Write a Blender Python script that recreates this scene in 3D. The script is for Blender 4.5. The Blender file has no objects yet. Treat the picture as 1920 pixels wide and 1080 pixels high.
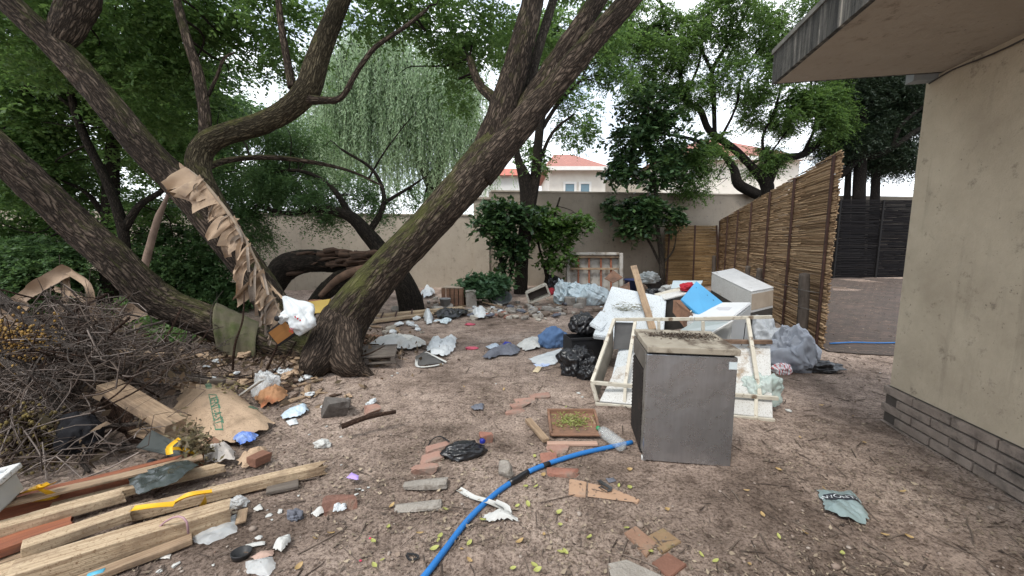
import bpy, bmesh, math, random
import numpy as np
from mathutils import Vector, Matrix, Euler
SC = bpy.context.scene
COL = SC.collection
random.seed(7); RNG = np.random.default_rng(7)
R = math.radians

# ------------------------------------------------------------------ camera, sky, sun, exposure
H = 1.56; FPX = 721.0; PITCH = math.atan(85 / 721)
cam = bpy.data.cameras.new('camera'); camo = bpy.data.objects.new('camera', cam); COL.objects.link(camo)
camo.location = (0, 0, H); camo.rotation_euler = (R(90) - PITCH, 0, 0)
cam.sensor_width = 36; cam.lens = 36 * FPX / 1920; cam.clip_start = 0.05; cam.clip_end = 2000
SC.camera = camo
SUN_EL, SUN_AZ = R(58), R(215)          # azimuth clockwise from +Y: sun behind the camera, to its left
world = bpy.data.worlds.new('World'); SC.world = world; world.use_nodes = True
nt = world.node_tree; nt.nodes.clear()
w_out = nt.nodes.new('ShaderNodeOutputWorld'); w_bg = nt.nodes.new('ShaderNodeBackground')
w_sky = nt.nodes.new('ShaderNodeTexSky'); w_sky.sky_type = 'NISHITA'; w_sky.sun_disc = False
w_sky.sun_elevation = SUN_EL; w_sky.sun_rotation = SUN_AZ
w_sky.air_density = 1.2; w_sky.dust_density = 2.0; w_sky.ozone_density = 1.0
w_tc = nt.nodes.new('ShaderNodeTexCoord'); w_map = nt.nodes.new('ShaderNodeMapping')
w_map.inputs['Scale'].default_value = (1.0, 1.0, 2.2)
w_n = nt.nodes.new('ShaderNodeTexNoise'); w_n.inputs['Scale'].default_value = 3.2; w_n.inputs['Detail'].default_value = 6
w_r = nt.nodes.new('ShaderNodeValToRGB'); w_r.color_ramp.elements[0].position = 0.36; w_r.color_ramp.elements[1].position = 0.6
w_r.color_ramp.elements[0].color = (.3, .3, .3, 1); w_r.color_ramp.elements[1].color = (1, 1, 1, 1)
w_mix = nt.nodes.new('ShaderNodeMixRGB'); w_mix.inputs[2].default_value = (9.2, 9.6, 10.2, 1)
nt.links.new(w_tc.outputs['Generated'], w_map.inputs['Vector']); nt.links.new(w_map.outputs[0], w_n.inputs['Vector'])
nt.links.new(w_n.outputs['Fac'], w_r.inputs[0]); nt.links.new(w_r.outputs[0], w_mix.inputs[0])
nt.links.new(w_sky.outputs[0], w_mix.inputs[1]); nt.links.new(w_mix.outputs[0], w_bg.inputs[0])
w_bg.inputs[1].default_value = 0.13
nt.links.new(w_bg.outputs[0], w_out.inputs[0])
sl = bpy.data.lights.new('sun', 'SUN'); sl.energy = 1.5; sl.angle = R(14); sl.color = (1, .96, .9)
so = bpy.data.objects.new('sun', sl); COL.objects.link(so)
sdir = Vector((math.sin(SUN_AZ) * math.cos(SUN_EL), math.cos(SUN_AZ) * math.cos(SUN_EL), math.sin(SUN_EL)))
so.rotation_euler = (-sdir).to_track_quat('-Z', 'Y').to_euler(); so.location = (0, 0, 30)
SC.view_settings.view_transform = 'Standard'; SC.view_settings.look = 'None'
SC.view_settings.exposure = 0.82; SC.view_settings.gamma = 1
SC.cycles.max_bounces = 6; SC.cycles.transparent_max_bounces = 8

# ------------------------------------------------------------------ noise, ground height, pixel rays
def _h(ix, iy, iz, s):
    n = (ix * 374761393 + iy * 668265263 + iz * 2147483647 + s * 974634777) & 0xFFFFFFFF
    n = ((n ^ (n >> 13)) * 1274126177) & 0xFFFFFFFF
    return ((n ^ (n >> 16)) & 0xFFFF) / 65535.0
def vn(p, s=0):
    p = np.atleast_2d(np.asarray(p, float)); f = np.floor(p); i = f.astype(np.int64); t = p - f; t = t * t * (3 - 2 * t)
    r = 0
    for a in (0, 1):
        for b in (0, 1):
            for c in (0, 1):
                w = (t[:, 0] if a else 1 - t[:, 0]) * (t[:, 1] if b else 1 - t[:, 1]) * (t[:, 2] if c else 1 - t[:, 2])
                r = r + w * _h(i[:, 0] + a, i[:, 1] + b, i[:, 2] + c, s)
    return r
def fbm(p, s=0, o=4):
    p = np.atleast_2d(np.asarray(p, float)); a = .5; r = 0
    for k in range(o):
        r = r + a * vn(p * 2 ** k, s + k * 17); a *= .5
    return r
def sstep(x, a, b):
    t = np.clip((np.asarray(x, float) - a) / (b - a), 0, 1); return t * t * (3 - 2 * t)
def gh(x, y):
    x = np.asarray(x, float); y = np.asarray(y, float); sh = np.broadcast(x, y).shape
    X = np.broadcast_to(x, sh).ravel(); Y = np.broadcast_to(y, sh).ravel()
    P = np.stack([X, Y, X * 0], 1)
    z = .10 * (fbm(P * .5, 3, 3) - .45) + .03 * (fbm(P * 2.5, 5, 3) - .45)
    z = z + .30 * np.exp(-(((X + 3.9) / 1.3) ** 2 + ((Y - 4.4) / 1.3) ** 2))
    z = z + .18 * np.exp(-(((X + 2.3) / .9) ** 2 + ((Y - 4.9) / .8) ** 2))
    z = z + .10 * np.exp(-(((Y - 12.3) / 1.2) ** 2)) * sstep(X, -4, -1) * (1 - sstep(X, 3, 6))
    z = z + .32 * sstep(X - .36 * Y, 2.4, 5.0) * sstep(Y, 5, 16)
    return z.reshape(sh)
def g1(x, y): return float(gh(x, y))
def ray(u, v):
    x = (u - 960) / FPX; y = -(v - 540) / FPX; c, s = math.cos(PITCH), math.sin(PITCH)
    return Vector((x, c + y * s, -s + y * c))
def D(u, v, Y):                     # the world point seen at photo position u, v on the plane y = Y
    d = ray(u, v); t = Y / d.y; return Vector((d.x * t, Y, H + d.z * t))
def G(u, v, dz=0.0):                # the ground point there
    d = ray(u, v); z = 0.0
    for _ in range(12):
        t = (z + dz - H) / d.z; z = g1(d.x * t, d.y * t)
    return Vector((d.x * t, d.y * t, z + dz))
def GR(x, y, dz=0.0): return Vector((x, y, g1(x, y) + dz))

# ------------------------------------------------------------------ objects

def tag(o, label=None, cat=None, group=None, kind=None):
    if label: o['label'] = label
    if cat: o['category'] = cat
    if group: o['group'] = group
    if kind: o['kind'] = kind
    return o
def empty(name, loc, label, cat, group=None, rz=0):
    o = bpy.data.objects.new(name, None); COL.objects.link(o); o.location = loc; o.rotation_euler = (0, 0, rz)
    o.empty_display_size = .1
    return tag(o, label, cat, group)
def link(name, me, m, parent=None, smooth=True, mat=None):
    o = bpy.data.objects.new(name, me); COL.objects.link(o)
    if m is not None and not me.materials: me.materials.append(m)
    if smooth and len(me.polygons): me.polygons.foreach_set('use_smooth', np.ones(len(me.polygons), bool))
    if mat is not None: o.matrix_world = mat
    if parent is not None:
        o.parent = parent
    return o
def fmesh(name, V, F, attrs=None):
    V = np.asarray(V, np.float32).reshape(-1, 3); F = np.asarray(F, np.int32); k = F.shape[1]
    me = bpy.data.meshes.new(name); me.vertices.add(len(V)); me.vertices.foreach_set('co', V.ravel())
    me.loops.add(F.size); me.loops.foreach_set('vertex_index', F.ravel())
    me.polygons.add(len(F)); me.polygons.foreach_set('loop_start', np.arange(0, F.size, k, dtype=np.int32))
    if attrs is not None:
        a = me.attributes.new('grain', 'FLOAT_VECTOR', 'POINT'); a.data.foreach_set('vector', np.asarray(attrs, np.float32).ravel())
    me.update(calc_edges=True); me.validate(); return me
def copyob(o, parent=None):
    c = o.copy(); COL.objects.link(c)
    if parent is not None: c.parent = parent
    for ch in o.children: copyob(ch, c)
    return c

# ------------------------------------------------------------------ materials
_M = {}
def nodes(name):
    m = bpy.data.materials.new(name); m.use_nodes = True; n = m.node_tree.nodes; l = m.node_tree.links
    b = n['Principled BSDF']; return m, n, l, b
def ramp(n, stops):
    r = n.new('ShaderNodeValToRGB'); e = r.color_ramp.elements
    while len(e) < len(stops): e.new(.5)
    for k, (p, c) in enumerate(stops):
        e[k].position = p; e[k].color = (*c, 1) if len(c) == 3 else c
    return r
def noise(n, l, vec, scale, detail=6, rough=.6):
    t = n.new('ShaderNodeTexNoise'); t.inputs['Scale'].default_value = scale; t.inputs['Detail'].default_value = detail
    t.inputs['Roughness'].default_value = rough
    l.new(vec, t.inputs['Vector']); return t
def coords(n, l, stretch, kind='Object'):
    if kind == 'grain':
        a = n.new('ShaderNodeAttribute'); a.attribute_name = 'grain'; src = a.outputs['Vector']
    else:
        src = n.new('ShaderNodeTexCoord').outputs[kind]
    mp = n.new('ShaderNodeMapping'); mp.inputs['Scale'].default_value = stretch; l.new(src, mp.inputs['Vector']); return mp.outputs[0]
def mixc(n, l, f, a, b, mode='MIX'):
    m = n.new('ShaderNodeMixRGB'); m.blend_type = mode
    for k, x in ((0, f), (1, a), (2, b)):
        if isinstance(x, (int, float)): m.inputs[k].default_value = x
        elif isinstance(x, tuple): m.inputs[k].default_value = (*x, 1)
        else: l.new(x, m.inputs[k])
    return m.outputs[0]
def M(name, c1, c2=None, scale=6, rough=.8, bump=.3, bscale=40, dirt=None, dscale=2.5, dlo=.5, dhi=.68, metal=0, stretch=(1, 1, 1),
      spec=.3, alpha=1, trans=0, bdist=.01, kind='Object', lo=.3, hi=.7, fine=None, coat=0):
    if name in _M: return _M[name]
    m, n, l, b = nodes(name); c2 = c2 or tuple(x * .7 for x in c1)
    v = coords(n, l, stretch, kind); t = noise(n, l, v, scale, 8)
    r = ramp(n, [(lo, c2), (hi, c1)]); l.new(t.outputs['Fac'], r.inputs[0]); col = r.outputs[0]
    v2 = coords(n, l, (1, 1, 1), kind)
    if dirt:
        d = noise(n, l, v2, dscale, 10, .7); dr = ramp(n, [(dlo, (0, 0, 0)), (dhi, (1, 1, 1))]); l.new(d.outputs['Fac'], dr.inputs[0])
        col = mixc(n, l, dr.outputs[0], col, dirt)
    if fine:
        d = noise(n, l, v2, 90, 4, .7); dr = ramp(n, [(.56, (0, 0, 0)), (.64, (1, 1, 1))]); l.new(d.outputs['Fac'], dr.inputs[0])
        col = mixc(n, l, dr.outputs[0], col, fine)
    l.new(col, b.inputs['Base Color']); b.inputs['Roughness'].default_value = rough; b.inputs['Metallic'].default_value = metal
    b.inputs['Specular IOR Level'].default_value = spec
    if coat: b.inputs['Coat Weight'].default_value = coat
    if bump:
        bt = noise(n, l, v, bscale, 6, .65); bp = n.new('ShaderNodeBump'); bp.inputs['Strength'].default_value = bump
        bp.inputs['Distance'].default_value = bdist; l.new(bt.outputs['Fac'], bp.inputs['Height']); l.new(bp.outputs[0], b.inputs['Normal'])
    if trans: b.inputs['Transmission Weight'].default_value = trans
    if alpha < 1: b.inputs['Alpha'].default_value = alpha
    _M[name] = m; return m
def leafm(name, cols, trans=.35, rough=.5):
    if name in _M: return _M[name]
    m, n, l, b = nodes(name); g = n.new('ShaderNodeNewGeometry')
    k = len(cols); r = ramp(n, [(i / max(1, k - 1), c) for i, c in enumerate(cols)])
    l.new(g.outputs['Random Per Island'], r.inputs[0]); l.new(r.outputs[0], b.inputs['Base Color'])
    b.inputs['Roughness'].default_value = rough; b.inputs['Specular IOR Level'].default_value = .35
    if trans:
        t = n.new('ShaderNodeBsdfTranslucent'); hs = n.new('ShaderNodeHueSaturation'); hs.inputs['Hue'].default_value = .48
        hs.inputs['Value'].default_value = 1.5; hs.inputs['Saturation'].default_value = 1.1
        l.new(r.outputs[0], hs.inputs['Color']); l.new(hs.outputs[0], t.inputs[0]); mx = n.new('ShaderNodeMixShader')
        mx.inputs[0].default_value = trans; l.new(b.outputs[0], mx.inputs[1]); l.new(t.outputs[0], mx.inputs[2])
        l.new(mx.outputs[0], n['Material Output'].inputs[0])
    _M[name] = m; return m
def barkm(name, light, mid, dark, moss=None, mossamt=.5, sc=1.0, mlo=.6):
    m, n, l, b = nodes(name); v = coords(n, l, (sc, sc, .2 * sc), 'grain')
    w = noise(n, l, v, 9, 4); vv = n.new('ShaderNodeMixRGB'); vv.blend_type = 'ADD'; vv.inputs[0].default_value = .16
    l.new(v, vv.inputs[1]); l.new(w.outputs['Color'], vv.inputs[2])
    vo = n.new('ShaderNodeTexVoronoi'); vo.feature = 'DISTANCE_TO_EDGE'; vo.inputs['Scale'].default_value = 29; l.new(vv.outputs[0], vo.inputs['Vector'])
    cr = ramp(n, [(.02, (0, 0, 0)), (.30, (1, 1, 1))]); l.new(vo.outputs['Distance'], cr.inputs[0])
    t = noise(n, l, v, 20, 12, .78); r = ramp(n, [(.3, dark), (.5, mid), (.72, light)]); l.new(t.outputs['Fac'], r.inputs[0])
    lv = noise(n, l, coords(n, l, (1, 1, .5), 'grain'), 2.6, 5, .6); lr = ramp(n, [(.35, (.62, .6, .58)), (.65, (1.2, 1.16, 1.12))]); l.new(lv.outputs['Fac'], lr.inputs[0])
    col = mixc(n, l, 1.0, mixc(n, l, cr.outputs[0], dark, r.outputs[0]), lr.outputs[0], 'MULTIPLY')
    if moss:
        g = n.new('ShaderNodeNewGeometry'); s = n.new('ShaderNodeSeparateXYZ'); l.new(g.outputs['True Normal'], s.inputs[0])
        mn = noise(n, l, coords(n, l, (1, 1, .6), 'grain'), 5, 8, .7); ad = n.new('ShaderNodeMath'); ad.operation = 'MULTIPLY_ADD'
        l.new(s.outputs[2], ad.inputs[0]); ad.inputs[1].default_value = .28; l.new(mn.outputs['Fac'], ad.inputs[2])
        mr = ramp(n, [(mlo, (0, 0, 0)), (mlo + .22, (mossamt,) * 3)]); l.new(ad.outputs[0], mr.inputs[0]); col = mixc(n, l, mr.outputs[0], col, moss)
    l.new(col, b.inputs['Base Color']); b.inputs['Roughness'].default_value = .92; b.inputs['Specular IOR Level'].default_value = .15
    hh = n.new('ShaderNodeMath'); hh.operation = 'MULTIPLY_ADD'; l.new(t.outputs['Fac'], hh.inputs[0]); hh.inputs[1].default_value = .5
    l.new(cr.outputs[0], hh.inputs[2]); bp = n.new('ShaderNodeBump'); bp.inputs['Strength'].default_value = .9
    bp.inputs['Distance'].default_value = .02; l.new(hh.outputs[0], bp.inputs['Height']); l.new(bp.outputs[0], b.inputs['Normal'])
    return m
BARK = barkm('rough_bark', (.24, .19, .15), (.13, .10, .078), (.026, .02, .016), (.085, .088, .028), .7)
BARKA = barkm('mossy_rough_bark', (.23, .185, .145), (.125, .098, .075), (.026, .02, .016), (.10, .105, .032), .75, 1, .54)
BARKN = barkm('root_bark', (.22, .175, .14), (.12, .092, .072), (.026, .02, .016))
BARKD = barkm('dark_bark', (.085, .07, .055), (.045, .036, .028), (.012, .01, .008), (.04, .042, .02), .25, 1.6)
BARKG = barkm('grey_bark', (.19, .17, .145), (.11, .095, .08), (.035, .03, .025), (.07, .08, .03), .5, 2.0)
BARKM = barkm('mossy_bark', (.20, .17, .115), (.11, .093, .06), (.026, .021, .013), (.125, .125, .036), .85, 1.3)
BARKK = barkm('black_bark', (.055, .045, .038), (.03, .025, .021), (.008, .007, .006), None, 0, 2.0)
STICKG = barkm('grey_stick', (.34, .31, .29), (.23, .2, .18), (.09, .075, .065), None, 0, 5)
STICKB = barkm('brown_stick', (.24, .16, .12), (.14, .09, .065), (.05, .03, .022), None, 0, 5)

# ------------------------------------------------------------------ tubes, leaves
def resample(pts, rad, step):
    P = np.array([tuple(p) for p in pts], float); r = np.array(rad, float)
    Q = np.vstack([2 * P[0] - P[1], P, 2 * P[-1] - P[-2]]); out = []; ro = []
    for i in range(len(P) - 1):
        a, b, c, d = Q[i], Q[i + 1], Q[i + 2], Q[i + 3]; L = np.linalg.norm(c - b); k = max(2, int(L / step))
        for t in np.linspace(0, 1, k, endpoint=False):
            out.append(.5 * ((2 * b) + (c - a) * t + (2 * a - 5 * b + 4 * c - d) * t * t + (3 * b - a - 3 * c + d) * t ** 3))
            ro.append(r[i] * (1 - t) + r[i + 1] * t)
    out.append(P[-1]); ro.append(r[-1]); return np.array(out), np.array(ro)
class MB:                            # collects quads
    def __init__(s): s.V = []; s.F = []; s.A = []; s.n = 0
    def add(s, V, F, A=None):
        s.V.append(np.asarray(V, float)); s.F.append(np.asarray(F, int) + s.n); s.n += len(V)
        s.A.append(np.asarray(A if A is not None else V, float))
    def tube(s, pts, rad, seg=8, step=.05, bark=0, seed=0, cap=True, raw=False, lump=.1):
        P, r = (np.array([tuple(p) for p in pts], float), np.array(rad, float)) if raw else resample(pts, rad, step)
        n = len(P); T = np.gradient(P, axis=0); T /= np.linalg.norm(T, axis=1)[:, None] + 1e-9
        u = np.cross(T[0], (0, 0, 1.)); u = u if np.linalg.norm(u) > .1 else np.cross(T[0], (1., 0, 0)); u /= np.linalg.norm(u)
        U = np.zeros((n, 3))
        for i in range(n):
            u = u - T[i] * np.dot(u, T[i]); u /= np.linalg.norm(u) + 1e-9; U[i] = u
        W = np.cross(T, U); a = np.linspace(0, 2 * np.pi, seg, endpoint=False)
        ca, sa = np.cos(a), np.sin(a); s_len = np.concatenate([[0], np.cumsum(np.linalg.norm(np.diff(P, axis=0), axis=1))])
        A = np.stack([r[:, None] * ca, r[:, None] * sa, np.repeat(s_len[:, None], seg, 1)], 2).reshape(-1, 3) + seed * 3.1
        rr = np.repeat(r[:, None], seg, 1)
        if bark:
            q = A.copy(); q[:, 2] *= .2; wv = fbm(A * 3, seed, 2)[:, None]
            n1 = vn(q * 17 + wv * 2, seed + 1); n2 = vn(q * 38 + wv * 3, seed + 2); rd = 1 - np.abs(2 * n1 - 1); rd2 = 1 - np.abs(2 * n2 - 1)
            d = bark * (rd + .5 * rd2 - .9) ; d = d.reshape(n, seg); lp = (fbm(A * 2.2, seed + 9, 3) - .45).reshape(n, seg)
            rr = rr * (1 + lump * 2.5 * lp) + d
        V = P[:, None, :] + rr[:, :, None] * (ca[None, :, None] * U[:, None, :] + sa[None, :, None] * W[:, None, :])
        i, j = np.meshgrid(np.arange(n - 1), np.arange(seg), indexing='ij'); j2 = (j + 1) % seg
        F = np.stack([i * seg + j, i * seg + j2, (i + 1) * seg + j2, (i + 1) * seg + j], 2).reshape(-1, 4)
        V = V.reshape(-1, 3)
        if cap:
            c0, c1 = len(V), len(V) + 1; V = np.vstack([V, P[0], P[-1] + T[-1] * r[-1] * .3]); A = np.vstack([A, A[0], A[-1]])
            f0 = [[c0, (k + 1) % seg, k, k] for k in range(seg)]; b = (n - 1) * seg; f1 = [[c1, b + k, b + (k + 1) % seg, b + (k + 1) % seg] for k in range(seg)]
            s.tri = getattr(s, 'tri', []); s.tri += [[s.n + x for x in f[:3]] for f in f0 + f1]
        s.add(V, F, A)
    def build(s, name, m, parent=None, smooth=True):
        V = np.vstack(s.V); F = np.vstack(s.F); A = np.vstack(s.A); T = getattr(s, 'tri', [])
        me = bpy.data.meshes.new(name); nq = len(F); ntr = len(T)
        me.vertices.add(len(V)); me.vertices.foreach_set('co', V.astype(np.float32).ravel())
        lv = np.concatenate([F.ravel(), np.array(T, int).ravel()]) if ntr else F.ravel()
        me.loops.add(len(lv)); me.loops.foreach_set('vertex_index', lv.astype(np.int32))
        st = np.concatenate([np.arange(nq) * 4, nq * 4 + np.arange(ntr) * 3]).astype(np.int32)
        me.polygons.add(nq + ntr); me.polygons.foreach_set('loop_start', st)
        a = me.attributes.new('grain', 'FLOAT_VECTOR', 'POINT'); a.data.foreach_set('vector', A.astype(np.float32).ravel())
        me.update(calc_edges=True); me.validate()
        if parent is not None:                   # mesh data is in world space: give the part its own frame
            o = link(name, me, m, None, smooth); o.parent = parent; o.matrix_parent_inverse = parent.matrix_basis.inverted(); return o
        return link(name, me, m, None, smooth)
def unit(v): return v / (np.linalg.norm(v, axis=-1, keepdims=True) + 1e-9)
def leafquads(C, Dr, Nn, L, W, fold=.0):
    # diamond leaves: base C, direction Dr, side = Nn x Dr
    Dr = unit(Dr); S = unit(np.cross(Nn, Dr)); L = np.asarray(L).reshape(-1, 1); W = np.asarray(W).reshape(-1, 1); N2 = unit(np.cross(Dr, S))
    b = C; t = C + Dr * L; m = C + Dr * L * .45
    V = np.stack([b, m + S * W - N2 * W * fold, t, m - S * W - N2 * W * fold], 1).reshape(-1, 3)
    F = np.arange(len(V)).reshape(-1, 4); return V, F
def sprays(C, rng, nleaf=14, slen=.3, leaf=.06, wid=.018, droop=.4, out=None, flat=.35):
    # C: spray origins; each spray is a drooping stem with paired leaflets
    n = len(C); d = rng.normal(size=(n, 3)); d[:, 2] *= .45
    if out is not None: d = unit(d) + out * .8
    d = unit(d); sl = slen * rng.uniform(.6, 1.3, n); t = np.tile(np.linspace(.12, 1, nleaf), (n, 1)) + rng.normal(size=(n, nleaf)) * .03
    P = C[:, None, :] + d[:, None, :] * (sl[:, None] * t)[:, :, None]; P[:, :, 2] -= droop * (sl[:, None] * t ** 2)
    side = unit(np.cross(d, np.array([0, 0, 1.]) + rng.normal(size=(n, 3)) * flat)); sg = np.where(np.arange(nleaf) % 2, 1., -1.)
    Dr = side[:, None, :] * sg[None, :, None] + d[:, None, :] * .55 + rng.normal(size=(n, nleaf, 3)) * .3; Dr[:, :, 2] -= .25
    Nn = np.array([0, 0, 1.]) + rng.normal(size=(n, nleaf, 3)) * .45
    k = rng.uniform(.6, 1.25, (n, nleaf))
    return leafquads(P.reshape(-1, 3), Dr.reshape(-1, 3), Nn.reshape(-1, 3), (leaf * k).ravel(), (wid * k).ravel(), .25)
DENS = 2.5
def blob_points(ells, rng, clump=1.2, thr=.42, seed=0):
    ells = [(c, r, int(k * DENS)) for c, r, k in ells]
    out = []; cen = []
    for (c, rad, cnt) in ells:
        c = np.array(tuple(c)); rad = np.array(rad, float); got = 0; tries = 0
        while got < cnt and tries < 40:
            p = unit(rng.normal(size=(cnt * 2, 3))) * (rng.uniform(.15, 1, (cnt * 2, 1)) ** .45); q = c + p * rad
            keep = vn(q / clump * 2.2, seed) > thr; keep &= vn(q / clump * 5.5, seed + 5) > .3
            q = q[keep][:cnt - got]; out.append(q); cen.append(np.repeat(c[None], len(q), 0)); got += len(q); tries += 1
    return np.vstack(out), np.vstack(cen)
def foliage(name, ells, parent, m, seed=0, nleaf=14, slen=.3, leaf=.06, wid=.018, droop=.4, clump=1.2, thr=.42, pull=.3, dens=1):
    rng = np.random.default_rng(seed); ells = [(q, w, int(k * dens)) for q, w, k in ells]; P, C = blob_points(ells, rng, clump, thr, seed)
    o = unit(P - C); V, F = sprays(P, rng, nleaf, slen, leaf, wid, droop, o * pull)
    me = fmesh(name, V, F); ob = link(name, me, m, None, True); ob.parent = parent; ob.matrix_parent_inverse = parent.matrix_basis.inverted()
    return ob, P
def twiggy(mb, limbs, targets, rng, r0=.02, seg=5, wig=.15):
    # thin branches from the nearest limb point to each target
    L = np.vstack([np.array([tuple(p) for p in l]) for l in limbs])
    for t in targets:
        d = np.linalg.norm(L - t, axis=1); k = int(np.argmin(d + rng.uniform(0, .3, len(L)))); a = L[k]; dist = np.linalg.norm(t - a)
        if dist < .1: continue
        m1 = a * .66 + t * .34 + rng.normal(size=3) * wig * dist * .5; m2 = a * .33 + t * .67 + rng.normal(size=3) * wig * dist * .5
        mb.tube([a, m1, m2, t], [r0 * (.5 + .25 * dist), r0 * .7, r0 * .45, r0 * .15], seg, max(.12, dist / 10), 0, int(rng.integers(99)), cap=False)
def px2r(w, Y): return w / 2 / FPX * Y
def stem(mb, pts, seg=24, step=.06, bark=.012, seed=1, lump=.08):
    # pts: (u, v, Y, width in photo pixels)
    P = [D(u, v, Y) for u, v, Y, w in pts]; rr = [px2r(w, Y) / (1 + .75 * (math.sqrt(1 + ((u - 960) / FPX) ** 2 + ((v - 540) / FPX) ** 2) - 1)) for u, v, Y, w in pts]   # wide lens: off-axis widths look larger
    mb.tube(P, rr, seg, step, bark, seed, lump=lump); return [tuple(p) for p in resample(P, rr, .25)[0]]
# ------------------------------------------------------------------ ground, paving
def ground():
    ys = np.concatenate([np.linspace(-12, 1, 27)[:-1], np.linspace(1, 9, 260)[:-1], np.linspace(9, 20, 90)[:-1], np.linspace(20, 90, 30)])
    xs = np.concatenate([np.linspace(-80, -9, 30)[:-1], np.linspace(-9, 9, 420)[:-1], np.linspace(9, 80, 40)])
    X, Y = np.meshgrid(xs, ys, indexing='ij'); Z = gh(X, Y) + .022 * (fbm(np.stack([X.ravel(), Y.ravel(), X.ravel() * 0], 1) * 9, 31, 3) - .45).reshape(X.shape)
    V = np.stack([X, Y, Z], 2).reshape(-1, 3); ny = len(ys); i, j = np.meshgrid(np.arange(len(xs) - 1), np.arange(ny - 1), indexing='ij')
    F = np.stack([i * ny + j, (i + 1) * ny + j, (i + 1) * ny + j + 1, i * ny + j + 1], 2).reshape(-1, 4)
    m, n, l, b = nodes('trodden_soil'); v = coords(n, l, (1, 1, 1))
    big = noise(n, l, v, .75, 7, .65); r = ramp(n, [(.36, (.185, .142, .116)), (.47, (.355, .28, .235)), (.6, (.525, .425, .362))]); l.new(big.outputs['Fac'], r.inputs[0])
    med = noise(n, l, v, 7, 10, .75); mr = ramp(n, [(.34, (.42, .39, .37)), (.48, (.85, .83, .81)), (.64, (1.1, 1.08, 1.05))]); l.new(med.outputs['Fac'], mr.inputs[0])
    col = mixc(n, l, 1.0, r.outputs[0], mr.outputs[0], 'MULTIPLY')
    fin = noise(n, l, v, 55, 8, .8); fr = ramp(n, [(.4, (.35, .32, .3)), (.52, (1, 1, 1)), (.66, (1.25, 1.22, 1.18))]); l.new(fin.outputs['Fac'], fr.inputs[0])
    col = mixc(n, l, 1.0, col, fr.outputs[0], 'MULTIPLY')
    l.new(col, b.inputs['Base Color']); b.inputs['Roughness'].default_value = .95; b.inputs['Specular IOR Level'].default_value = .12
    ad = n.new('ShaderNodeMath'); ad.operation = 'MULTIPLY_ADD'; l.new(med.outputs['Fac'], ad.inputs[0]); ad.inputs[1].default_value = 1.5; l.new(fin.outputs['Fac'], ad.inputs[2])
    bp = n.new('ShaderNodeBump'); bp.inputs['Strength'].default_value = .8; bp.inputs['Distance'].default_value = .025
    l.new(ad.outputs[0], bp.inputs['Height']); l.new(bp.outputs[0], b.inputs['Normal'])
    tag(link('ground', fmesh('ground', V, F), m), kind='structure')
ground()
def brickm(name, c1, c2, mortar, scale, rough=.85, dirt=(.06, .05, .045), bw=.5, rh=.25, coordrot=(0, 0, 0)):
    m, n, l, b = nodes(name); tc = n.new('ShaderNodeTexCoord'); mp = n.new('ShaderNodeMapping'); mp.inputs['Rotation'].default_value = coordrot
    l.new(tc.outputs['Object'], mp.inputs[0]); t = n.new('ShaderNodeTexBrick'); l.new(mp.outputs[0], t.inputs[0])
    for k, c in (('Color1', c1), ('Color2', c2), ('Mortar', mortar)): t.inputs[k].default_value = (*c, 1)
    t.inputs['Scale'].default_value = scale; t.inputs['Mortar Size'].default_value = .02; t.inputs['Brick Width'].default_value = bw; t.inputs['Row Height'].default_value = rh
    d = noise(n, l, mp.outputs[0], 3, 10, .7); dr = ramp(n, [(.42, (0, 0, 0)), (.62, (1, 1, 1))]); l.new(d.outputs['Fac'], dr.inputs[0])
    col = mixc(n, l, dr.outputs[0], t.outputs[0], dirt); l.new(col, b.inputs['Base Color']); b.inputs['Roughness'].default_value = rough
    bp = n.new('ShaderNodeBump'); bp.inputs['Strength'].default_value = .5; bp.inputs['Distance'].default_value = .01; bp.invert = True
    l.new(t.outputs['Fac'], bp.inputs['Height']); l.new(bp.outputs[0], b.inputs['Normal']); return m
FD = Vector((math.sin(R(18.9)), math.cos(R(18.9)), 0)); FN = Vector((FD.y, -FD.x, 0))      # along the reed fence, and to its right
F0 = G(1541, 655)
def paving():
    s = np.linspace(-.15, 10.5, 60); t = np.linspace(.02, 9, 40); S, T = np.meshgrid(s, t, indexing='ij')
    X = F0.x + FD.x * S + FN.x * T; Y = F0.y + FD.y * S + FN.y * T; Z = gh(X, Y) + .016 + .012 * (fbm(np.stack([X.ravel(), Y.ravel(), X.ravel() * 0], 1) * 2, 3, 3).reshape(X.shape) - .5)
    V = np.stack([X, Y, Z], 2).reshape(-1, 3); ny = len(t); i, j = np.meshgrid(np.arange(len(s) - 1), np.arange(ny - 1), indexing='ij')
    F = np.stack([i * ny + j, (i + 1) * ny + j, (i + 1) * ny + j + 1, i * ny + j + 1], 2).reshape(-1, 4)
    tag(link('paving', fmesh('paving', V, F), brickm('brick_paving', (.125, .085, .066), (.08, .058, .047), (.03, .024, .02), 2.2, dirt=(.06, .046, .036))), kind='structure')
paving()

# ------------------------------------------------------------------ generic pieces
def jbox(sx, sy, sz, bev=.004, sub=0, jit=0, seed=0):
    bm = bmesh.new(); bmesh.ops.create_cube(bm, size=1); bmesh.ops.scale(bm, vec=(sx, sy, sz), verts=bm.verts)
    if sub: bmesh.ops.subdivide_edges(bm, edges=[e for e in bm.edges if abs((e.verts[0].co - e.verts[1].co).x) > sx * .5], cuts=sub)
    if bev: bmesh.ops.bevel(bm, geom=list(bm.edges) if not sub else [e for e in bm.edges if len(e.link_faces) == 2 and e.calc_face_angle(0) > .5], offset=bev, segments=2, affect='EDGES', profile=.6)
    if jit:
        bm.verts.ensure_lookup_table(); co = np.array([v.co[:] for v in bm.verts]); 
        for k in range(3):
            dlt = (fbm(co * 4 + 7.3 * k + seed, seed + k, 3) - .45) * jit
            for v, d in zip(bm.verts, dlt): v.co[k] += d
    return bm
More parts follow.
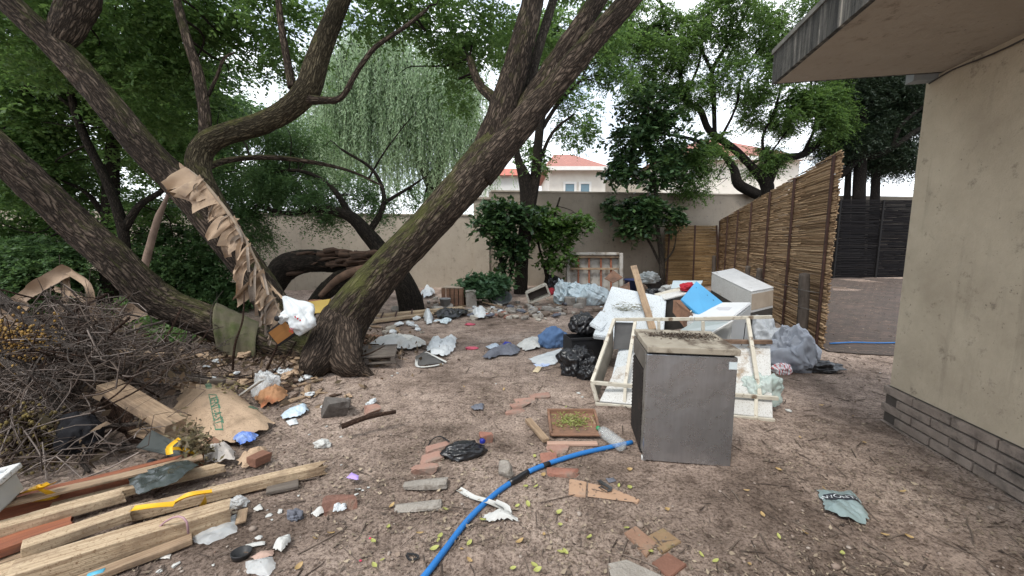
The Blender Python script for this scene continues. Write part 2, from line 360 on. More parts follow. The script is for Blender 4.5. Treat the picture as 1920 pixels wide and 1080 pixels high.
def bmo(name, bm, m, parent=None, loc=None, rot=None, smooth=False):
    me = bpy.data.meshes.new(name); bm.to_mesh(me); bm.free(); o = link(name, me, m, parent, smooth)
    if loc is not None: o.location = loc
    if rot is not None: o.rotation_euler = rot
    return o
def box(name, size, loc, rot, m, parent=None, bev=.004, sub=0, jit=0, seed=0):
    return bmo(name, jbox(*size, bev, sub, jit, seed), m, parent, loc, rot)
def stucco(name, base, dark, spot, sc=1.0):
    m, n, l, b = nodes(name); v = coords(n, l, (1, 1, 1)); a = noise(n, l, v, 1.1 * sc, 8, .7); r = ramp(n, [(.33, dark), (.62, base)]); l.new(a.outputs['Fac'], r.inputs[0])
    s = noise(n, l, v, 5.5, 12, .8); sr = ramp(n, [(.56, (0, 0, 0)), (.66, (.7,) * 3)]); l.new(s.outputs['Fac'], sr.inputs[0]); col = mixc(n, l, sr.outputs[0], r.outputs[0], spot)
    st = noise(n, l, coords(n, l, (3, 3, .35)), 3, 8, .7); str_ = ramp(n, [(.55, (0, 0, 0)), (.75, (.35,) * 3)]); l.new(st.outputs['Fac'], str_.inputs[0]); col = mixc(n, l, str_.outputs[0], col, spot)
    sp = noise(n, l, v, 34, 5, .6); spr = ramp(n, [(.66, (0, 0, 0)), (.72, (.6,) * 3)]); l.new(sp.outputs['Fac'], spr.inputs[0]); col = mixc(n, l, spr.outputs[0], col, tuple(x * .45 for x in spot))
    l.new(col, b.inputs['Base Color']); b.inputs['Roughness'].default_value = .9; b.inputs['Specular IOR Level'].default_value = .15
    f = noise(n, l, v, 16, 10, .75); bp = n.new('ShaderNodeBump'); bp.inputs['Strength'].default_value = .55; bp.inputs['Distance'].default_value = .02
    l.new(f.outputs['Fac'], bp.inputs['Height']); l.new(bp.outputs[0], b.inputs['Normal']); return m
def quadprism(pts, z0, z1):         # polygon footprint between two heights
    bm = bmesh.new(); a = [bm.verts.new((p[0], p[1], z0)) for p in pts]; b = [bm.verts.new((p[0], p[1], z1)) for p in pts]; n = len(pts)
    bm.faces.new(a[::-1]); bm.faces.new(b)
    for i in range(n): bm.faces.new((a[i], a[(i + 1) % n], b[(i + 1) % n], b[i]))
    bmesh.ops.recalc_face_normals(bm, faces=bm.faces); return bm

# ------------------------------------------------------------------ the house on the right
HC = G(1661, 790)                                   # its far left corner
HD = Vector((math.sin(R(11)), math.cos(R(11)), 0)); HN = Vector((HD.y, -HD.x, 0))
HT = D(1732, 150, HC.y).z                           # underside of the slab
def house():
    root = empty('house', HC, 'cream plastered house with a flat concrete roof slab and brick plinth, right edge', 'house')
    def fp(s0, s1, t0, t1): return [(HD.x * s + HN.x * t, HD.y * s + HN.y * t) for s, t in ((s0, t0), (s0, t1), (s1, t1), (s1, t0))]
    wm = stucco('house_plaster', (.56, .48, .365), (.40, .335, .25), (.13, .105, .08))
    hp = .36
    bmo('wall', quadprism(fp(-11, 0, 0, 7), hp - .03, HT), wm, root)
    # plinth: laid bricks proud of a mortar core
    pm = M('plinth_brick', (.34, .28, .235), (.23, .185, .155), 7, .9, .8, 30, (.09, .075, .065), 4, .45, .65, bdist=.02)
    mm = M('plinth_mortar', (.10, .085, .075), (.07, .06, .05), 20, .95)
    bmo('mortar', quadprism(fp(-10.98, .012, -.012, 6.9), -.35, hp - .035), mm, root)
    bm = bmesh.new(); bh = .078; rng = random.Random(4)
    ang = -math.atan2(HD.x, HD.y)
    for row in range(8):
        z = hp - .03 - bh * (row + .5); s = .03 - (row % 2) * .16
        while s > -6.0:
            L = .33 + rng.uniform(-.02, .02); a = min(s, .03); c = jbox(L - .014, .05, bh - .013, .006, 3, .008, rng.randint(0, 99))
            if a - s < .05 or True:
                mtx = Matrix.Translation((HD.x * (s - L / 2) - HN.x * (.012 - rng.uniform(0, .004)), HD.y * (s - L / 2) - HN.y * .012, z)) @ Matrix.Rotation(R(90) + ang, 4, 'Z')
                c.transform(mtx); me = bpy.data.meshes.new('t'); c.to_mesh(me); bm.from_mesh(me); bpy.data.meshes.remove(me)
            c.free(); s -= L
    bmo('plinth', bm, pm, root)
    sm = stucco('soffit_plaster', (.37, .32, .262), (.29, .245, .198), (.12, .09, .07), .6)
    em = stucco('weathered_concrete_edge', (.14, .13, .115), (.045, .042, .038), (.012, .012, .011), 2.5)
    em, n, l, bs = nodes('streaked_slab_edge'); v = coords(n, l, (7, 7, .5)); t = noise(n, l, v, 2.2, 10, .75); rp = ramp(n, [(.40, (.018, .018, .017)), (.52, (.07, .067, .06)), (.60, (.14, .13, .115)), (.66, (.36, .33, .28))]); l.new(t.outputs['Fac'], rp.inputs[0]); l.new(rp.outputs[0], bs.inputs['Base Color']); bs.inputs['Roughness'].default_value = .95
    t2 = noise(n, l, coords(n, l, (1, 1, 1)), 30, 8, .7); bp = n.new('ShaderNodeBump'); bp.inputs['Strength'].default_value = .7; bp.inputs['Distance'].default_value = .02; l.new(t2.outputs['Fac'], bp.inputs['Height']); l.new(bp.outputs[0], bs.inputs['Normal'])
    E = D(1447, 153, HC.y + .1); EL = Vector((E.x - HC.x, E.y - HC.y, 0)); t0 = EL.dot(HN); s1 = EL.dot(HD)
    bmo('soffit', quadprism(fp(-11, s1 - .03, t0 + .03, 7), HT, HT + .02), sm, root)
    bmo('roof_slab', quadprism(fp(-11, s1, t0, 7), HT + .004, HT + .25), em, root)
    # a drip edge of rough render along the slab top
    bmo('flashing', quadprism(fp(-11, s1 + .012, t0 - .012, t0 + .25), HT + .24, HT + .275), M('flashing_grey', (.22, .21, .19), (.1, .1, .09), 8), root)
    bmo('gutter', quadprism(fp(s1 + .016, s1 + .10, -.16, .4), HT - .035, HT + .05), M('gutter_paint', (.30, .32, .32), (.2, .21, .21), 6), root)
    w = MB(); rng2 = np.random.default_rng(2); pts = []
    for s in np.linspace(-3.0, -.06, 16): pts.append((HC.x + HD.x * s - HN.x * (.02 + rng2.uniform(0, .015)), HC.y + HD.y * s - HN.y * .02, HC.z + HT - HC.z - .03 - rng2.uniform(0, .03)))
    w.tube(pts, [.006] * len(pts), 5, .1); w.build('cable', M('cable_dark', (.06, .05, .045)), root)
HT -= HC.z
house()

# ------------------------------------------------------------------ boundary wall and what stands beyond
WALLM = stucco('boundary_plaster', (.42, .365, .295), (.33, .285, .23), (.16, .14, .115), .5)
def wally(x): return 13.35 + (x + 1.0) * .115
def boundary():
    root = empty('boundary_wall', GR(-.8, wally(-.8)), 'long plastered boundary wall at the back, stepping up after its pier', 'wall')
    def seg(name, x0, x1, z1, th=.22, z0=-.5, m=WALLM, off=0):
        p = [(x0 - root.location.x, wally(x0) + off - root.location.y), (x1 - root.location.x, wally(x1) + off - root.location.y), (x1 - root.location.x, wally(x1) + th + off - root.location.y), (x0 - root.location.x, wally(x0) + th + off - root.location.y)]
        return bmo(name, quadprism(p, z0 - root.location.z, z1 - root.location.z), m, root)
    zl = D(800, 404, wally(-3)).z; zr = D(1250, 364, wally(5)).z; xp = D(905, 400, 13.35).x
    seg('wall', -26, xp - .3, zl); pz = D(905, 374, 13.3).z
    seg('pier', xp - .3, xp + .22, pz, .4, off=-.09); seg('coping', xp - .36, xp + .28, pz + .07, .52, pz, off=-.15)
    seg('wall', xp + .22, 26, zr, m=stucco('shaded_wall_plaster', (.29, .25, .2), (.22, .185, .145), (.11, .095, .08), .5))  # right section: its shade is put into a darker plaster colour
    seg('coping', -26, xp - .36, zl + .05, .3, zl, off=-.04); seg('coping', xp + .28, 26, zr + .05, .3, zr, off=-.04)
boundary()
def window(u0, v0, u1, v1, Y, root, frm, glass):
    a = D(u0, v0, Y); b = D(u1, v1, Y); w = b.x - a.x; h = a.z - b.z; c = (a + b) / 2
    def rel(o): o.parent = root; o.matrix_parent_inverse = root.matrix_basis.inverted(); return o
    bm = bmesh.new(); t = .16
    for sx, sy, dx, dz in ((w + t, t, 0, h / 2), (w + t, t, 0, -h / 2), (t, h - t, -w / 2, 0), (t, h - t, w / 2, 0)):
        bmesh.ops.create_cube(bm, size=1, matrix=Matrix.Translation((dx, 0, dz)) @ Matrix.Diagonal((sx, .14, sy, 1)))
    f = rel(bmo('window', bm, frm, None, (c.x, Y - .02, c.z))); 
    p = box('pane', (w - t, .03, h - t), (0, .02, 0), None, glass, f, 0)
def neighbour():
    Y = 30.0; wallm = M('pale_render', (.72, .68, .60), (.62, .58, .51), 2); roof = M('clay_tiles', (.50, .17, .12), (.33, .10, .07), 9, .8, .5, 20, stretch=(3, 1, 1))
    tm = brickm('clay_tile_courses', (.46, .21, .16), (.33, .13, .10), (.14, .06, .05), 3.2, dirt=(.30, .14, .11), coordrot=(0, 0, 0))
    glass = M('window_glass', (.22, .32, .37), (.16, .25, .3), 1, .12, 0, spec=.6); frm = M('white_frame', (.75, .74, .70), (.66, .65, .61), 3)
    def block(name, lab, u0, u1, ve, vr, uend, vg, wins, ridge):
        a = D(u0, ve, Y); b = D(u1, ve, Y); root = empty(name, (a.x, Y, 0), lab, 'house')
        pts = [(0, 0), (b.x - a.x, 0), (b.x - a.x, 8), (0, 8)]
        bmo('wall', quadprism(pts, 0, a.z), wallm, root)
        z = a.z; rz = D(ridge, vr, Y + 4).z; rx = D(ridge, vr, Y + 4).x - a.x; W = b.x - a.x; o = .55
        bm = bmesh.new(); v = [bm.verts.new(p) for p in ((-o, -o, z), (W + o, -o, z), (W + o, 8 + o, z), (-o, 8 + o, z), (rx - .8, 4, rz), (rx + .8, 4, rz))]
        for f in ((0, 1, 5, 4), (1, 2, 5), (2, 3, 4, 5), (3, 0, 4), (3, 2, 1, 0)): bm.faces.new([v[i] for i in f])
        bmo('roof', bm, tm, root); box('fascia', (W + 2 * o + .1, .12, .28), (W / 2, -o - .07, z - .02), None, frm, root, .01)
        for q in wins: window(*q, Y, root, frm, glass)
        return root
    block('neighbour_house', 'pale house with red tiled roof behind the wall, two windows beside the thin tree', 1030, 1136, 318, 290, 0, 380, [(1087, 343, 1106, 378), (1058, 343, 1078, 378)], 1056)
    r = block('neighbour_house', 'white house with red tiled roof behind the wall, partly hidden by broadleaf trees', 1245, 1500, 299, 262, 0, 380, [(1290, 318, 1302, 345)], 1330)
    # low wing linking them
    a = D(1136, 340, Y); bmo('garage', quadprism([(0, 0), (3.6, 0), (3.6, 5), (0, 5)], 0, D(1136, 335, Y).z), M('garage_render', (.42, .37, .3), (.34, .3, .24), 3), None, (a.x + .05, Y + .5, 0))
    g = bpy.data.objects['garage']; g.name = 'garage_block'; tag(g, 'low beige flat roofed building between the two red roofed houses', 'building')
    r = empty('outbuilding', (D(935, 400, 24).x, 24, 0), 'white walled building seen under the big leaning stem, behind the pier', 'building')
    bmo('wall', quadprism([(-1.2, 0), (1.5, 0), (1.5, 4), (-1.2, 4)], 0, D(940, 330, 24).z), M('white_wall', (.8, .8, .78), (.72, .72, .7), 2), r)
    bm = bmesh.new(); z = D(940, 330, 24).z; v = [bm.verts.new(p) for p in ((-1.5, -.3, z), (1.8, -.3, z), (1.8, 4.3, z), (-1.5, 4.3, z), (-1.5, 2, z + .8), (1.8, 2, z + .8))]
    for f in ((0, 1, 5, 4), (2, 3, 4, 5), (1, 2, 5), (3, 0, 4), (3, 2, 1, 0)): bm.faces.new([v[i] for i in f])
    bmo('roof', bm, roof, r)
    w = empty('white_shed', (D(590, 420, 17).x, 17, 0), 'white panelled shed showing over the wall through the dark branches, left', 'shed')
    bmo('wall', quadprism([(-1, 0), (.9, 0), (.9, 2), (-1, 2)], 0, D(590, 398, 17).z), _M['white_wall'], w); bmo('roof', quadprism([(-1.15, -.15), (1.05, -.15), (1.05, 2.1), (-1.15, 2.1)], D(590, 398, 17).z, D(590, 398, 17).z + .1), frm, w)
neighbour()

# ------------------------------------------------------------------ reed screens
def reedm(name, cols):
    m, n, l, b = nodes(name); g = n.new('ShaderNodeNewGeometry'); k = len(cols); r = ramp(n, [(i / (k - 1), c) for i, c in enumerate(cols)])
    l.new(g.outputs['Random Per Island'], r.inputs[0]); t = noise(n, l, coords(n, l, (2, 2, 40)), 6, 8, .7); tr = ramp(n, [(.35, (.45, .4, .35)), (.55, (1, 1, 1))]); l.new(t.outputs['Fac'], tr.inputs[0])
    l.new(mixc(n, l, 1., r.outputs[0], tr.outputs[0], 'MULTIPLY'), b.inputs['Base Color']); b.inputs['Roughness'].default_value = .8; b.inputs['Specular IOR Level'].default_value = .12; return m
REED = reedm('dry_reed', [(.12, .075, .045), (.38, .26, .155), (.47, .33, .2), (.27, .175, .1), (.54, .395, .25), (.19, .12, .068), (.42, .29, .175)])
def reed_mesh(L, h0, h1, pitch, seed, seglen=1.6, seg=5):
    rng = np.random.default_rng(seed); mb = MB(); z = pitch / 2; hm = max(h0, h1)
    while z < hm:
        s0 = 0 if z < h0 else L * (z - h0) / (h1 - h0) if h1 > h0 else 0
        s1 = L if z < h1 else L * (h0 - z) / (h0 - h1) if h0 > h1 else L
        s = s0 + rng.uniform(-.05, .03)
        while s < s1 - .02:
            e = min(s + seglen * rng.uniform(.5, 1.3), s1 + rng.uniform(-.02, .05)); n = max(3, int((e - s) / .22)); r = pitch * rng.uniform(.46, .66)
            x = np.linspace(s, e, n); pts = np.stack([x, rng.normal(size=n) * .004 + rng.uniform(-.006, .006), z + np.cumsum(rng.normal(size=n) * .0025)], 1)
            mb.tube(pts, [r] * n, seg, raw=True, seed=int(rng.integers(50))); s = e
        z += pitch * rng.uniform(.85, 1.1)
    return mb
STRAP = M('red_brown_batten', (.075, .038, .03), (.04, .022, .018), 9, .8, .5)
POSTM = M('weathered_post', (.115, .095, .08), (.05, .04, .033), 8, .95, .8, 26, stretch=(1, 1, .15), bdist=.02)
def reed_fence():
    L = 8.95; root = empty('reed_fence', (F0.x, F0.y, F0.z), 'tall straw coloured reed fence with dark battens running to the back wall', 'fence')
    root.rotation_euler = (0, 0, math.atan2(FD.y, FD.x))
    zn = D(1572, 284, F0.y).z - F0.z; zf = 2.34
    mb = reed_mesh(L, zn, zf, .0175, 3)
    m = mb.build('reed_screen', REED); m.parent = root; m.location.z = .02
    mb = reed_mesh(L, zn - .03, zf - .02, .0175, 23); m = mb.build('reed_backing', REED); m.parent = root; m.location = (0, -.016, .012)
    rng = random.Random(3)
    for s in (.12, 1.62, 3.05, 4.5, 5.95, 7.4, 8.8):
        h = zn + (zf - zn) * s / L; b = jbox(.045 + rng.uniform(0, .02), .03, h - .03, .006, 0, .012, int(s * 9))
        bmo('batten', b, STRAP, root, (s, .034, h / 2), (0, R(rng.uniform(-1, 1)), 0))
        bmo('batten', jbox(.04, .03, h - .05, .006, 0, .01, int(s * 7)), STRAP, root, (s + .02, -.034, h / 2), (0, 0, 0))
    for s, h, r, off, ti in ((.33, 1.08, .075, .16, 3), (2.95, 1.0, .06, .14, -2), (3.9, 1.0, .055, .14, 0), (8.55, 1.1, .07, .16, 1)):
        t = MB(); t.tube([(s, off, -.1), (s + .01, off, h * .5), (s + .02 * ti, off + .01, h)], [r * 1.05, r, r * .92], 14, .06, .006, int(s * 5)); p = t.build('post', POSTM); p.parent = root
    w = MB()
    for z in (.55, .82): w.tube([(.1, .05, z), (.33, .24, z + .02), (1.6, .08, z - .03), (2.95, .22, z), (4.5, .09, z)], [.0035] * 5, 4, .15)
    wo = w.build('wire', M('fence_wire', (.25, .24, .23), (.15, .14, .13), 9, .5, 0, metal=.7)); wo.parent = root
reed_fence()
def small_reed():
    a = D(1258, 530, 13.45); b = D(1330, 530, 13.5); h = D(1290, 417, 13.8).z - a.z + .1; L = b.x - a.x + .55
    root = empty('leaning_reed', (a.x - .15, a.y, g1(a.x, a.y)), 'small shaded reed panel leaning on the back wall behind the fence end', 'fence panel')
    root.rotation_euler = (R(-8), 0, 0.1)
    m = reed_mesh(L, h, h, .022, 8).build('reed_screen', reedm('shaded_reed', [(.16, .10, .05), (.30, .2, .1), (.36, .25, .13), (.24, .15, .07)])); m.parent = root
    for s, t in ((.04, 5), (L * .52, 4), (L - .04, 0)):
        bmo('batten', jbox(.05, .03, h, .006, 0, .012, int(s * 9)), STRAP, root, (s + .03, -.035, h / 2), (0, R(t), 0))
small_reed()
def dark_reed():
    x0 = D(1566, 440, 13.9).x; root = empty('dark_screen', GR(x0, 13.9), 'black weathered reed screen standing before the wall beyond the house corner', 'fence panel'); root.rotation_euler = (0, 0, .08)
    h = D(1640, 375, 13.95).z - root.location.z
    m = reed_mesh(5.2, h, h + .05, .03, 5).build('reed_screen', reedm('blackened_reed', [(.006, .006, .007), (.014, .013, .014), (.008, .007, .008), (.022, .02, .02)])); m.parent = root
    for s in (.05, 1.7, 3.4, 5.1): bmo('batten', jbox(.06, .04, h, .006), M('black_batten', (.009, .008, .008)), root, (s, -.045, h / 2))
dark_reed()
# ------------------------------------------------------------------ the big leaning tree
def leaning_tree():
    B = G(622, 692); root = empty('leaning_tree', B, 'big mossy many stemmed tree leaning over the yard, nearest tree', 'tree')
    allp = []
    def part(name, pts, seg=56, step=.035, bark=.02, seed=1, m=BARK, lump=.07):
        mb = MB(); allp.append(stem(mb, [(u, v, Y, w * .94) for u, v, Y, w in pts], seg, step, bark, seed, lump)); return mb.build(name, m, root)
    mb = MB()
    P = [Vector((B.x - .05, B.y + .1, B.z - .25))] + [D(u, v, Y) for u, v, Y in ((626, 655, 4.75), (662, 582, 4.8), (724, 506, 4.9), (797, 429, 5.0), (864, 352, 5.1), (914, 294, 5.2), (950, 238, 5.25))]
    mb.tube(P, [.42, .335, .275, .228, .22, .235, .245, .165], 72, .03, .02, 3, lump=.08)
    fl = MB()
    for (u, v, w) in ((676, 700, .10), (580, 698, .12)):      # root flares
        q = G(u, v); fl.tube([D(640, 600, 4.75), (B + q) / 2 + Vector((0, 0, .16)), q + Vector((0, 0, .02)), q + (q - B) * .5 - Vector((0, 0, .08))], [.25, .2, w, .05], 28, .04, .015, int(w * 100))
    allp.append([tuple(p) for p in P]); mb.build('trunk', BARKA, root); fl.build('root_flare', BARKN, root)
    part('limb', [(900, 318, 5.2, 60), (932, 240, 5.25, 60), (960, 150, 5.35, 54), (985, 60, 5.45, 48), (1004, -20, 5.6, 42), (1040, -190, 5.9, 36), (1050, -420, 6.2, 24)], seed=5)
    part('limb', [(895, 325, 5.15, 70), (955, 258, 5.15, 60), (1030, 172, 5.1, 50), (1104, 85, 5.0, 46), (1180, 0, 4.9, 44), (1250, -80, 4.8, 40), (1400, -260, 4.7, 30)], seed=6)
    part('limb', [(945, 262, 5.3, 40), (998, 185, 5.3, 42), (1050, 105, 5.3, 40), (1108, 20, 5.3, 38), (1170, -80, 5.4, 30), (1230, -220, 5.4, 20)], 40, seed=7)
    part('branch', [(968, 225, 5.5, 20), (992, 160, 5.6, 20), (1010, 90, 5.7, 20), (1040, -10, 5.8, 18), (1060, -90, 6, 14)], 20, seed=8, bark=.006, m=BARKG)
    part('limb', [(640, 672, 4.75, 110), (570, 668, 4.7, 92), (490, 645, 4.6, 82), (400, 605, 4.45, 76), (300, 563, 4.3, 80), (210, 482, 4.15, 82), (140, 420, 4.07, 82), (65, 348, 3.95, 84), (0, 289, 3.85, 88), (-110, 190, 3.7, 92), (-300, 30, 3.5, 90)], 64, .03, .02, 9, lump=.06)
    part('limb', [(580, 680, 5.1, 80), (530, 600, 5.15, 70), (478, 520, 5.15, 66), (425, 450, 5.1, 68), (347, 357, 5.05, 70), (272, 280, 4.95, 70), (220, 217, 4.9, 68), (163, 150, 4.85, 66), (112, 94, 4.8, 64), (40, 26, 4.72, 62), (-20, -30, 4.65, 60), (-120, -130, 4.5, 52)], 60, .032, .018, 11, lump=.06)
    part('limb', [(96, 92, 4.78, 40), (122, 60, 4.83, 66), (147, 0, 4.9, 86), (160, -60, 5, 80), (180, -200, 5.2, 60)], 44, seed=12)
    part('limb', [(440, 440, 5.3, 40), (385, 350, 5.2, 50), (372, 305, 5.25, 54), (388, 270, 5.3, 54), (430, 250, 5.35, 46), (490, 232, 5.4, 44), (545, 202, 5.4, 46), (578, 165, 5.45, 50), (596, 110, 5.5, 46), (616, 55, 5.5, 42), (642, -10, 5.5, 40), (690, -110, 5.5, 30)], 44, .035, .012, 13, m=BARKM, lump=.1)
    part('branch', [(384, 265, 5.3, 26), (384, 215, 5.35, 26), (372, 140, 5.4, 24), (350, 70, 5.4, 20), (330, -10, 5.5, 18), (318, -120, 5.6, 12)], 20, seed=14, bark=.006)
    part('branch', [(570, 185, 5.4, 26), (605, 188, 5.4, 16), (640, 182, 5.4, 12), (672, 130, 5.4, 11), (705, 88, 5.4, 10), (760, 50, 5.5, 8), (800, 18, 5.6, 6)], 12, seed=15, bark=.004)
    part('branch', [(548, 165, 5.45, 20), (538, 110, 5.5, 16), (526, 40, 5.5, 14), (520, -30, 5.5, 12)], 14, seed=16, bark=.004)
    part('branch', [(372, 320, 5.4, 18), (430, 300, 5.9, 13), (510, 295, 6.3, 11), (590, 305, 6.6, 9), (660, 322, 6.8, 6), (720, 350, 7, 4)], 12, seed=17, bark=.004)
    part('branch', [(390, 180, 5.4, 8), (408, 140, 5.4, 7), (420, 110, 5.4, 6), (440, 98, 5.4, 3)], 8, seed=18, bark=.002)
    part('branch', [(960, 250, 5.2, 40), (930, 190, 5.6, 24), (900, 160, 6, 18), (880, 110, 6.2, 14)], 16, seed=19, bark=.004)
    # crown: high over the yard, its lowest sprays reaching into view
    ells = []
    for (u, v, Y, rx, rz, c) in ((70, 60, 6.2, 1.2, .7, 330), (230, 40, 6.4, 1.2, .8, 300), (300, 160, 6.8, 1.0, .8, 260), (500, 60, 6.5, 1.0, .6, 170), (690, 20, 6.6, .8, .3, 60),
                                 (880, 50, 6.8, .8, .6, 150), (870, 150, 7.2, .4, .5, 60), (800, 10, 6.6, 1.2, .3, 110), (1050, 30, 7.2, .9, .5, 170), (410, 20, 6.3, 1.2, .4, 200)):
        ells.append((D(u, v, Y), (rx, .9, rz), c))
    for _ in range(16):
        ells.append((Vector((random.uniform(-7, 4), random.uniform(2, 8), random.uniform(6.4, 9))), (1.6, 1.5, .9), 110))
    tw = MB(); rng = np.random.default_rng(3)
    ob, P = foliage('crown', ells, root, leafm('leaf_mid', [(.06, .12, .04), (.10, .18, .055), (.135, .225, .075), (.075, .145, .048)], .5), 21, 16, .34, .075, .02, .35, 1.1, .42)
    twiggy(tw, allp, [np.array(tuple(e[0])) + rng.normal(size=3) * .5 for e in ells for _ in range(3)], rng, .022); tw.build('twigs', BARKD, root)
leaning_tree()

# ------------------------------------------------------------------ trees and shrubs behind
LEAFD = leafm('leaf_dark', [(.045, .09, .036), (.075, .14, .052), (.10, .175, .065), (.058, .115, .044)], .45)
LEAFM = _M['leaf_mid']
LEAFB = leafm('leaf_bright', [(.048, .095, .028), (.075, .14, .04), (.105, .18, .055), (.06, .115, .034)], .5)
LEAFW = leafm('leaf_willow', [(.22, .31, .18), (.29, .39, .24), (.36, .46, .30), (.24, .33, .2)], .5)
LEAFC = leafm('leaf_conifer', [(.012, .024, .012), (.02, .036, .018), (.03, .045, .022)], .15)
LEAFG = leafm('leaf_glossy', [(.018, .042, .018), (.03, .065, .024), (.045, .085, .03), (.06, .11, .035)], .2, .35)
def tree(name, label, cat, base, limbs, ells, leafmat, bark=BARKD, group=None, seed=1, ntw=3, twr=.018, seg=14, ws=1, **kw):
    root = empty(name, base, label, cat, group); mb = MB(); L = []
    for k, pts in enumerate(limbs): L.append(stem(mb, [(u, v, Y, w * ws) for u, v, Y, w in pts], seg, .12, .008, seed + k))
    rng = np.random.default_rng(seed); E = [(D(u, v, Y), (rx, ry, rz), c) for (u, v, Y, rx, ry, rz, c) in ells]
    twiggy(mb, L, [np.array(tuple(e[0])) + rng.normal(size=3) * np.array(e[1]) * .5 for e in E for _ in range(ntw)], rng, twr)
    mb.build('trunk', bark, root)
    foliage('crown', E, root, leafmat, seed, **kw); return root
# left thicket
tree('forked_tree', 'dark forked tree behind the lowest leaning stem, far left', 'tree', G(236, 600), [
    [(238, 612, 7.2, 34), (236, 500, 7.2, 32), (228, 420, 7.2, 30), (200, 340, 7.2, 26), (165, 270, 7.2, 24), (138, 200, 7.2, 22), (125, 120, 7.2, 18), (110, 20, 7.2, 12)],
    [(232, 430, 7.2, 26), (262, 385, 7.3, 20), (300, 360, 7.5, 14), (340, 320, 7.6, 9)], [(140, 205, 7.2, 12), (90, 170, 7.1, 9), (40, 160, 7, 5)]],
    [(60, 190, 7.6, 1.1, 1, .9, 420), (40, 290, 7.8, 1.0, 1, .9, 380), (170, 170, 8.0, 1.2, 1, .9, 380), (110, 330, 8.2, 1, .9, .7, 260), (270, 250, 8.0, .9, .9, .7, 300), (300, 420, 8.4, .8, .8, .8, 200)], LEAFM, seed=31, ws=.75, nleaf=16, slen=.36, leaf=.08, wid=.022)
tree('thicket_tree', 'dark straight tree trunk wrapped in dense leaves, left behind the broken branch pile', 'tree', G(205, 590), [
    [(205, 604, 8.2, 40), (205, 592, 8.2, 38), (205, 480, 8.2, 36), (208, 360, 8.2, 32), (215, 220, 8.2, 24), (220, 80, 8.3, 14)], [(206, 420, 8.2, 16), (160, 360, 8, 9), (90, 330, 8, 5)]],
    [(200, 90, 9, 1.7, 1.3, 1.1, 520), (330, 90, 9, 1.3, 1.3, .9, 300), (350, 200, 9.2, 1.2, 1, .8, 300), (20, 60, 8.6, 1.3, 1.2, .9, 420)], LEAFD, seed=33, nleaf=16, slen=.38, leaf=.085, wid=.024)
tree('thicket_tree', 'slender mossy tree right beside the dark straight trunk, far left', 'tree', G(165, 585), [
    [(163, 604, 8.0, 26), (163, 590, 8.0, 24), (150, 500, 8, 22), (120, 400, 8, 18), (60, 280, 8, 12)]],
    [(30, 400, 8.6, 1.1, 1, .7, 300), (100, 440, 9, 1.0, .8, .6, 260), (0, 480, 8.5, 1.2, 1, .6, 260)], LEAFM, seed=35, nleaf=14, slen=.3, leaf=.08, wid=.022)
tree('spreading_tree', 'dark low limbed tree drooping over the left wall, behind the broken trunk', 'tree', G(768, 562), [
    [(774, 605, 8.6, 66), (770, 566, 8.6, 60), (752, 520, 8.6, 46), (722, 480, 8.6, 40), (690, 440, 8.6, 36), (655, 405, 8.6, 28), (600, 392, 8.6, 18), (540, 400, 8.6, 12), (480, 385, 8.6, 7)],
    [(660, 408, 8.6, 18), (620, 350, 8.7, 12), (560, 320, 8.8, 8), (480, 330, 8.9, 5)], [(690, 440, 8.6, 18), (720, 380, 8.8, 12), (700, 320, 9, 8), (640, 280, 9, 5)], [(720, 380, 8.8, 10), (770, 350, 9, 6), (800, 330, 9, 3)]],
    [(470, 350, 9, .85, .8, .6, 330), (550, 330, 9.2, .85, .8, .55, 330), (640, 350, 9.2, .8, .8, .4, 150), (590, 390, 9, .8, .7, .35, 200), (470, 420, 9, .7, .7, .45, 220), (700, 385, 9.2, .7, .7, .3, 80), (500, 260, 9.4, .9, .8, .5, 200), (770, 370, 9.3, .5, .5, .3, 40), (560, 250, 9.4, .7, .8, .4, 110)],
    LEAFD, seed=37, ws=.8, nleaf=18, slen=.42, leaf=.06, wid=.014, droop=.75, ntw=5)
for k, (u, v, Y, rx, rz, c, lab, lm) in enumerate((
    (60, 500, 7.6, 1.2, .6, 420, 'dark leafy bush filling the far left edge above the brush pile', LEAFD), (330, 480, 8.6, 1.0, .75, 420, 'dense dark bush between the two lower leaning stems', LEAFD),
    (430, 520, 9.0, .9, .55, 330, 'dark bush low behind the hanging dead banana leaf', LEAFD), (150, 540, 8.8, 1.3, .5, 330, 'low pale green bush behind the straight dark trunk', LEAFM),
    (300, 590, 7.0, .8, .35, 260, 'low ground bush under the lowest leaning stem', LEAFM))):
    p = D(u, v, Y); b = GR(p.x, Y); r = empty('bush', b, lab, 'bush'); mb = MB(); rng = np.random.default_rng(60 + k)
    for _ in range(9):
        q = np.array(tuple(p)) + rng.normal(size=3) * np.array((rx * .5, .3, rz * .45)); mb.tube([tuple(b + Vector((rng.normal() * .1, rng.normal() * .1, -.05))), tuple((np.array(tuple(b)) + q) / 2 + rng.normal(size=3) * .1), tuple(q)], [.022, .016, .006], 6, .12)
    mb.build('stems', BARKD, r); foliage('foliage', [(p, (rx, .7, rz), c), (p - Vector((0, 0, rz * .7)), (rx * .9, .6, rz * .6), c // 2)], r, lm, 70 + k, 14, .3, .075, .022, .4, .9, .36)
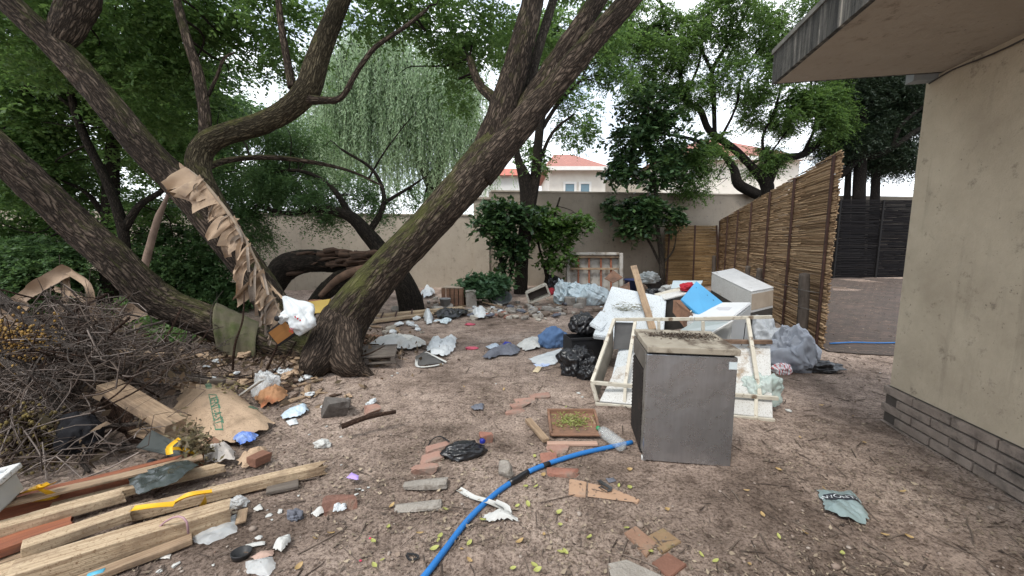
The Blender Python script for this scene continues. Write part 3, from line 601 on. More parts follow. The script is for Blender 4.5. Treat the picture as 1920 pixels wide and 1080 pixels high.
# far leafy backdrop beyond the wall, tree by tree
for k, (u, Y, top, w, lab) in enumerate(((60, 19, 60, 4.2, 'tall green tree beyond the wall at the far left edge'), (330, 20, 90, 4.0, 'tall green tree beyond the wall above the banana leaf'),
                                       (520, 21, 170, 3.4, 'rounded green tree beyond the wall left of the weeping willow'), (-180, 16, 40, 4, 'tall tree at the left margin beyond the wall'))):
    b = GR(D(u, 500, Y).x, Y); zt = D(u, top, Y).z; r = empty('tall_tree', b, lab, 'tree'); mb = MB(); rng = np.random.default_rng(90 + k)
    trunk = [(b.x, b.y, -.2), (b.x + .2, b.y, 3), (b.x - .1, b.y, 5.5), (b.x, b.y, zt - 1)]; mb.tube(trunk, [.25, .2, .15, .04], 10, .3, .01, k)
    E = []
    for _ in range(11): E.append((b + Vector((rng.uniform(-w, w) * .7, rng.uniform(-1.5, 1.5), rng.uniform(2.2, max(3.5, zt - .8)))), (1.5, 1.3, 1.0), 150))
    twiggy(mb, [trunk], [np.array(tuple(e[0])) for e in E], rng, .05); mb.build('trunk', BARKD, r)
    foliage('crown', E, r, LEAFM if k % 2 else LEAFD, 95 + k, 12, .5, .15, .05, .4, 1.6, .38)
# weeping willow
def willow():
    Y = 17.5; b = GR(D(805, 400, Y).x, Y); r = empty('weeping_willow', b, 'tall pale grey green weeping willow with hanging fronds beyond the wall', 'tree'); mb = MB(); rng = np.random.default_rng(5)
    L = [stem(mb, [(806, 535, Y, 32), (806, 470, Y, 28), (806, 380, Y, 26), (815, 340, Y, 24), (840, 260, Y, 16), (850, 180, Y, 12), (840, 90, Y, 8)], 14, .2, .02, 3), stem(mb, [(808, 350, Y, 20), (780, 280, Y, 14), (730, 180, Y, 12), (690, 90, Y, 8)], 12, .2, .01, 4),
         stem(mb, [(780, 280, Y, 10), (700, 230, Y - .5, 8), (650, 150, Y - .5, 6)], 10, .2, .01, 5), stem(mb, [(840, 260, Y, 10), (880, 190, Y - .3, 8), (900, 120, Y, 6)], 10, .2, .01, 6)]
    Vs = []; Fs = []; n0 = 0; tops = []
    arcs = [(700, 70, 95, 1.0, 190), (690, 60, 130, 1.1, 380), (800, 120, 110, 1.1, 360), (640, 110, 70, 1.1, 280), (870, 120, 50, 1., 150), (720, 230, 90, .8, 150), (660, 140, 70, .9, 130), (760, 60, 60, 1.0, 110), (740, 170, 80, .8, 130), (640, 220, 50, .6, 80), (850, 150, 60, .9, 110), (880, 230, 45, .7, 80), (830, 90, 60, 1., 80), (780, 250, 50, .6, 60)]
    for (u, v, w, lf, c) in arcs:
        for _ in range(c):
            a = rng.normal() * .55; uu = u + a * w; vv = v + abs(a) * 40 + rng.uniform(-22, 30); yy = Y + rng.uniform(-1.8, 1.2)
            top = np.array(tuple(D(uu, vv, yy))); Ln = rng.uniform(1.8, 4.6) * lf; Ln = min(Ln, top[2] - 2.2 - rng.uniform(0, .9)) if top[2] > 4.2 else Ln * .5
            if Ln < .5: continue
            m = int(Ln / .075); t = np.linspace(0, 1, m); dx = rng.normal(size=2) * .25
            P = np.stack([top[0] + dx[0] * np.sin(t * 1.5) + .06 * np.sin(t * 9 + rng.uniform(0, 6)), top[1] + dx[1] * np.sin(t * 1.5), top[2] - Ln * t + .15 * np.sin(t * 3)], 1)
            dr = rng.normal(size=(m, 3)) * np.array((.6, .6, .2)); dr[:, 2] -= .85
            V, F = leafquads(P, dr, rng.normal(size=(m, 3)), rng.uniform(.12, .22, m), np.full(m, .021)); Vs.append(V); Fs.append(F + n0); n0 += len(V)
            if rng.uniform() < .4: tops.append(top)
            if rng.uniform() < .5: mb.tube(P[::6], [.006] * len(P[::6]), 3, raw=True, cap=False)
    twiggy(mb, L, tops[:150], rng, .03); mb.build('trunk', BARKD, r)
    o = link('fronds', fmesh('fronds', np.vstack(Vs), np.vstack(Fs)), LEAFW); o.parent = r; o.matrix_parent_inverse = r.matrix_basis.inverted()
willow()
# mid trees
tree('thin_tree', 'thin dark twin stemmed tree in front of the back wall, right of the leaning stem', 'tree', G(978, 545), [
    [(975, 568, 11.5, 28), (976, 548, 11.5, 26), (980, 470, 11.5, 24), (988, 400, 11.5, 26), (985, 340, 11.5, 26), (972, 300, 11.5, 14), (962, 250, 11.5, 8)], [(988, 450, 11.5, 18), (990, 420, 11.5, 20), (1004, 330, 11.5, 20), (1012, 240, 11.5, 16), (1030, 150, 11.5, 10), (1050, 60, 11.5, 6)],
    [(1010, 250, 11.5, 10), (1050, 190, 11.6, 7), (1090, 150, 11.8, 5)], [(1005, 320, 11.5, 8), (1035, 250, 11.6, 6), (1075, 215, 11.6, 4)]],
    [(1080, 225, 11.8, .75, .6, .8, 130), (1040, 150, 11.8, .8, .6, .7, 150), (980, 90, 12, 1.0, .8, .8, 220), (1000, 300, 11.8, .4, .4, .6, 80), (1110, 120, 12, .8, .6, .6, 110), (1060, 50, 12, 1, .8, .6, 160), (1140, 60, 12, .8, .7, .6, 110), (1165, 150, 12, .5, .5, .5, 50), (1000, 180, 12, .6, .6, .6, 90)], LEAFM, seed=41, nleaf=14, slen=.32, leaf=.085, wid=.024)
tree('broadleaf_tree', 'small dark broadleaf tree with slim trunk before the back wall, left of the reed panel', 'tree', G(1240, 535), [
    [(1242, 555, 13.2, 21), (1242, 540, 13.2, 20), (1240, 480, 13.2, 16), (1232, 420, 13.2, 13), (1228, 350, 13.2, 11), (1222, 280, 13.2, 8), (1215, 200, 13.2, 4)], [(1240, 500, 13.2, 8), (1215, 450, 13.2, 7), (1185, 415, 13.2, 5)], [(1242, 495, 13.2, 6), (1262, 470, 13.2, 5), (1268, 440, 13.2, 3)]],
    [(1215, 200, 13.3, .9, .7, .7, 130), (1180, 260, 13.3, .75, .7, .7, 120), (1250, 250, 13.3, .9, .7, .8, 150), (1215, 310, 13.2, 1.2, .7, .6, 190), (1170, 325, 13.2, .6, .5, .3, 50), (1185, 385, 13, 1.1, .6, .28, 150), (1245, 405, 13, .6, .5, .35, 80), (1200, 425, 13, .7, .4, .25, 50)], LEAFG, bark=BARKG, seed=43, ws=.6, nleaf=8, slen=.34, leaf=.2, wid=.055, droop=.5, pull=.5, dens=.62)
tree('wall_shrub', 'large leaved shrub left of the thin twin stemmed tree', 'shrub', G(948, 540), [
    [(950, 572, 10.8, 10), (950, 545, 10.8, 10), (940, 490, 10.8, 8), (925, 440, 10.8, 6), (910, 400, 10.8, 4)], [(953, 572, 10.8, 8), (952, 540, 10.8, 8), (965, 480, 10.9, 6), (960, 410, 10.9, 4)]],
    [(920, 430, 10.8, .5, .4, .45, 90), (940, 395, 10.9, .6, .4, .35, 90), (950, 470, 10.9, .45, .3, .5, 80), (985, 400, 11, .4, .3, .3, 40)], LEAFG, seed=45, dens=.6, nleaf=8, slen=.3, leaf=.19, wid=.055, droop=.6)
tree('wall_shrub', 'bright leafy shrub right of the thin twin stemmed tree', 'shrub', G(1025, 540), [
    [(1022, 560, 11.8, 7), (1022, 545, 11.8, 7), (1030, 480, 11.8, 6), (1035, 420, 11.8, 5), (1050, 370, 11.8, 3)], [(1025, 520, 11.8, 5), (1010, 460, 11.8, 4), (1000, 420, 11.8, 3)]],
    [(1020, 405, 11.8, .5, .5, .35, 110), (1055, 435, 11.8, .6, .5, .3, 120), (1085, 412, 11.6, .4, .4, .18, 50), (1020, 430, 11.8, .6, .4, .45, 110), (1045, 480, 11.8, .55, .4, .35, 80)], leafm('leaf_fresh', [(.04, .085, .022), (.06, .12, .03), (.09, .16, .035)], .35), seed=47, dens=.5, nleaf=10, slen=.3, leaf=.14, wid=.042)
tree('ground_plant', 'low broad leaved green plant at the wall foot beside the wooden crate', 'plant', G(905, 560), [[(905, 560, 9.8, 5), (905, 540, 9.8, 4), (900, 525, 9.8, 3)]],
    [(890, 530, 9.8, .38, .3, .16, 45), (925, 528, 9.9, .4, .3, .18, 45), (905, 540, 9.7, .45, .3, .15, 40)], leafm('leaf_plant', [(.05, .11, .055), (.08, .15, .07), (.06, .12, .05)], .3), seed=49, nleaf=7, slen=.22, leaf=.16, wid=.055, droop=.5, twr=.006)
tree('spreading_acacia', 'wide spreading feathery tree with sinuous dark limbs behind the reed fence', 'tree', GR(D(1436, 400, 14.2).x, 14.2), [
    [(1436, 540, 14.2, 46), (1436, 450, 14.2, 42), (1436, 380, 14.2, 40), (1437, 345, 14.2, 42), (1405, 308, 14.2, 26), (1372, 276, 14.2, 24), (1330, 245, 14.2, 22), (1312, 205, 14.2, 20), (1282, 185, 14.2, 17), (1272, 110, 14.2, 13), (1245, 30, 14.2, 10), (1225, -60, 14.2, 6)],
    [(1420, 365, 14.2, 36), (1385, 345, 14.2, 34), (1375, 315, 14.2, 26), (1350, 285, 14, 18), (1300, 262, 14, 12), (1240, 250, 13.8, 7)],
    [(1440, 345, 14.2, 30), (1462, 300, 14.2, 26), (1505, 290, 14.2, 24), (1545, 262, 14.2, 22), (1600, 225, 14.2, 20), (1640, 180, 14.2, 16), (1655, 120, 14.2, 12)],
    [(1340, 250, 14.2, 14), (1338, 180, 14.2, 16), (1335, 135, 14.2, 15), (1365, 80, 14.2, 12), (1400, 20, 14.2, 9), (1420, -60, 14.2, 6)], [(1336, 137, 14.2, 11), (1305, 75, 14.2, 9), (1270, 30, 14.2, 7), (1230, 0, 14.2, 4)],
    [(1440, 320, 14.2, 12), (1430, 260, 14, 9), (1455, 200, 14, 9), (1470, 120, 14, 7), (1465, 40, 14, 4)], [(1505, 290, 14.2, 12), (1530, 230, 14, 10), (1520, 170, 14, 9), (1530, 90, 14, 6)],
    [(1282, 185, 14.2, 9), (1310, 120, 14.2, 8), (1320, 40, 14.2, 5)], [(1400, 310, 14.1, 9), (1440, 290, 14, 7), (1480, 240, 14, 5)], [(1350, 262, 14.2, 9), (1380, 200, 14, 8), (1395, 130, 14, 6), (1450, 60, 14, 4)]],
    [(1300, 60, 14.3, 1.6, 1.2, .9, 260), (1230, 110, 14, 1.2, 1, .9, 200), (1420, 60, 14.3, 1.5, 1, .9, 200), (1380, 150, 14, 1.2, 1, .8, 170), (1480, 110, 14.3, 1.0, 1, .8, 130), (1450, 200, 14.4, 1.1, 1, .8, 200), (1500, 210, 14, 1.1, .8, .8, 240),
     (1330, 300, 13.6, .8, .6, .5, 130), (1300, 345, 13.6, .55, .5, .4, 80), (1200, 40, 14, 1.2, 1, .7, 170), (1150, 90, 13.6, 1, .8, .6, 110), (1545, 200, 14.2, .8, .8, .8, 130), (1420, 300, 14.4, 1, .6, .5, 120), (1500, 20, 14.4, 1.2, 1, .7, 120), (1290, 180, 14, .9, .8, .5, 90), (1560, 240, 14, .7, .7, .5, 90), (1360, 20, 13.8, 1.3, 1, .7, 130), (1260, 190, 14.2, .8, .8, .5, 80), (1210, 160, 14, .6, .7, .5, 60), (1540, 90, 14.4, .9, .8, .8, 120), (1350, 270, 14.2, .7, .6, .4, 60), (1270, 290, 14, .6, .6, .3, 60)],
    LEAFB, seed=51, dens=1.6, ws=.6, bark=BARKK, nleaf=18, slen=.42, leaf=.08, wid=.02, droop=.45, ntw=8, twr=.022, clump=1.0, thr=.5)
for k, (u, Y, w, lab) in enumerate(((1588, 14.5, 13, 'dark conifer trunk nearest the near end of the reed fence'), (1610, 14.3, 25, 'thickest dark conifer in front of the far right wall'), (1640, 14.5, 18, 'slim conifer closest to the house corner'))):
    tree('dark_conifer', lab, 'tree', GR(D(u, 500, Y).x, Y), [[(u - 4, 540, Y, w * 1.15), (u - 4, 510, Y, w * 1.1), (u, 380, Y, w), (u + 6, 250, Y, w * .85), (u + 12, 100, Y, w * .6), (u + 16, -80, Y, w * .3)]] + ([[(1575, 330, Y, 16), (1610, 300, Y, 15), (1660, 285, Y - .3, 14), (1720, 245, Y - .5, 12), (1770, 220, Y - .6, 9)], [(1670, 283, Y - .3, 9), (1690, 235, Y - .4, 9), (1730, 200, Y - .5, 7)]] if k == 1 else []),
        [(u + dx, v, Y + .3, 1.0, .8, .6, 260) for dx, v in ((0, 120), (-20, 180), (20, 200), (30, 160), (10, 250), (-20, 270), (50, 230), (60, 290), (75, 180))] + [(u + 12, -40, Y + .2, 1.1, 1, .7, 150), (u + 16, -110, Y + .2, .9, .8, .8, 110), (u + 30, 40, Y, 1.1, 1, .8, 150), (u + 45, 175, Y, .5, .5, .4, 40)], LEAFC, seed=55 + k, bark=BARKK, nleaf=16, slen=.45, leaf=.11, wid=.014, droop=.7, ntw=2)
# ------------------------------------------------------------------ builders for the dumped things
def trin(P, s):
    # random values joined by flat facets: sharp creases
    fl = np.floor(P); i = fl.astype(np.int64); fr = P - fl; o = np.argsort(-fr, axis=1); fs = np.take_along_axis(fr, o, 1); n = len(P); ar = np.arange(n); cur = i.copy()
    r = (1 - fs[:, 0]) * _h(cur[:, 0], cur[:, 1], cur[:, 2], s)
    for k in range(3):
        cur[ar, o[:, k]] += 1; w = fs[:, k] - (fs[:, k + 1] if k < 2 else 0); r = r + w * _h(cur[:, 0], cur[:, 1], cur[:, 2], s)
    return r
def crease(P, seed, f=5.0, n=6):
    rng = np.random.default_rng(seed); r = 0; tot = 0; w = (np.stack([vn(P * f * .5, seed + k) for k in range(3)], 1) - .5) * .35
    for k in range(4):
        q, _ = np.linalg.qr(rng.normal(size=(3, 3))); am = (1, .62, .36, .2)[k]; st = rng.uniform(.55, 1, 3)
        r = r + am * (trin((P + w / f) @ q * st * f * (.55, 1.15, 2.2, 4.2)[k] + rng.uniform(0, 50, 3), seed + k * 7) - .5); tot += am
    return r / tot * 4.2
def densify(poly, n):
    p = np.array(poly, float); q = np.vstack([p, p[:1]]); s = np.concatenate([[0], np.cumsum(np.linalg.norm(np.diff(q, axis=0), axis=1))]); t = np.linspace(0, s[-1], n, endpoint=False)
    return np.stack([np.interp(t, s, q[:, k]) for k in range(q.shape[1])], 1)
def zsheet(P2, seed, amp, f, dome, r, base, rag=0):
    p3 = np.stack([P2[:, 0], P2[:, 1], P2[:, 0] * 0 + seed], 1); c = crease(p3, seed, f * 2.4)
    return gh(P2[:, 0], P2[:, 1]) + base + dome * (1 - r ** 2) + amp * (c * .6 + .75) * (1 - .45 * r ** 4)
_SHEET = {}
def sheet(name, label, cat, poly, m, amp=.02, f=9, dome=.0, base=.006, seed=1, group=None, nb=96, nr=26, jag=.14, px=True):
    B = np.array([tuple(G(u, v))[:2] for u, v in poly]) if px else np.array(poly, float); B = densify(B, nb); c = B.mean(0)
    B0 = B.copy()
    if jag: B = c + (B - c) * (1 + jag * (vn(np.stack([np.arange(nb) * .45, np.zeros(nb), np.zeros(nb)], 1), seed)[:, None] - .5))
    rr = np.linspace(0, 1, nr + 1)[1:]; P = np.vstack([c[None]] + [c + (B - c) * r for r in rr]); R_ = np.concatenate([[0]] + [np.full(nb, r) for r in rr])
    q0 = np.linalg.norm(B - c, axis=1) / np.linalg.norm(B0 - c, axis=1); RD = np.concatenate([[0]] + [r * q0 for r in rr]); z = zsheet(P, seed, amp, f, dome, np.minimum(RD, 1.0) if dome else R_, base); o = Vector((c[0], c[1], g1(*c))); V = np.column_stack([P, z]) - np.array(tuple(o))
    F = []
    for k in range(nr - 1):
        for j in range(nb): j2 = (j + 1) % nb; a = 1 + k * nb; F.append((a + j, a + j2, a + nb + j2, a + nb + j))
    me = bpy.data.meshes.new(name); tri = [(0, 1 + j, 1 + (j + 1) % nb) for j in range(nb)]; me.from_pydata(V.tolist(), [], tri + F); me.validate()
    ob = link(name, me, m); ob.location = o; _SHEET[ob.name] = (c, B, seed, amp, f, dome, base)
    return tag(ob, label, cat, group)
def onsheet(ob, P2, lift=.004):
    from mathutils.bvhtree import BVHTree
    me = ob.data; t = BVHTree.FromPolygons([v.co[:] for v in me.vertices], [p.vertices[:] for p in me.polygons]); o = ob.location; out = []
    for x, y in P2:
        h = t.ray_cast(Vector((x - o.x, y - o.y, 3)), Vector((0, 0, -1)))[0]
        if h is None: h = t.find_nearest(Vector((x - o.x, y - o.y, 0)))[0]
        out.append((h.x, h.y, h.z + lift))
    return np.array(out)
def textmesh(s, size):
    cu = bpy.data.curves.new('t', 'FONT'); cu.body = s; cu.size = size; cu.align_x = 'CENTER'; cu.align_y = 'CENTER'; cu.resolution_u = 3
    o = bpy.data.objects.new('t', cu); COL.objects.link(o); bpy.context.view_layer.update(); me = bpy.data.meshes.new_from_object(o.evaluated_get(bpy.context.evaluated_depsgraph_get()))
    bpy.data.objects.remove(o); bpy.data.curves.remove(cu); me.materials.clear(); return me
def sheettext(ob, s, uv, size, ang, m, name='lettering', flip=False):
    me = textmesh(s, size); c = G(*uv); V = np.array([v.co[:2] for v in me.vertices]); 
    bm = bmesh.new(); bm.from_mesh(me); bmesh.ops.triangulate(bm, faces=bm.faces); bmesh.ops.subdivide_edges(bm, edges=[e for e in bm.edges if e.calc_length() > size * .25], cuts=1, use_grid_fill=False); bmesh.ops.triangulate(bm, faces=bm.faces); bm.to_mesh(me); bm.free()
    V = np.array([v.co[:2] for v in me.vertices]); ca, sa = math.cos(ang), math.sin(ang); P = np.stack([c.x + V[:, 0] * ca - V[:, 1] * sa, c.y + V[:, 0] * sa + V[:, 1] * ca], 1)
    W = onsheet(ob, P); me.vertices.foreach_set('co', W.astype(np.float32).ravel()); me.update(); return link(name, me, m, ob, False)
def patch(ob, poly, m, name='printed_band', lift=.0025, px=True, nu=24, nv=8):
    q = [np.array(tuple(G(*p))[:2]) for p in poly]; s, t = np.meshgrid(np.linspace(0, 1, nu), np.linspace(0, 1, nv), indexing='ij'); s = s.ravel()[:, None]; t = t.ravel()[:, None]
    P = (1 - s) * (1 - t) * q[0] + s * (1 - t) * q[1] + s * t * q[2] + (1 - s) * t * q[3]; W = onsheet(ob, P, lift); i, j = np.meshgrid(np.arange(nu - 1), np.arange(nv - 1), indexing='ij')
    F = np.stack([i * nv + j, (i + 1) * nv + j, (i + 1) * nv + j + 1, i * nv + j + 1], 2).reshape(-1, 4); return link(name, fmesh(name, W, F), m, ob)
_ICO = {}
def ico(k):
    if k not in _ICO:
        bm = bmesh.new(); bmesh.ops.create_icosphere(bm, subdivisions=k, radius=1); _ICO[k] = (np.array([v.co[:] for v in bm.verts]), [[v.index for v in f.verts] for f in bm.faces]); bm.free()
    return _ICO[k]
def bag(name, label, cat, loc, size, m, seed=1, rz=0, amp=.22, f=2.2, sub=5, flat=.55, group=None, lump=.35, neck=0, parent=None, rot=None, vec=0, cone=0):
    V, F = ico(sub); V = V.copy(); c = crease(V + seed, seed, f * 1.7, 7); l = fbm(V * 1.5 + seed * 3.7, seed, 3) - .45; s = 1 + amp * c + lump * l * 2; W = V * s[:, None]
    W[:, 2] = np.where(W[:, 2] < -flat, -flat + (W[:, 2] + flat) * .12, W[:, 2])
    if vec: W = W + np.stack([crease(V + seed + 9 * k_, seed + 31 * k_, f * 1.3, 7) for k_ in range(3)], 1) * vec
    if cone: W[:, :2] *= (1 - cone * W[:, 2:3])
    if neck: k = sstep(W[:, 2], .45, 1.0); W[:, :2] *= (1 - .75 * k)[:, None]; W[:, 2] += neck * k
    W[:, 2] += flat; W = W * np.array(size); me = bpy.data.meshes.new(name); me.from_pydata(W.tolist(), [], F); o = link(name, me, m, parent); o.location = loc; o.rotation_euler = rot or (0, 0, rz)
    return tag(o, label, cat, group)
def hexa(name, top, down, m, parent=None, bev=.006, label=None, cat=None, group=None, bot=None):
    # a box from four top corners and a drop vector (or four bottom corners); mesh in its own frame at its base centre
    top = [Vector(p) for p in top]; bot = [Vector(p) for p in bot] if bot else [p + Vector(down) for p in top]; c = sum(bot, Vector()) / 4; bm = bmesh.new()
    a = [bm.verts.new(p - c) for p in top]; b = [bm.verts.new(p - c) for p in bot]; bm.faces.new(a); bm.faces.new(b[::-1])
    for i in range(4): bm.faces.new((a[i], b[i], b[(i + 1) % 4], a[(i + 1) % 4]))
    bmesh.ops.recalc_face_normals(bm, faces=bm.faces)
    if bev: bmesh.ops.bevel(bm, geom=list(bm.edges), offset=bev, segments=2, affect='EDGES')
    o = bmo(name, bm, m, None, c)
    if parent is not None: o.location = c - parent.location; o.parent = parent
    return tag(o, label, cat, group)
def slab(name, q, th, m, parent=None, bev=.003, **kw):
    q = [Vector(p) for p in q]; n = (q[1] - q[0]).cross(q[3] - q[0]).normalized(); n = n if n.z > 0 else -n
    return hexa(name, q, -n * th, m, parent, bev, **kw)
def bar(name, p0, p1, w, h, m, parent=None, bev=.003, sub=0, jit=0, seed=0, roll=0, label=None, cat=None, group=None, split=0):
    p0, p1 = Vector(p0), Vector(p1); d = p1 - p0; L = d.length; X = d.normalized(); Z = Vector((0, 0, 1)) - X * X.z
    if Z.length < .05: Z = Vector((0, 1, 0)) - X * X.y
    Z.normalize(); Y = Z.cross(X); bm = jbox(L, w, h, bev, sub, jit, seed)
    if split:                       # a splintered end
        rng = random.Random(seed)
        for v in bm.verts:
            if v.co.x > L * .5 - .02: v.co.x -= rng.uniform(0, split)
    M3 = Matrix((X, Y, Z)).transposed().to_4x4() @ Matrix.Rotation(roll, 4, 'X'); c = (p0 + p1) / 2
    me = bpy.data.meshes.new(name); bm.to_mesh(me); bm.free(); o = link(name, me, m, None, False)
    o.matrix_world = Matrix.Translation(c - (parent.location if parent else Vector())) @ M3
    if parent is not None: o.parent = parent
    return tag(o, label, cat, group)
def ribbon(name, pts, w, m, label=None, cat=None, group=None, parent=None, curl=.15, seed=1, nw=5, up=(0, 0, 1)):
    P, r = resample(pts, [1] * len(pts), .02); n = len(P); T = unit(np.gradient(P, axis=0)); S = unit(np.cross(T, np.array(up)) + (fbm(P * 6, seed, 2)[:, None] - .45) * curl * 4); rng = np.random.default_rng(seed)
    t = np.linspace(-1, 1, nw); wv = w / 2 * (1 + .3 * (fbm(P * 9, seed + 3, 2) - .45)); N = np.cross(S, T); V = P[:, None, :] + S[:, None, :] * (t[None, :] * wv[:, None])[:, :, None] + N[:, None, :] * (curl * w * (t[None, :] ** 2 - .5) * (1 + .5 * np.sin(np.arange(n) * .35))[:, None])[:, :, None]
    V = V.reshape(-1, 3); i, j = np.meshgrid(np.arange(n - 1), np.arange(nw - 1), indexing='ij'); F = np.stack([i * nw + j, (i + 1) * nw + j, (i + 1) * nw + j + 1, i * nw + j + 1], 2).reshape(-1, 4)
    o = Vector(V.mean(0)); ob = link(name, fmesh(name, V - np.array(tuple(o)), F), m); ob.location = o
    if parent is not None: ob.location = o - parent.location; ob.parent = parent
    return tag(ob, label, cat, group)
def rock(name, label, loc, size, m, seed=1, rz=0, group=None, cat='rock', sharp=.6, tilt=0):
    V, F = ico(3); V = V.copy(); rng = np.random.default_rng(seed)
    s = np.sign(V) * np.abs(V) ** sharp; s = s / np.abs(s).max() ; s = s * (1 + .35 * (fbm(V * 2 + seed, seed, 4)[:, None] - .45))
    for _ in range(4):
        d = unit(rng.normal(size=3)); h = rng.uniform(.6, .85); x = s @ d; s = s - np.maximum(0, x - h)[:, None] * d
    W = s * np.array(size) / 2; me = bpy.data.meshes.new(name); me.from_pydata(W.tolist(), [], F); o = link(name, me, m, None, False); o.location = loc; o.rotation_euler = (tilt, tilt * .5, rz); return tag(o, label, cat, group)
def lathe(prof, seg=24):
    V = []; F = []; n = len(prof)
    for r, z in prof:
        for k in range(seg): a = 2 * math.pi * k / seg; V.append((r * math.cos(a), r * math.sin(a), z))
    for i in range(n - 1):
        for k in range(seg): k2 = (k + 1) % seg; F.append((i * seg + k, i * seg + k2, (i + 1) * seg + k2, (i + 1) * seg + k))
    return np.array(V), F
def lathed(name, prof, m, seg=24, parent=None, loc=None, rot=None, label=None, cat=None):
    V, F = lathe(prof, seg); me = bpy.data.meshes.new(name); me.from_pydata(V.tolist(), [], F); o = link(name, me, m, parent)
    if loc is not None: o.location = loc
    if rot is not None: o.rotation_euler = rot
    return tag(o, label, cat)

# ------------------------------------------------------------------ materials of the dumped things
WOODL = M('raw_pine', (.55, .425, .285), (.33, .235, .145), 9, .8, .8, 22, (.20, .14, .09), 3.5, .5, .7, stretch=(.35, 8, 8), lo=.36, hi=.6, fine=(.25, .16, .09))
WOODO = M('old_plank', (.40, .29, .19), (.20, .135, .085), 9, .8, .6, 18, (.09, .065, .05), 2.2, .5, .7, stretch=(.5, 9, 9))
WOODR = M('red_stained_wood', (.33, .12, .06), (.17, .065, .04), 5, .75, .6, 18, (.07, .05, .04), 2.2, .52, .7, stretch=(.5, 8, 8))
WOODB = M('brown_board', (.27, .15, .095), (.18, .10, .065), 4, .8, .5, 18, (.10, .07, .055), 3, .5, .7, stretch=(.6, 6, 6))
WOODG = M('grey_board', (.17, .145, .12), (.09, .075, .065), 5, .85, .6, 18, (.05, .04, .035), 3, .5, .7, stretch=(.5, 8, 8))
WHITEP = M('dirty_white_paint', (.60, .60, .58), (.50, .50, .48), 3, .45, .15, 30, (.30, .23, .16), 3.2, .58, .68, fine=(.25, .22, .18))
CREAMP = M('chipped_cream_paint', (.58, .55, .47), (.46, .42, .34), 8, .5, .3, 40, (.17, .12, .08), 9, .55, .64)
FOAM = M('stained_foam_board', (.60, .64, .66), (.50, .54, .56), 3, .7, .6, 30, (.28, .27, .24), 7, .62, .68, fine=(.18, .17, .15), bdist=.012)
BLUEP = M('blue_plastic_panel', (.08, .33, .58), (.07, .28, .50), 3, .45, .1, 30, (.04, .10, .16), 9, .64, .7)
BLACKBAG = M('black_bin_bag', (.016, .016, .018), (.011, .011, .012), 4, .28, .35, 14, (.10, .09, .08), 5, .66, .8, spec=.5, bdist=.012)
GREYTARP = M('grey_tarp', (.30, .32, .36), (.22, .24, .28), 3, .5, .3, 12, (.15, .14, .14), 3, .58, .75, bdist=.012)
WHITEBAG = M('white_plastic', (.62, .64, .64), (.5, .53, .54), 4, .4, .3, 16, (.33, .29, .24), 4, .6, .75, bdist=.01)
WHITECLOTH = M('soiled_white_cloth', (.56, .56, .53), (.42, .42, .4), 4, .85, .4, 40, (.27, .23, .18), 4, .55, .72)
PALETARP = M('pale_blue_tarp', (.56, .64, .66), (.45, .53, .56), 3, .5, .3, 12, (.26, .26, .24), 3, .58, .74, bdist=.012)
GREYCLOTH = M('grey_cloth', (.16, .17, .20), (.10, .105, .125), 4, .9, .4, 60)
BLUECLOTH = M('denim_blue_cloth', (.11, .19, .34), (.07, .13, .25), 4, .85, .5, 50, (.05, .06, .08), 4, .58, .72)
KRAFT = M('kraft_paper', (.47, .34, .23), (.38, .27, .18), 3, .8, .3, 14, (.22, .155, .10), 4, .56, .72, fine=(.24, .17, .11))
BRICK = M('worn_red_brick', (.36, .17, .12), (.24, .115, .085), 6, .9, .8, 30, (.20, .16, .13), 6, .5, .66, bdist=.012)
BRICKP = M('dusty_pink_brick', (.38, .23, .18), (.29, .17, .13), 6, .9, .8, 30, (.24, .19, .155), 6, .46, .64, bdist=.012)
CONC = M('rough_concrete', (.37, .34, .30), (.25, .225, .195), 9, .92, .9, 30, (.15, .125, .10), 6, .52, .68, bdist=.02)
CONCD = M('dark_concrete', (.16, .145, .13), (.09, .08, .072), 6, .92, .8, 30, (.06, .05, .045), 5, .5, .66, bdist=.015)
YELLOW = M('yellow_tape', (.72, .42, .02), (.60, .33, .015), 4, .45, .2, 20, (.25, .15, .05), 6, .6, .75)
def clearm(name, tint, a=.35, rough=.25):
    m, n, l, b = nodes(name); b.inputs['Base Color'].default_value = (*tint, 1); b.inputs['Roughness'].default_value = rough; b.inputs['Alpha'].default_value = a
    b.inputs['Specular IOR Level'].default_value = .7; v = coords(n, l, (1, 1, 1)); t = noise(n, l, v, 14, 6); bp = n.new('ShaderNodeBump'); bp.inputs['Strength'].default_value = .5; bp.inputs['Distance'].default_value = .02
    l.new(t.outputs['Fac'], bp.inputs['Height']); l.new(bp.outputs[0], b.inputs['Normal']); _M[name] = m; return m
CLEAR = clearm('clear_film', (.75, .78, .78), .45)
BOTTLE = clearm('clear_bottle', (.62, .66, .66), .28, .08)
SMOKE = M('smoky_plastic', (.05, .06, .055), (.035, .042, .04), 3, .18, .3, 16, (.35, .36, .34), 10, .62, .7, spec=.6)
BLACKM = M('matt_black', (.02, .02, .022), (.014, .014, .015), 4, .7, .1)
INK = M('green_ink', (.05, .17, .10), (.07, .2, .13), 20, .8, 0); REDINK = M('red_ink', (.5, .03, .05), (.42, .03, .05), 9, .6, 0); WHITEINK = M('white_ink', (.7, .74, .76), None, 9, .5, 0)
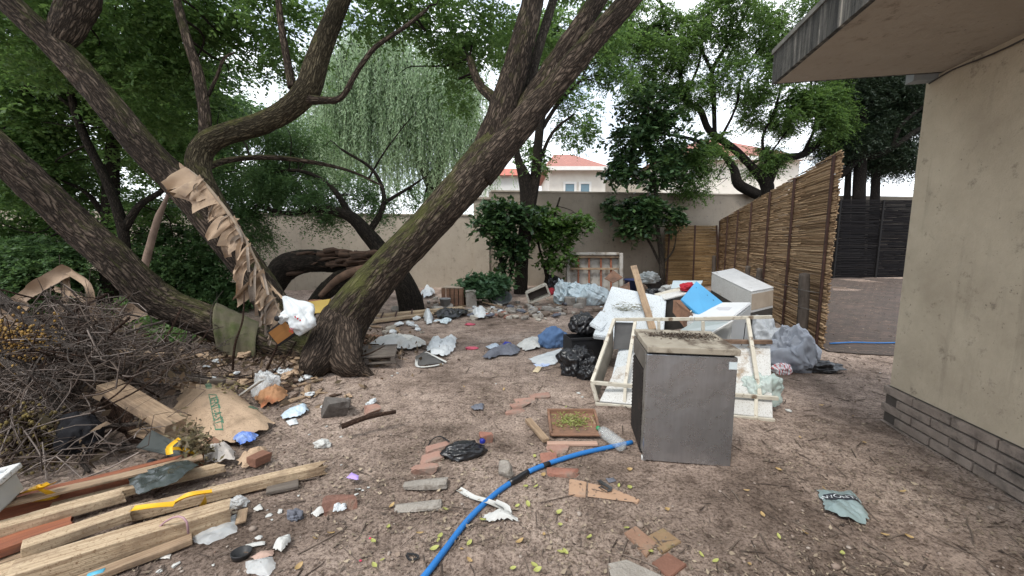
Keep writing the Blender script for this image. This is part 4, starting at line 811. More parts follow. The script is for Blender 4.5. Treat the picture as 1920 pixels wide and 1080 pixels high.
# ------------------------------------------------------------------ the steel bar fridge
def fridge():
    b = G(1286, 871); root = empty('bar_fridge', (b.x, b.y, b.z - .004), 'steel fronted under counter fridge with dirty worktop, standing upright mid yard', 'fridge', rz=-R(8.5))
    W, Dp, Hh = .585, .53, .85
    steel, n, l, bs = nodes('dull_steel'); v = coords(n, l, (1, 1, 1)); t = noise(n, l, coords(n, l, (9, 1, 1.0)), 4, 8, .7); r = ramp(n, [(.25, (.40, .425, .46)), (.75, (.50, .53, .57))]); l.new(t.outputs['Fac'], r.inputs[0])
    d = noise(n, l, v, 5, 10, .75); dr = ramp(n, [(.6, (0, 0, 0)), (.8, (.5,) * 3)]); l.new(d.outputs['Fac'], dr.inputs[0]); l.new(mixc(n, l, dr.outputs[0], r.outputs[0], (.16, .14, .125)), bs.inputs['Base Color'])
    bs.inputs['Metallic'].default_value = .92; rr = ramp(n, [(.3, (.2,) * 3), (.7, (.38,) * 3)]); l.new(d.outputs['Fac'], rr.inputs[0]); l.new(rr.outputs[0], bs.inputs['Roughness'])
    big = noise(n, l, v, 3.2, 3, .5); sm = noise(n, l, v, 26, 2, .5); sr = ramp(n, [(.62, (0, 0, 0)), (.72, (1, 1, 1))]); l.new(sm.outputs['Fac'], sr.inputs[0]); ad = n.new('ShaderNodeMath'); ad.operation = 'MULTIPLY_ADD'; l.new(sr.outputs[0], ad.inputs[0]); ad.inputs[1].default_value = .02; l.new(big.outputs['Fac'], ad.inputs[2])
    bp = n.new('ShaderNodeBump'); bp.inputs['Strength'].default_value = .3; bp.inputs['Distance'].default_value = .05; l.new(ad.outputs[0], bp.inputs['Height']); l.new(bp.outputs[0], bs.inputs['Normal'])
    side = M('fridge_side', (.21, .195, .175), (.13, .12, .105), 5, .6, .3, 30, (.06, .05, .04), 6, .5, .65)
    box('body', (W - .012, Dp - .035, Hh - .075), (0, .035 + (Dp - .035) / 2, .03 + (Hh - .075) / 2), None, side, root, .006)
    box('door', (W, .032, Hh - .07), (0, .016, .012 + (Hh - .07) / 2), None, steel, root, .007)
    top = M('grimy_worktop', (.40, .36, .29), (.27, .235, .185), 6, .7, .4, 24, (.09, .065, .045), 5, .5, .62)
    box('worktop', (W + .012, Dp + .03, .042), (.002, Dp / 2 - .005, Hh - .021), None, top, root, .006)
    box('top_rail', (W - .02, .02, .012), (0, .03, Hh - .05), None, BLACKM, root, .002)
    x = -W / 2 + .004
    box('side_frame', (.012, .05, Hh - .12), (x - .002, .06, .42), None, side, root, .003)
    box('side_frame', (.012, Dp - .06, .14), (x - .002, Dp / 2 + .03, Hh - .125), None, M('side_band', (.18, .16, .14), (.1, .09, .075), 7, .7, .2), root, .003)
    g = bmesh.new(); bmesh.ops.create_cube(g, size=1, matrix=Matrix.Translation((x + .002, .3, .33)) @ Matrix.Diagonal((.012, .42, .62, 1)))
    for k in range(22): bmesh.ops.create_cube(g, size=1, matrix=Matrix.Translation((x - .008, .3, .05 + k * .0275)) @ Matrix.Rotation(R(25), 4, 'Y') @ Matrix.Diagonal((.006, .42, .02, 1)))
    bmo('grille', g, M('rusty_black_grille', (.028, .022, .019), (.015, .012, .011), 9, .8, .2, 30, (.06, .035, .025), 9, .55, .7), root)
    box('sticker', (.05, .002, .05), (W / 2 - .028, -.0015, Hh - .115), None, M('pale_sticker', (.62, .70, .72), (.55, .62, .64), 9, .6, 0), root, 0)
    lathed('foot', [(.0, 0), (.018, 0), (.018, .03), (.0, .03)], M('white_foot', (.75, .75, .72)), 12, root, (-W / 2 + .012, .03, 0))
    s = MB()
    V, F = ico(3)
    sp = MB(); rng = np.random.default_rng(4); C = np.stack([rng.normal(.02, .15, 900), rng.normal(.32, .05, 900), np.abs(rng.normal(0, .006, 900)) + .002], 1); C = C[(np.abs(C[:, 0]) < W / 2 - .03) & (C[:, 1] < Dp - .03)]
    q, f = leafquads(C, rng.normal(size=C.shape) * (1, 1, .3), rng.normal(size=C.shape) * .4 + (0, 0, 1), rng.uniform(.01, .03, len(C)), rng.uniform(.003, .007, len(C)))
    o = link('dirt_heap', fmesh('dirt_heap', q, f), leafm('dirt_bits', [(.03, .022, .016), (.06, .042, .03), (.09, .065, .045)], 0, .95)); o.matrix_world = Matrix.Translation((b.x, b.y, b.z + Hh - .004)) @ Matrix.Rotation(-R(8.5), 4, 'Z')
    tag(o, 'thin heap of dark leaf mould lying on top of the steel fronted fridge', 'leaf mould')
fridge()

# ------------------------------------------------------------------ the heap of white goods behind it
def white_goods():
    c = G(1290, 765); root = empty('metal_frame', c, 'chipped cream angle iron frame lying tilted behind the steel fridge', 'metal frame')
    def b(p, q, w=.034): return bar('rail', p, q, w, w, CREAMP, root, .004, 4, .006, random.randint(0, 99))
    fl, fr, bl, br = D(1110, 717, 3.65), D(1459, 747, 3.33), D(1152, 599, 4.15), D(1447, 594, 3.92)
    b(fl, D(1290, 733, 3.49)); b(D(1292, 733, 3.49), fr); b(bl, D(1300, 598, 4.03)); b(D(1302, 598, 4.03), br); b(fl, bl); b(D(1172, 724, 3.6), D(1191, 603, 4.12)); b(D(1424, 742, 3.38), D(1402, 598, 3.9))
    b(fl, G(1120, 753, .01), .03); b(D(1172, 724, 3.6), G(1171, 757, .01), .03); b(D(1418, 744, 3.38), G(1417, 783, .01), .03); b(D(1235, 602, 4.06), D(1235, 640, 4.06), .028); b(D(1318, 602, 4.0), D(1318, 640, 4.0), .028)
    b(G(1116, 757, .012), G(1453, 788, .012), .026)
    slab('end_panel', [D(1153, 604, 4.17), D(1190, 605, 4.14), D(1187, 655, 4.08), D(1150, 655, 4.1)], .01, M('grey_sheet', (.13, .13, .13), (.08, .08, .08), 6, .4, .1, 20, (.4, .4, .38), 12, .64, .7), root)
    slab('side_panel', [D(1112, 712, 3.67), D(1150, 603, 4.14), D(1150, 660, 4.2), D(1120, 748, 3.75)], .006, M('dirty_side', (.30, .27, .22), (.18, .16, .13), 7, .7, .2), root)
    # the white sheet leaning in the frame
    slab('painted_sheet', [G(1124, 752, .03), G(1449, 783, .03), D(1444, 648, 3.86), D(1178, 645, 4.3)], .02, WHITEP, label='large rust stained white sheet lying tilted inside the cream metal frame', cat='panel')
    bar('rusty_rail', D(1300, 640, 4.0), D(1447, 641, 3.82), .05, .04, M('rusted_steel', (.20, .13, .09), (.10, .065, .045), 14, .85, .6), None, .004, 5, .008, 3, label='short rusty rail along the top of the stained white sheet', cat='rail')
    slab('liner', [D(1140, 735, 3.78), D(1166, 738, 3.76), D(1186, 640, 4.16), D(1164, 640, 4.2)], .035, FOAM, None, .012, label='rounded pale foam liner strip inside the left bay of the metal frame', cat='liner')
    # clear bag on the sheet
    bag('plastic_bag', 'clear crumpled plastic bag with green print on the stained white sheet', 'plastic bag', D(1428, 752, 3.52), (.19, .13, .17), clearm('clear_green', (.55, .68, .64), .5), 5, .3, .3, 2.4)
    # foam board
    fb = slab('foam_board', [D(1147, 536, 5.55), D(1250, 557, 5.25), D(1243, 645, 4.35), D(1112, 628, 4.4)], .06, FOAM, None, .012, label='big pale blue white foam board sloping over the black bin bags', cat='foam board')
    slab('foam_board', [D(1128, 580, 4.95), D(1146, 600, 4.75), D(1130, 618, 4.45), D(1106, 605, 4.55)], .05, FOAM, None, .015, label='small broken foam piece hanging at the left edge of the big board', cat='foam board')
    bar('leaning_plank', D(1188, 499, 5.45), D(1224, 618, 4.5), .085, .028, WOODO, None, .003, 8, .01, 5, R(12), label='long wooden plank leaning upright against the foam board', cat='plank')
    o = MB(); rng = np.random.default_rng(9)
    for _ in range(90):
        p = D(rng.uniform(1150, 1215), rng.uniform(572, 586), 4.95); p = p + Vector((0, 0, .02)); d = rng.normal(size=3) * .05; d[2] *= .25; o.tube([tuple(p), tuple(np.array(p) + d)], [.003, .002], 3, .05)
    tag(o.build('leaf_sprig', leafm('dry_sprig', [(.12, .10, .04), (.2, .17, .07), (.08, .1, .03)], 0)), 'dry sprig of twigs and leaves lying across the big foam board', 'sprig')
    # dark cabinet with a white top edge
    r = empty('old_cabinet', D(1270, 600, 5.4), 'dark open cabinet with white edged top between foam board and blue panel', 'cabinet'); 
    hexa('carcass', [D(1246, 562, 5.2), D(1300, 552, 5.2), D(1312, 545, 5.65), D(1262, 553, 5.7)], (0, 0, -.45), M('dark_carcass', (.05, .045, .04), (.03, .027, .024), 6, .8, .2), r)
    slab('top', [D(1226, 551, 5.5), D(1305, 530, 5.8), D(1318, 537, 5.6), D(1243, 562, 5.2)], .03, CREAMP, r); slab('shelf', [D(1236, 553, 5.35), D(1300, 539, 5.5), D(1306, 546, 5.3), D(1246, 561, 5.15)], .02, WHITEP, r)
    slab('cloth_covered_board', [D(1262, 526, 6.6), D(1318, 526, 6.5), D(1310, 540, 6.1), D(1258, 540, 6.2)], .03, PALETARP, label='pale sheet of plastic over a board behind the dark cabinet', cat='sheet')
    bag('red_cloth', 'crumpled bright red cloth behind the blue panel', 'cloth', D(1290, 545, 5.35), (.10, .08, .08), M('red_fabric', (.42, .02, .035), (.30, .015, .025), 4, .85, .3), 8, 0, .25)
    # blue panel on a broken wooden drawer
    r = empty('blue_board', D(1315, 575, 4.75), 'bright blue plastic panel with holes, tilted on a broken wooden box', 'panel'); q = [D(1306, 527, 5.05), D(1357, 568, 4.85), D(1319, 597, 4.45), D(1277, 561, 4.65)]
    sl_ = slab('sheet', q, .03, BLUEP, r, .004); nrm = (q[1] - q[0]).cross(q[3] - q[0]).normalized(); nrm = nrm if nrm.z > 0 else -nrm
    for (a, bb, rad) in ((.35, .55, .014), (.12, .25, .006), (.5, .2, .008), (.72, .2, .009), (.86, .26, .012), (.3, .3, .005), (.2, .7, .005), (.85, .8, .02)):
        p = q[0] + (q[1] - q[0]) * a + (q[3] - q[0]) * bb + nrm * .002 - r.location; V, F = lathe([(0, 0), (rad, 0), (rad, .003), (0, .003)], 14); me = bpy.data.meshes.new('hole'); me.from_pydata(V.tolist(), [], F); o = link('hole', me, BLACKM, r); o.location = p; o.rotation_euler = nrm.to_track_quat('Z', 'Y').to_euler()
    hexa('broken_crate', [D(1262, 562, 4.75), D(1276, 562, 4.66), D(1300, 590, 4.45), D(1284, 590, 4.6)], (0, 0, -.16), WOODB, None, .004, label='broken brown wooden box under the blue plastic panel', cat='wooden box')
    # white chest lying on its side
    r = empty('white_chest', D(1400, 600, 5.7), 'white metal chest with beige end lying high on the pile by the fence', 'chest'); A, B_, C, E = D(1334, 512, 6.7), D(1376, 504, 7.0), D(1451, 540, 5.75), D(1408, 548, 5.4)
    dn = Vector((-.02, -.05, -.30)); hexa('body', [A, B_, C, E], dn, WHITEP, r, .012); e0 = (C - E).normalized(); nn = Vector((e0.y, -e0.x, 0))
    slab('end_board', [E + nn * .006 + e0 * .02 + Vector((0, 0, -.03)), C + nn * .006 - e0 * .02 + Vector((0, 0, -.03)), C + nn * .006 + dn * .85 - e0 * .02, E + nn * .006 + dn * .85 + e0 * .02], .004, M('beige_board', (.40, .33, .25), (.3, .24, .18), 5, .8, .2), r)
    up = Vector((0, 0, .012)); slab('lid', [A + up, B_ + up, C + up, E + up], .01, M('chipped_white_lid', (.62, .62, .61), (.53, .53, .52), 3, .45, .2, 30, (.2, .17, .13), 6, .63, .68), r)
    hexa('base', [p + dn * .98 + (Vector((5.7 and 1.35 * 0, 0, 0))) for p in (A, B_, C, E)], (0, 0, -.42), M('dark_base', (.07, .06, .05), (.04, .035, .03), 6, .85, .2), r, .01)
    # white refrigerator lying on its back
    r = empty('white_refrigerator', D(1345, 640, 4.5), 'white refrigerator lying on its back just behind the steel fridge', 'refrigerator'); q = [D(1312, 571, 4.95), D(1409, 571, 4.75), D(1372, 601, 4.25), D(1288, 602, 4.4)]
    hexa('body', q, (0, .0, -.52), M('white_enamel', (.56, .57, .56), (.48, .49, .48), 3, .4, .1, 20, (.35, .3, .24), 5, .62, .7), r, .015)
    up = Vector((0, 0, .03)); slab('door', [p + up for p in q], .028, M('white_door_enamel', (.63, .64, .64), (.55, .56, .56), 3, .35, .1, 20, (.4, .34, .28), 4, .64, .72), r, .01)
    p0, p1 = q[3].lerp(q[0], .25) + up, q[3].lerp(q[0], .7) + up; hd = MB(); hd.tube([p0, p0 + Vector((0, 0, .03)), p1 + Vector((0, 0, .03)), p1], [.008] * 4, 8, .04); hd.build('handle', CREAMP, r)
    slab('label_plate', [q[0].lerp(q[1], .45).lerp(q[3].lerp(q[2], .45), .35) + up * 1.08, q[0].lerp(q[1], .75).lerp(q[3].lerp(q[2], .75), .35) + up * 1.08, q[0].lerp(q[1], .75).lerp(q[3].lerp(q[2], .75), .55) + up * 1.08, q[0].lerp(q[1], .45).lerp(q[3].lerp(q[2], .45), .55) + up * 1.08], .001, M('scuffed_grey', (.5, .5, .52), (.38, .38, .4), 30, .6, 0), r, 0)
    slab('glass_sheet', [D(1270, 622, 4.15), D(1330, 626, 4.05), D(1372, 603, 4.2), D(1302, 602, 4.35)], .02, M('grey_glass', (.34, .38, .38), (.28, .32, .32), 2, .15, 0, spec=.6), None, .003, label='grey glass cabinet door with white rim lying on the white refrigerator', cat='glass door')
    bar('trim_strip', D(1332, 626, 4.06), D(1374, 602, 4.22), .025, .02, WHITEP, None, .002, label='narrow white trim strip along the grey glass door', cat='trim strip')
    w = MB(); w.tube([D(1398, 605, 3.98), D(1393, 640, 3.97), D(1380, 660, 3.9), D(1362, 668, 3.85)], [.004] * 4, 5, .03); tag(w.build('power_cord', BLACKM), 'thin black cord hanging from the top bar of the cream frame', 'cord')
    # bags to the left of the pile
    bag('bin_bag', 'upper glossy black bin bag under the left edge of the foam board', 'bin bag', D(1092, 622, 4.95), (.18, .16, .17), BLACKBAG, 3, 0, .2, 2.6)
    bag('bin_bag', 'lower torn black bin bag sagging on the soil beside the metal frame', 'bin bag', G(1082, 698), (.22, .2, .21), BLACKBAG, 4, 1, .26, 2.6)
    bag('bin_bag', 'small crinkled black bin bag squeezed against the metal frame foot', 'bin bag', G(1104, 708), (.13, .12, .15), BLACKBAG, 14, 1, .3, 3)
    r = empty('black_crate', G(1092, 680), 'black plastic crate between the two glossy black bin bags', 'crate', rz=.2)
    for sx, sy, x, y in ((.42, .02, 0, -.16), (.42, .02, 0, .16), (.02, .30, -.2, 0), (.02, .30, .2, 0)): box('side', (sx, sy, .3), (x, y, .2), None, BLACKM, r, .006)
    box('bottom', (.39, .29, .02), (0, 0, .05), None, BLACKM, r, .003); box('rim', (.45, .04, .03), (0, -.165, .36), None, BLACKM, r, .005)
    # grey tarp and its neighbours on the right
    bag('grey_tarp', 'big crumpled grey tarpaulin slumped against the thick fence post', 'tarpaulin', G(1484, 688), (.30, .22, .36), GREYTARP, 6, .2, .2, 1.5, 6, .62, vec=.26, cone=.3)
    bag('grey_tarp', 'fold of pale grey tarpaulin spilling behind the cream frame', 'tarpaulin', G(1432, 668), (.2, .2, .34), M('pale_grey_tarp', (.42, .44, .46), (.3, .32, .34), 3, .5, .3, 12), 7, 1, .28, 1.8, 5, .6)
    st, n, l, bs = nodes('striped_plastic'); v = coords(n, l, (1, .4, .3)); wv = n.new('ShaderNodeTexWave'); wv.inputs['Scale'].default_value = 9; wv.inputs['Distortion'].default_value = 3; l.new(v, wv.inputs[0]); rp = ramp(n, [(.55, (.7, .7, .72)), (.7, (.12, .14, .25)), (.85, (.65, .2, .2))]); l.new(wv.outputs['Fac'], rp.inputs[0]); l.new(rp.outputs[0], bs.inputs['Base Color']); bs.inputs['Roughness'].default_value = .4
    bag('striped_bag', 'small white plastic bag with dark stripes before the grey tarpaulin', 'plastic bag', G(1467, 700), (.095, .08, .085), st, 9, 0, .3, 2.2)
    bag('bin_bag', 'flat black plastic heap at the foot of the reed fence', 'bin bag', G(1528, 694), (.28, .13, .075), BLACKBAG, 11, -.1, .35, 2.4)
white_goods()

# ------------------------------------------------------------------ middle of the yard
def middle():
    bag('blue_bag', 'faded blue cloth bag lying beside the black bin bags', 'bag', G(1036, 648), (.22, .17, .2), BLUECLOTH, 3, .2, .14, 1.8, 5, .5)
    sheet('white_sheet', 'flat white board or paper in front of the blue cloth bag', 'paper', [(990, 674), (1020, 664), (1052, 655), (1060, 668), (1040, 684), (1005, 686)], WHITEBAG, .02, 5, .01, seed=2)
    sheet('white_sheet', 'rumpled pale plastic left of the blue cloth bag', 'plastic sheet', [(968, 650), (1000, 634), (1016, 640), (1012, 656), (985, 660)], WHITECLOTH, .05, 6, .03, seed=3)
    sheet('grey_trousers', 'dark grey crumpled trousers on the bare soil', 'clothing', [(905, 672), (925, 656), (960, 648), (976, 658), (968, 670), (940, 668), (918, 676)], GREYCLOTH, .06, 5, .05, seed=4)
    sheet('pale_rag', 'pale blue rag at the top of the dark grey trousers', 'rag', [(910, 652), (930, 646), (940, 654), (922, 660)], M('pale_blue_rag', (.42, .48, .55), (.34, .4, .46), 5, .85, .3), .04, 7, .02, seed=5)
    bag('purple_cloth', 'small bright blue cloth lump on the dark grey trousers', 'rag', G(950, 652), (.07, .05, .06), M('royal_blue_cloth', (.05, .06, .33), (.04, .05, .25), 5, .85, .3), 6)
    sheet('blue_paper', 'pale blue paper in front of the white board', 'paper', [(1000, 684), (1015, 679), (1036, 680), (1028, 688), (1008, 690)], M('blue_paper', (.38, .47, .68), (.5, .56, .68), 6, .7, .2), .015, 8, seed=7)
    sheet('cream_paper', 'cream coloured scrap nearest the viewer before the pale blue paper', 'paper', [(998, 699), (1008, 688), (1017, 690), (1009, 700)], M('cream_paper', (.6, .5, .33), (.5, .4, .26), 6, .8, .2), .02, 8, seed=8)
    for k, (u, v) in enumerate(((884, 655), (880, 610))): bag('pink_scrap', ('pink plastic scrap alone on the soil left of the grey trousers', 'bright pink scrap at the edge of the rubble strip')[k], 'scrap', G(u, v), (.09, .05, .03), M('pink_plastic', (.55, .10, .15), (.45, .08, .12), 5, .5, .1), 20 + k, 0, .3, 2, 3)
    # white cloths left
    sheet('white_cloth', 'long white cloth trailing off the dark pallet', 'cloth', [(692, 651), (725, 640), (748, 631), (775, 634), (800, 646), (798, 654), (775, 661), (735, 657)], WHITECLOTH, .10, 4.2, .06, seed=11)
    sheet('white_cloth', 'crumpled white plastic sheet lying right of the long white cloth', 'cloth', [(800, 660), (812, 640), (826, 646), (857, 640), (852, 660), (832, 674), (812, 670)], WHITEBAG, .12, 4.5, .05, seed=12)
    o = sheet('grey_mat', 'dark grey folded mat with white hem before the white plastic sheet', 'mat', [(778, 672), (796, 660), (834, 678), (830, 684), (785, 687)], M('grey_felt', (.11, .105, .10), (.07, .068, .065), 8, .95, .4), .02, 4, .03, seed=13)
    ribbon('hem', [G(781, 674, .02), G(783, 687, .015), G(808, 687, .02), G(832, 682, .02)], .035, WHITECLOTH, None, None, None, o, .2, 4)
    ribbon('hem', [G(797, 660, .05), G(815, 668, .05), G(836, 679, .03)], .035, WHITECLOTH, None, None, None, o, .2, 5)
    # pallet
    a = G(692, 672); r = empty('wooden_pallet', a, 'dark weathered pallet lying right of the big trunk base', 'pallet', rz=R(14)); 
    for k in range(7): box('board', (.66, .065, .018), (random.uniform(-.01, .01), -.24 + k * .08, .085 + random.uniform(0, .003)), (0, 0, random.uniform(-.02, .02)), WOODG, r, .003, 5, .006, k)
    for x in (-.3, 0, .3): box('bearer', (.05, .56, .055), (x, 0, .046), None, WOODG, r, .004, 0, .005, int(x * 9 + 5))
    box('board', (.66, .06, .018), (0, -.25, .012), None, WOODG, r, .003)
    for k, (u0, v0, u1, v1, lab) in enumerate(((664, 628, 742, 634, 'brown board lying behind the dark pallet, farthest of two'), (664, 640, 735, 645, 'brown board lying directly behind the dark pallet'))):
        bar('board', G(u0, v0, .03), G(u1, v1, .03), .12, .03, WOODB, None, .003, 5, .01, k, label=lab, cat='board')
    w = MB(); w.tube([G(660, 668, .16), G(690, 664, .17), G(722, 648, .2)], [.012, .01, .006], 6, .05); tag(w.build('stick', STICKB), 'bent brown stick resting on the dark pallet', 'stick')
middle()

# ------------------------------------------------------------------ things along the back wall
def backwall():
    for k, (a, b_, z, lab) in enumerate((((694, 603), (812, 588), .06, 'yellow pine plank beside the rubble, nearest of the tied pair'), ((705, 592), (868, 577), .09, 'longer yellow pine plank behind, tied with dark straps'))):
        bar('pine_plank', G(*a, z), G(*b_, z), .17, .05, WOODL, None, .004, 8, .01, k, label=lab, cat='plank')
    for k, (u, v) in enumerate(((716, 590), (742, 588), (772, 583), (833, 580))):
        p = G(u, v, .135); bar('strap', p + Vector((-.05, .24, 0)), p + Vector((.05, -.20, -.02)), .03, .012, STRAP, None, .002, label='dark strap laid across the yellow pine planks', cat='strap', group='straps on the pine planks')
    # slatted crate
    a = G(853, 571); r = empty('wooden_crate', a, 'brown slatted wooden crate standing by the wall plant', 'crate', rz=-.12)
    for k in range(5): box('slat', (.085, .02, .44), (-.21 + k * .105, -.24, .22), None, WOODB, r, .003)
    for k in range(5): box('slat', (.10, .52, .018), (-.21 + k * .105, .0, .452), None, M('pale_slat', (.42, .34, .26), (.3, .24, .18), 5), r, .003)
    for k in range(5): box('slat', (.02, .085, .44), (.27, -.19 + k * .1, .22), None, WOODB, r, .003)
    for x in (-.255, .255): box('post', (.035, .035, .44), (x, -.215, .22), None, WOODB, r, .003)
    box('back', (.5, .02, .42), (0, .22, .21), None, WOODG, r, .003)
    for u, v, rad, h, m, lab in ((835, 578, .13, .24, M('grey_bucket', (.30, .31, .31), (.2, .2, .2), 5, .5, .1), 'grey plastic bucket before the slatted crate'), (779, 575, .11, .15, WHITEBAG, 'low white tub left of the grey bucket')):
        lathed('bucket', [(0, 0), (rad * .8, 0), (rad, h), (rad * 1.06, h), (rad * 1.06, h - .015), (rad * .95, h - .012), (rad * .76, .015), (0, .012)], m, 24, None, G(u, v), (0, 0, 0), lab, 'bucket')
    box('concrete_block', (.26, .22, .42), tuple(G(883, 574) + Vector((0, 0, .2))), (.04, -.06, .2), CONC, None, .02, 4, .03, 3); tag(bpy.data.objects['concrete_block'], 'upright grey concrete block right of the slatted crate', 'concrete block')
    sheet('white_plastic', 'torn white plastic at the foot of the wall left of the crate', 'plastic sheet', [(786, 556), (800, 546), (816, 552), (810, 560), (795, 560)], WHITEBAG, .16, 5, .08, seed=21)
    sheet('black_cloth', 'black crumpled cloth beside the end of the pine planks', 'cloth', [(812, 594), (840, 588), (868, 582), (882, 592), (850, 600), (820, 600)], BLACKBAG, .12, 5, .04, seed=22)
    sheet('white_rag', 'white rag draped over the pine planks', 'rag', [(793, 596), (800, 583), (812, 598), (810, 608), (800, 610)], WHITEBAG, .05, 7, .14, seed=23)
    sheet('pale_blue_rag', 'pale blue rag right of the white rag', 'rag', [(812, 606), (830, 601), (848, 602), (838, 609)], PALETARP, .06, 7, .03, seed=24)
    sheet('clear_film', 'clear crumpled film among the rubble by the concrete block', 'plastic sheet', [(885, 592), (900, 580), (915, 590), (908, 600), (890, 600)], WHITEBAG, .12, 6, .05, seed=25)
    lathed('wire_basin', [(0, .02), (.16, .03), (.26, .18), (.29, .24), (.275, .24), (.24, .18), (.15, .05), (0, .04)], M('grey_mesh', (.17, .18, .18), (.1, .11, .11), 14, .5, .4), 24, None, tuple(G(938, 570)), (.5, .1, 0), 'dark grey basin tipped over in the rubble strip', 'basin')
    bar('rubble_stick', G(905, 566, .1), G(942, 576, .03), .05, .03, WOODO, None, .003, label='short pale plank tilted against the grey basin', cat='plank')
    # white open frame box
    Y = 9.5; r = empty('box_frame', G(1006, 572), 'white open drawer frame standing tilted in the rubble strip', 'drawer'); q = [D(985, 550, Y), D(1022, 534, Y), D(1029, 553, Y), D(991, 569, Y)]; dv = Vector((.05, .3, 0))
    for i in range(4):
        p, s = q[i], q[(i + 1) % 4]; m_ = Vector((0, .0, 0)); bar('side', p + dv * .5, s + dv * .5, .3, .045, CREAMP, r, .004)
    slab('back', [p + dv for p in q], .01, M('dark_back', (.1, .08, .07), (.05, .04, .035), 5), r, 0)
    # pale tarpaulin heap
    bag('pale_tarp', 'heap of crumpled pale blue grey tarpaulin in front of the upturned sofa', 'tarpaulin', G(1098, 568), (.52, .36, .36), PALETARP, 3, .1, .22, 2.0, 6, .5, vec=.3, cone=.2)
    bag('pale_tarp', 'arched pale tarpaulin with dark hollow right of the white drawer', 'tarpaulin', G(1058, 568), (.3, .3, .36), PALETARP, 5, .4, .26, 2.0, 6, .5, vec=.3)
    for k, (u, v) in enumerate(((1066, 570), (1088, 572))): box('concrete_block', (.26, .2, .22), tuple(G(u, v) + Vector((0, -.15, .1))), (.03, .05, .1 + k), CONC, None, .02, 3, .03, 5 + k); 
    tag(bpy.data.objects['concrete_block.001'], 'grey concrete block under the pale tarpaulin, left one', 'concrete block'); tag(bpy.data.objects['concrete_block.002'], 'grey concrete block under the pale tarpaulin, right one', 'concrete block')
    # upturned sofa base
    p = GR(D(1115, 520, 11.6).x, 11.6); r = empty('upturned_sofa', p, 'stripped sofa standing on end against the back wall, wooden ribs showing', 'sofa', rz=-.05); r.rotation_euler = (R(-9), 0, -.05); W, Hh = 1.58, 1.2; fab = M('dirty_sofa_fabric', (.42, .40, .36), (.3, .28, .25), 5, .9, .4, 30, (.16, .13, .1), 4, .5, .65)
    box('back', (W - .1, .06, Hh - .1), (0, .12, Hh / 2), None, fab, r, .01); box('side', (.11, .3, Hh), (-W / 2, 0, Hh / 2), None, fab, r, .035, 4, .03, 1); box('side', (.11, .3, Hh), (W / 2, 0, Hh / 2), None, fab, r, .035, 4, .03, 2); box('top', (W - .12, .3, .09), (0, 0, Hh - .03), None, fab, r, .03, 4, .03, 3)
    for x in (-.48, -.16, .2, .5): box('rib', (.05, .05, Hh - .12), (x, -.0, Hh / 2), None, WOODR, r, .004, 4, .01, int(x * 9 + 8))
    for z in (.72, Hh - .12): box('cross_rail', (W - .12, .05, .06), (0, -.055, z), None, WOODO, r, .004)
    for k, (q, lab) in enumerate((([D(1133, 522, 10.2), D(1150, 506, 10.4), D(1168, 520, 10.2), D(1150, 530, 9.9)], 'brown cardboard flap standing in front of the sofa'), ([D(1150, 545, 9.5), D(1180, 528, 9.9), D(1182, 548, 9.4), D(1160, 556, 9.1)], 'low brown cardboard piece right of the pale tarpaulin'))):
        slab('cardboard', q, .02, WOODB, None, .003, label=lab, cat='cardboard')
    lathed('blue_bin', [(0, 0), (.2, 0), (.25, .5), (.27, .5), (.27, .47), (.235, .47), (.19, .02), (0, .02)], M('navy_plastic', (.02, .035, .11), (.015, .025, .08), 5, .45, .1), 24, None, tuple(G(1186, 556)), None, 'dark blue bin standing behind the leaning plank', 'bin')
    bag('bin_bag', 'black bin bag heaped against the wall behind the broadleaf trunk', 'bin bag', G(1212, 550), (.42, .3, .42), BLACKBAG, 31, 0, .2, 2.2); bag('bin_bag', 'low black bin bag at the foot of the broadleaf trunk', 'bin bag', G(1236, 562), (.4, .25, .2), BLACKBAG, 32, 0, .25, 2.4)
    bag('grey_rags', 'pile of pale grey rags on the wall side bin bag', 'rags', D(1212, 530, 9.6), (.26, .2, .17), M('rag_mix', (.38, .39, .38), (.16, .18, .18), 3, .85, .4), 33, 0, .3, 2.4); bag('brown_rags', 'brown rag bundle below the pale grey rags', 'rags', G(1200, 558), (.2, .18, .24), M('brown_rag', (.16, .11, .08), (.09, .06, .045), 4, .9, .4), 34, 0, .3, 2.4)
    bag('pale_rags', 'white rag bundle right of the broadleaf trunk', 'rags', D(1258, 552, 9.4), (.22, .2, .14), WHITECLOTH, 35, 0, .3, 2.4)
    bag('bin_bag', 'black bin bag behind the small wire of the wall corner, left of the sofa', 'bin bag', G(1040, 545), (.3, .2, .3), BLACKBAG, 36, 0, .2, 2.2); bag('red_rag', 'dark red rag beside the arched pale tarpaulin', 'rag', G(1032, 552), (.14, .1, .13), M('dark_red_fabric', (.26, .02, .03), (.18, .015, .02), 4, .85, .3), 37, 0, .3)
    # rubble strip: every lump its own object, sharing a few meshes
    protos = []
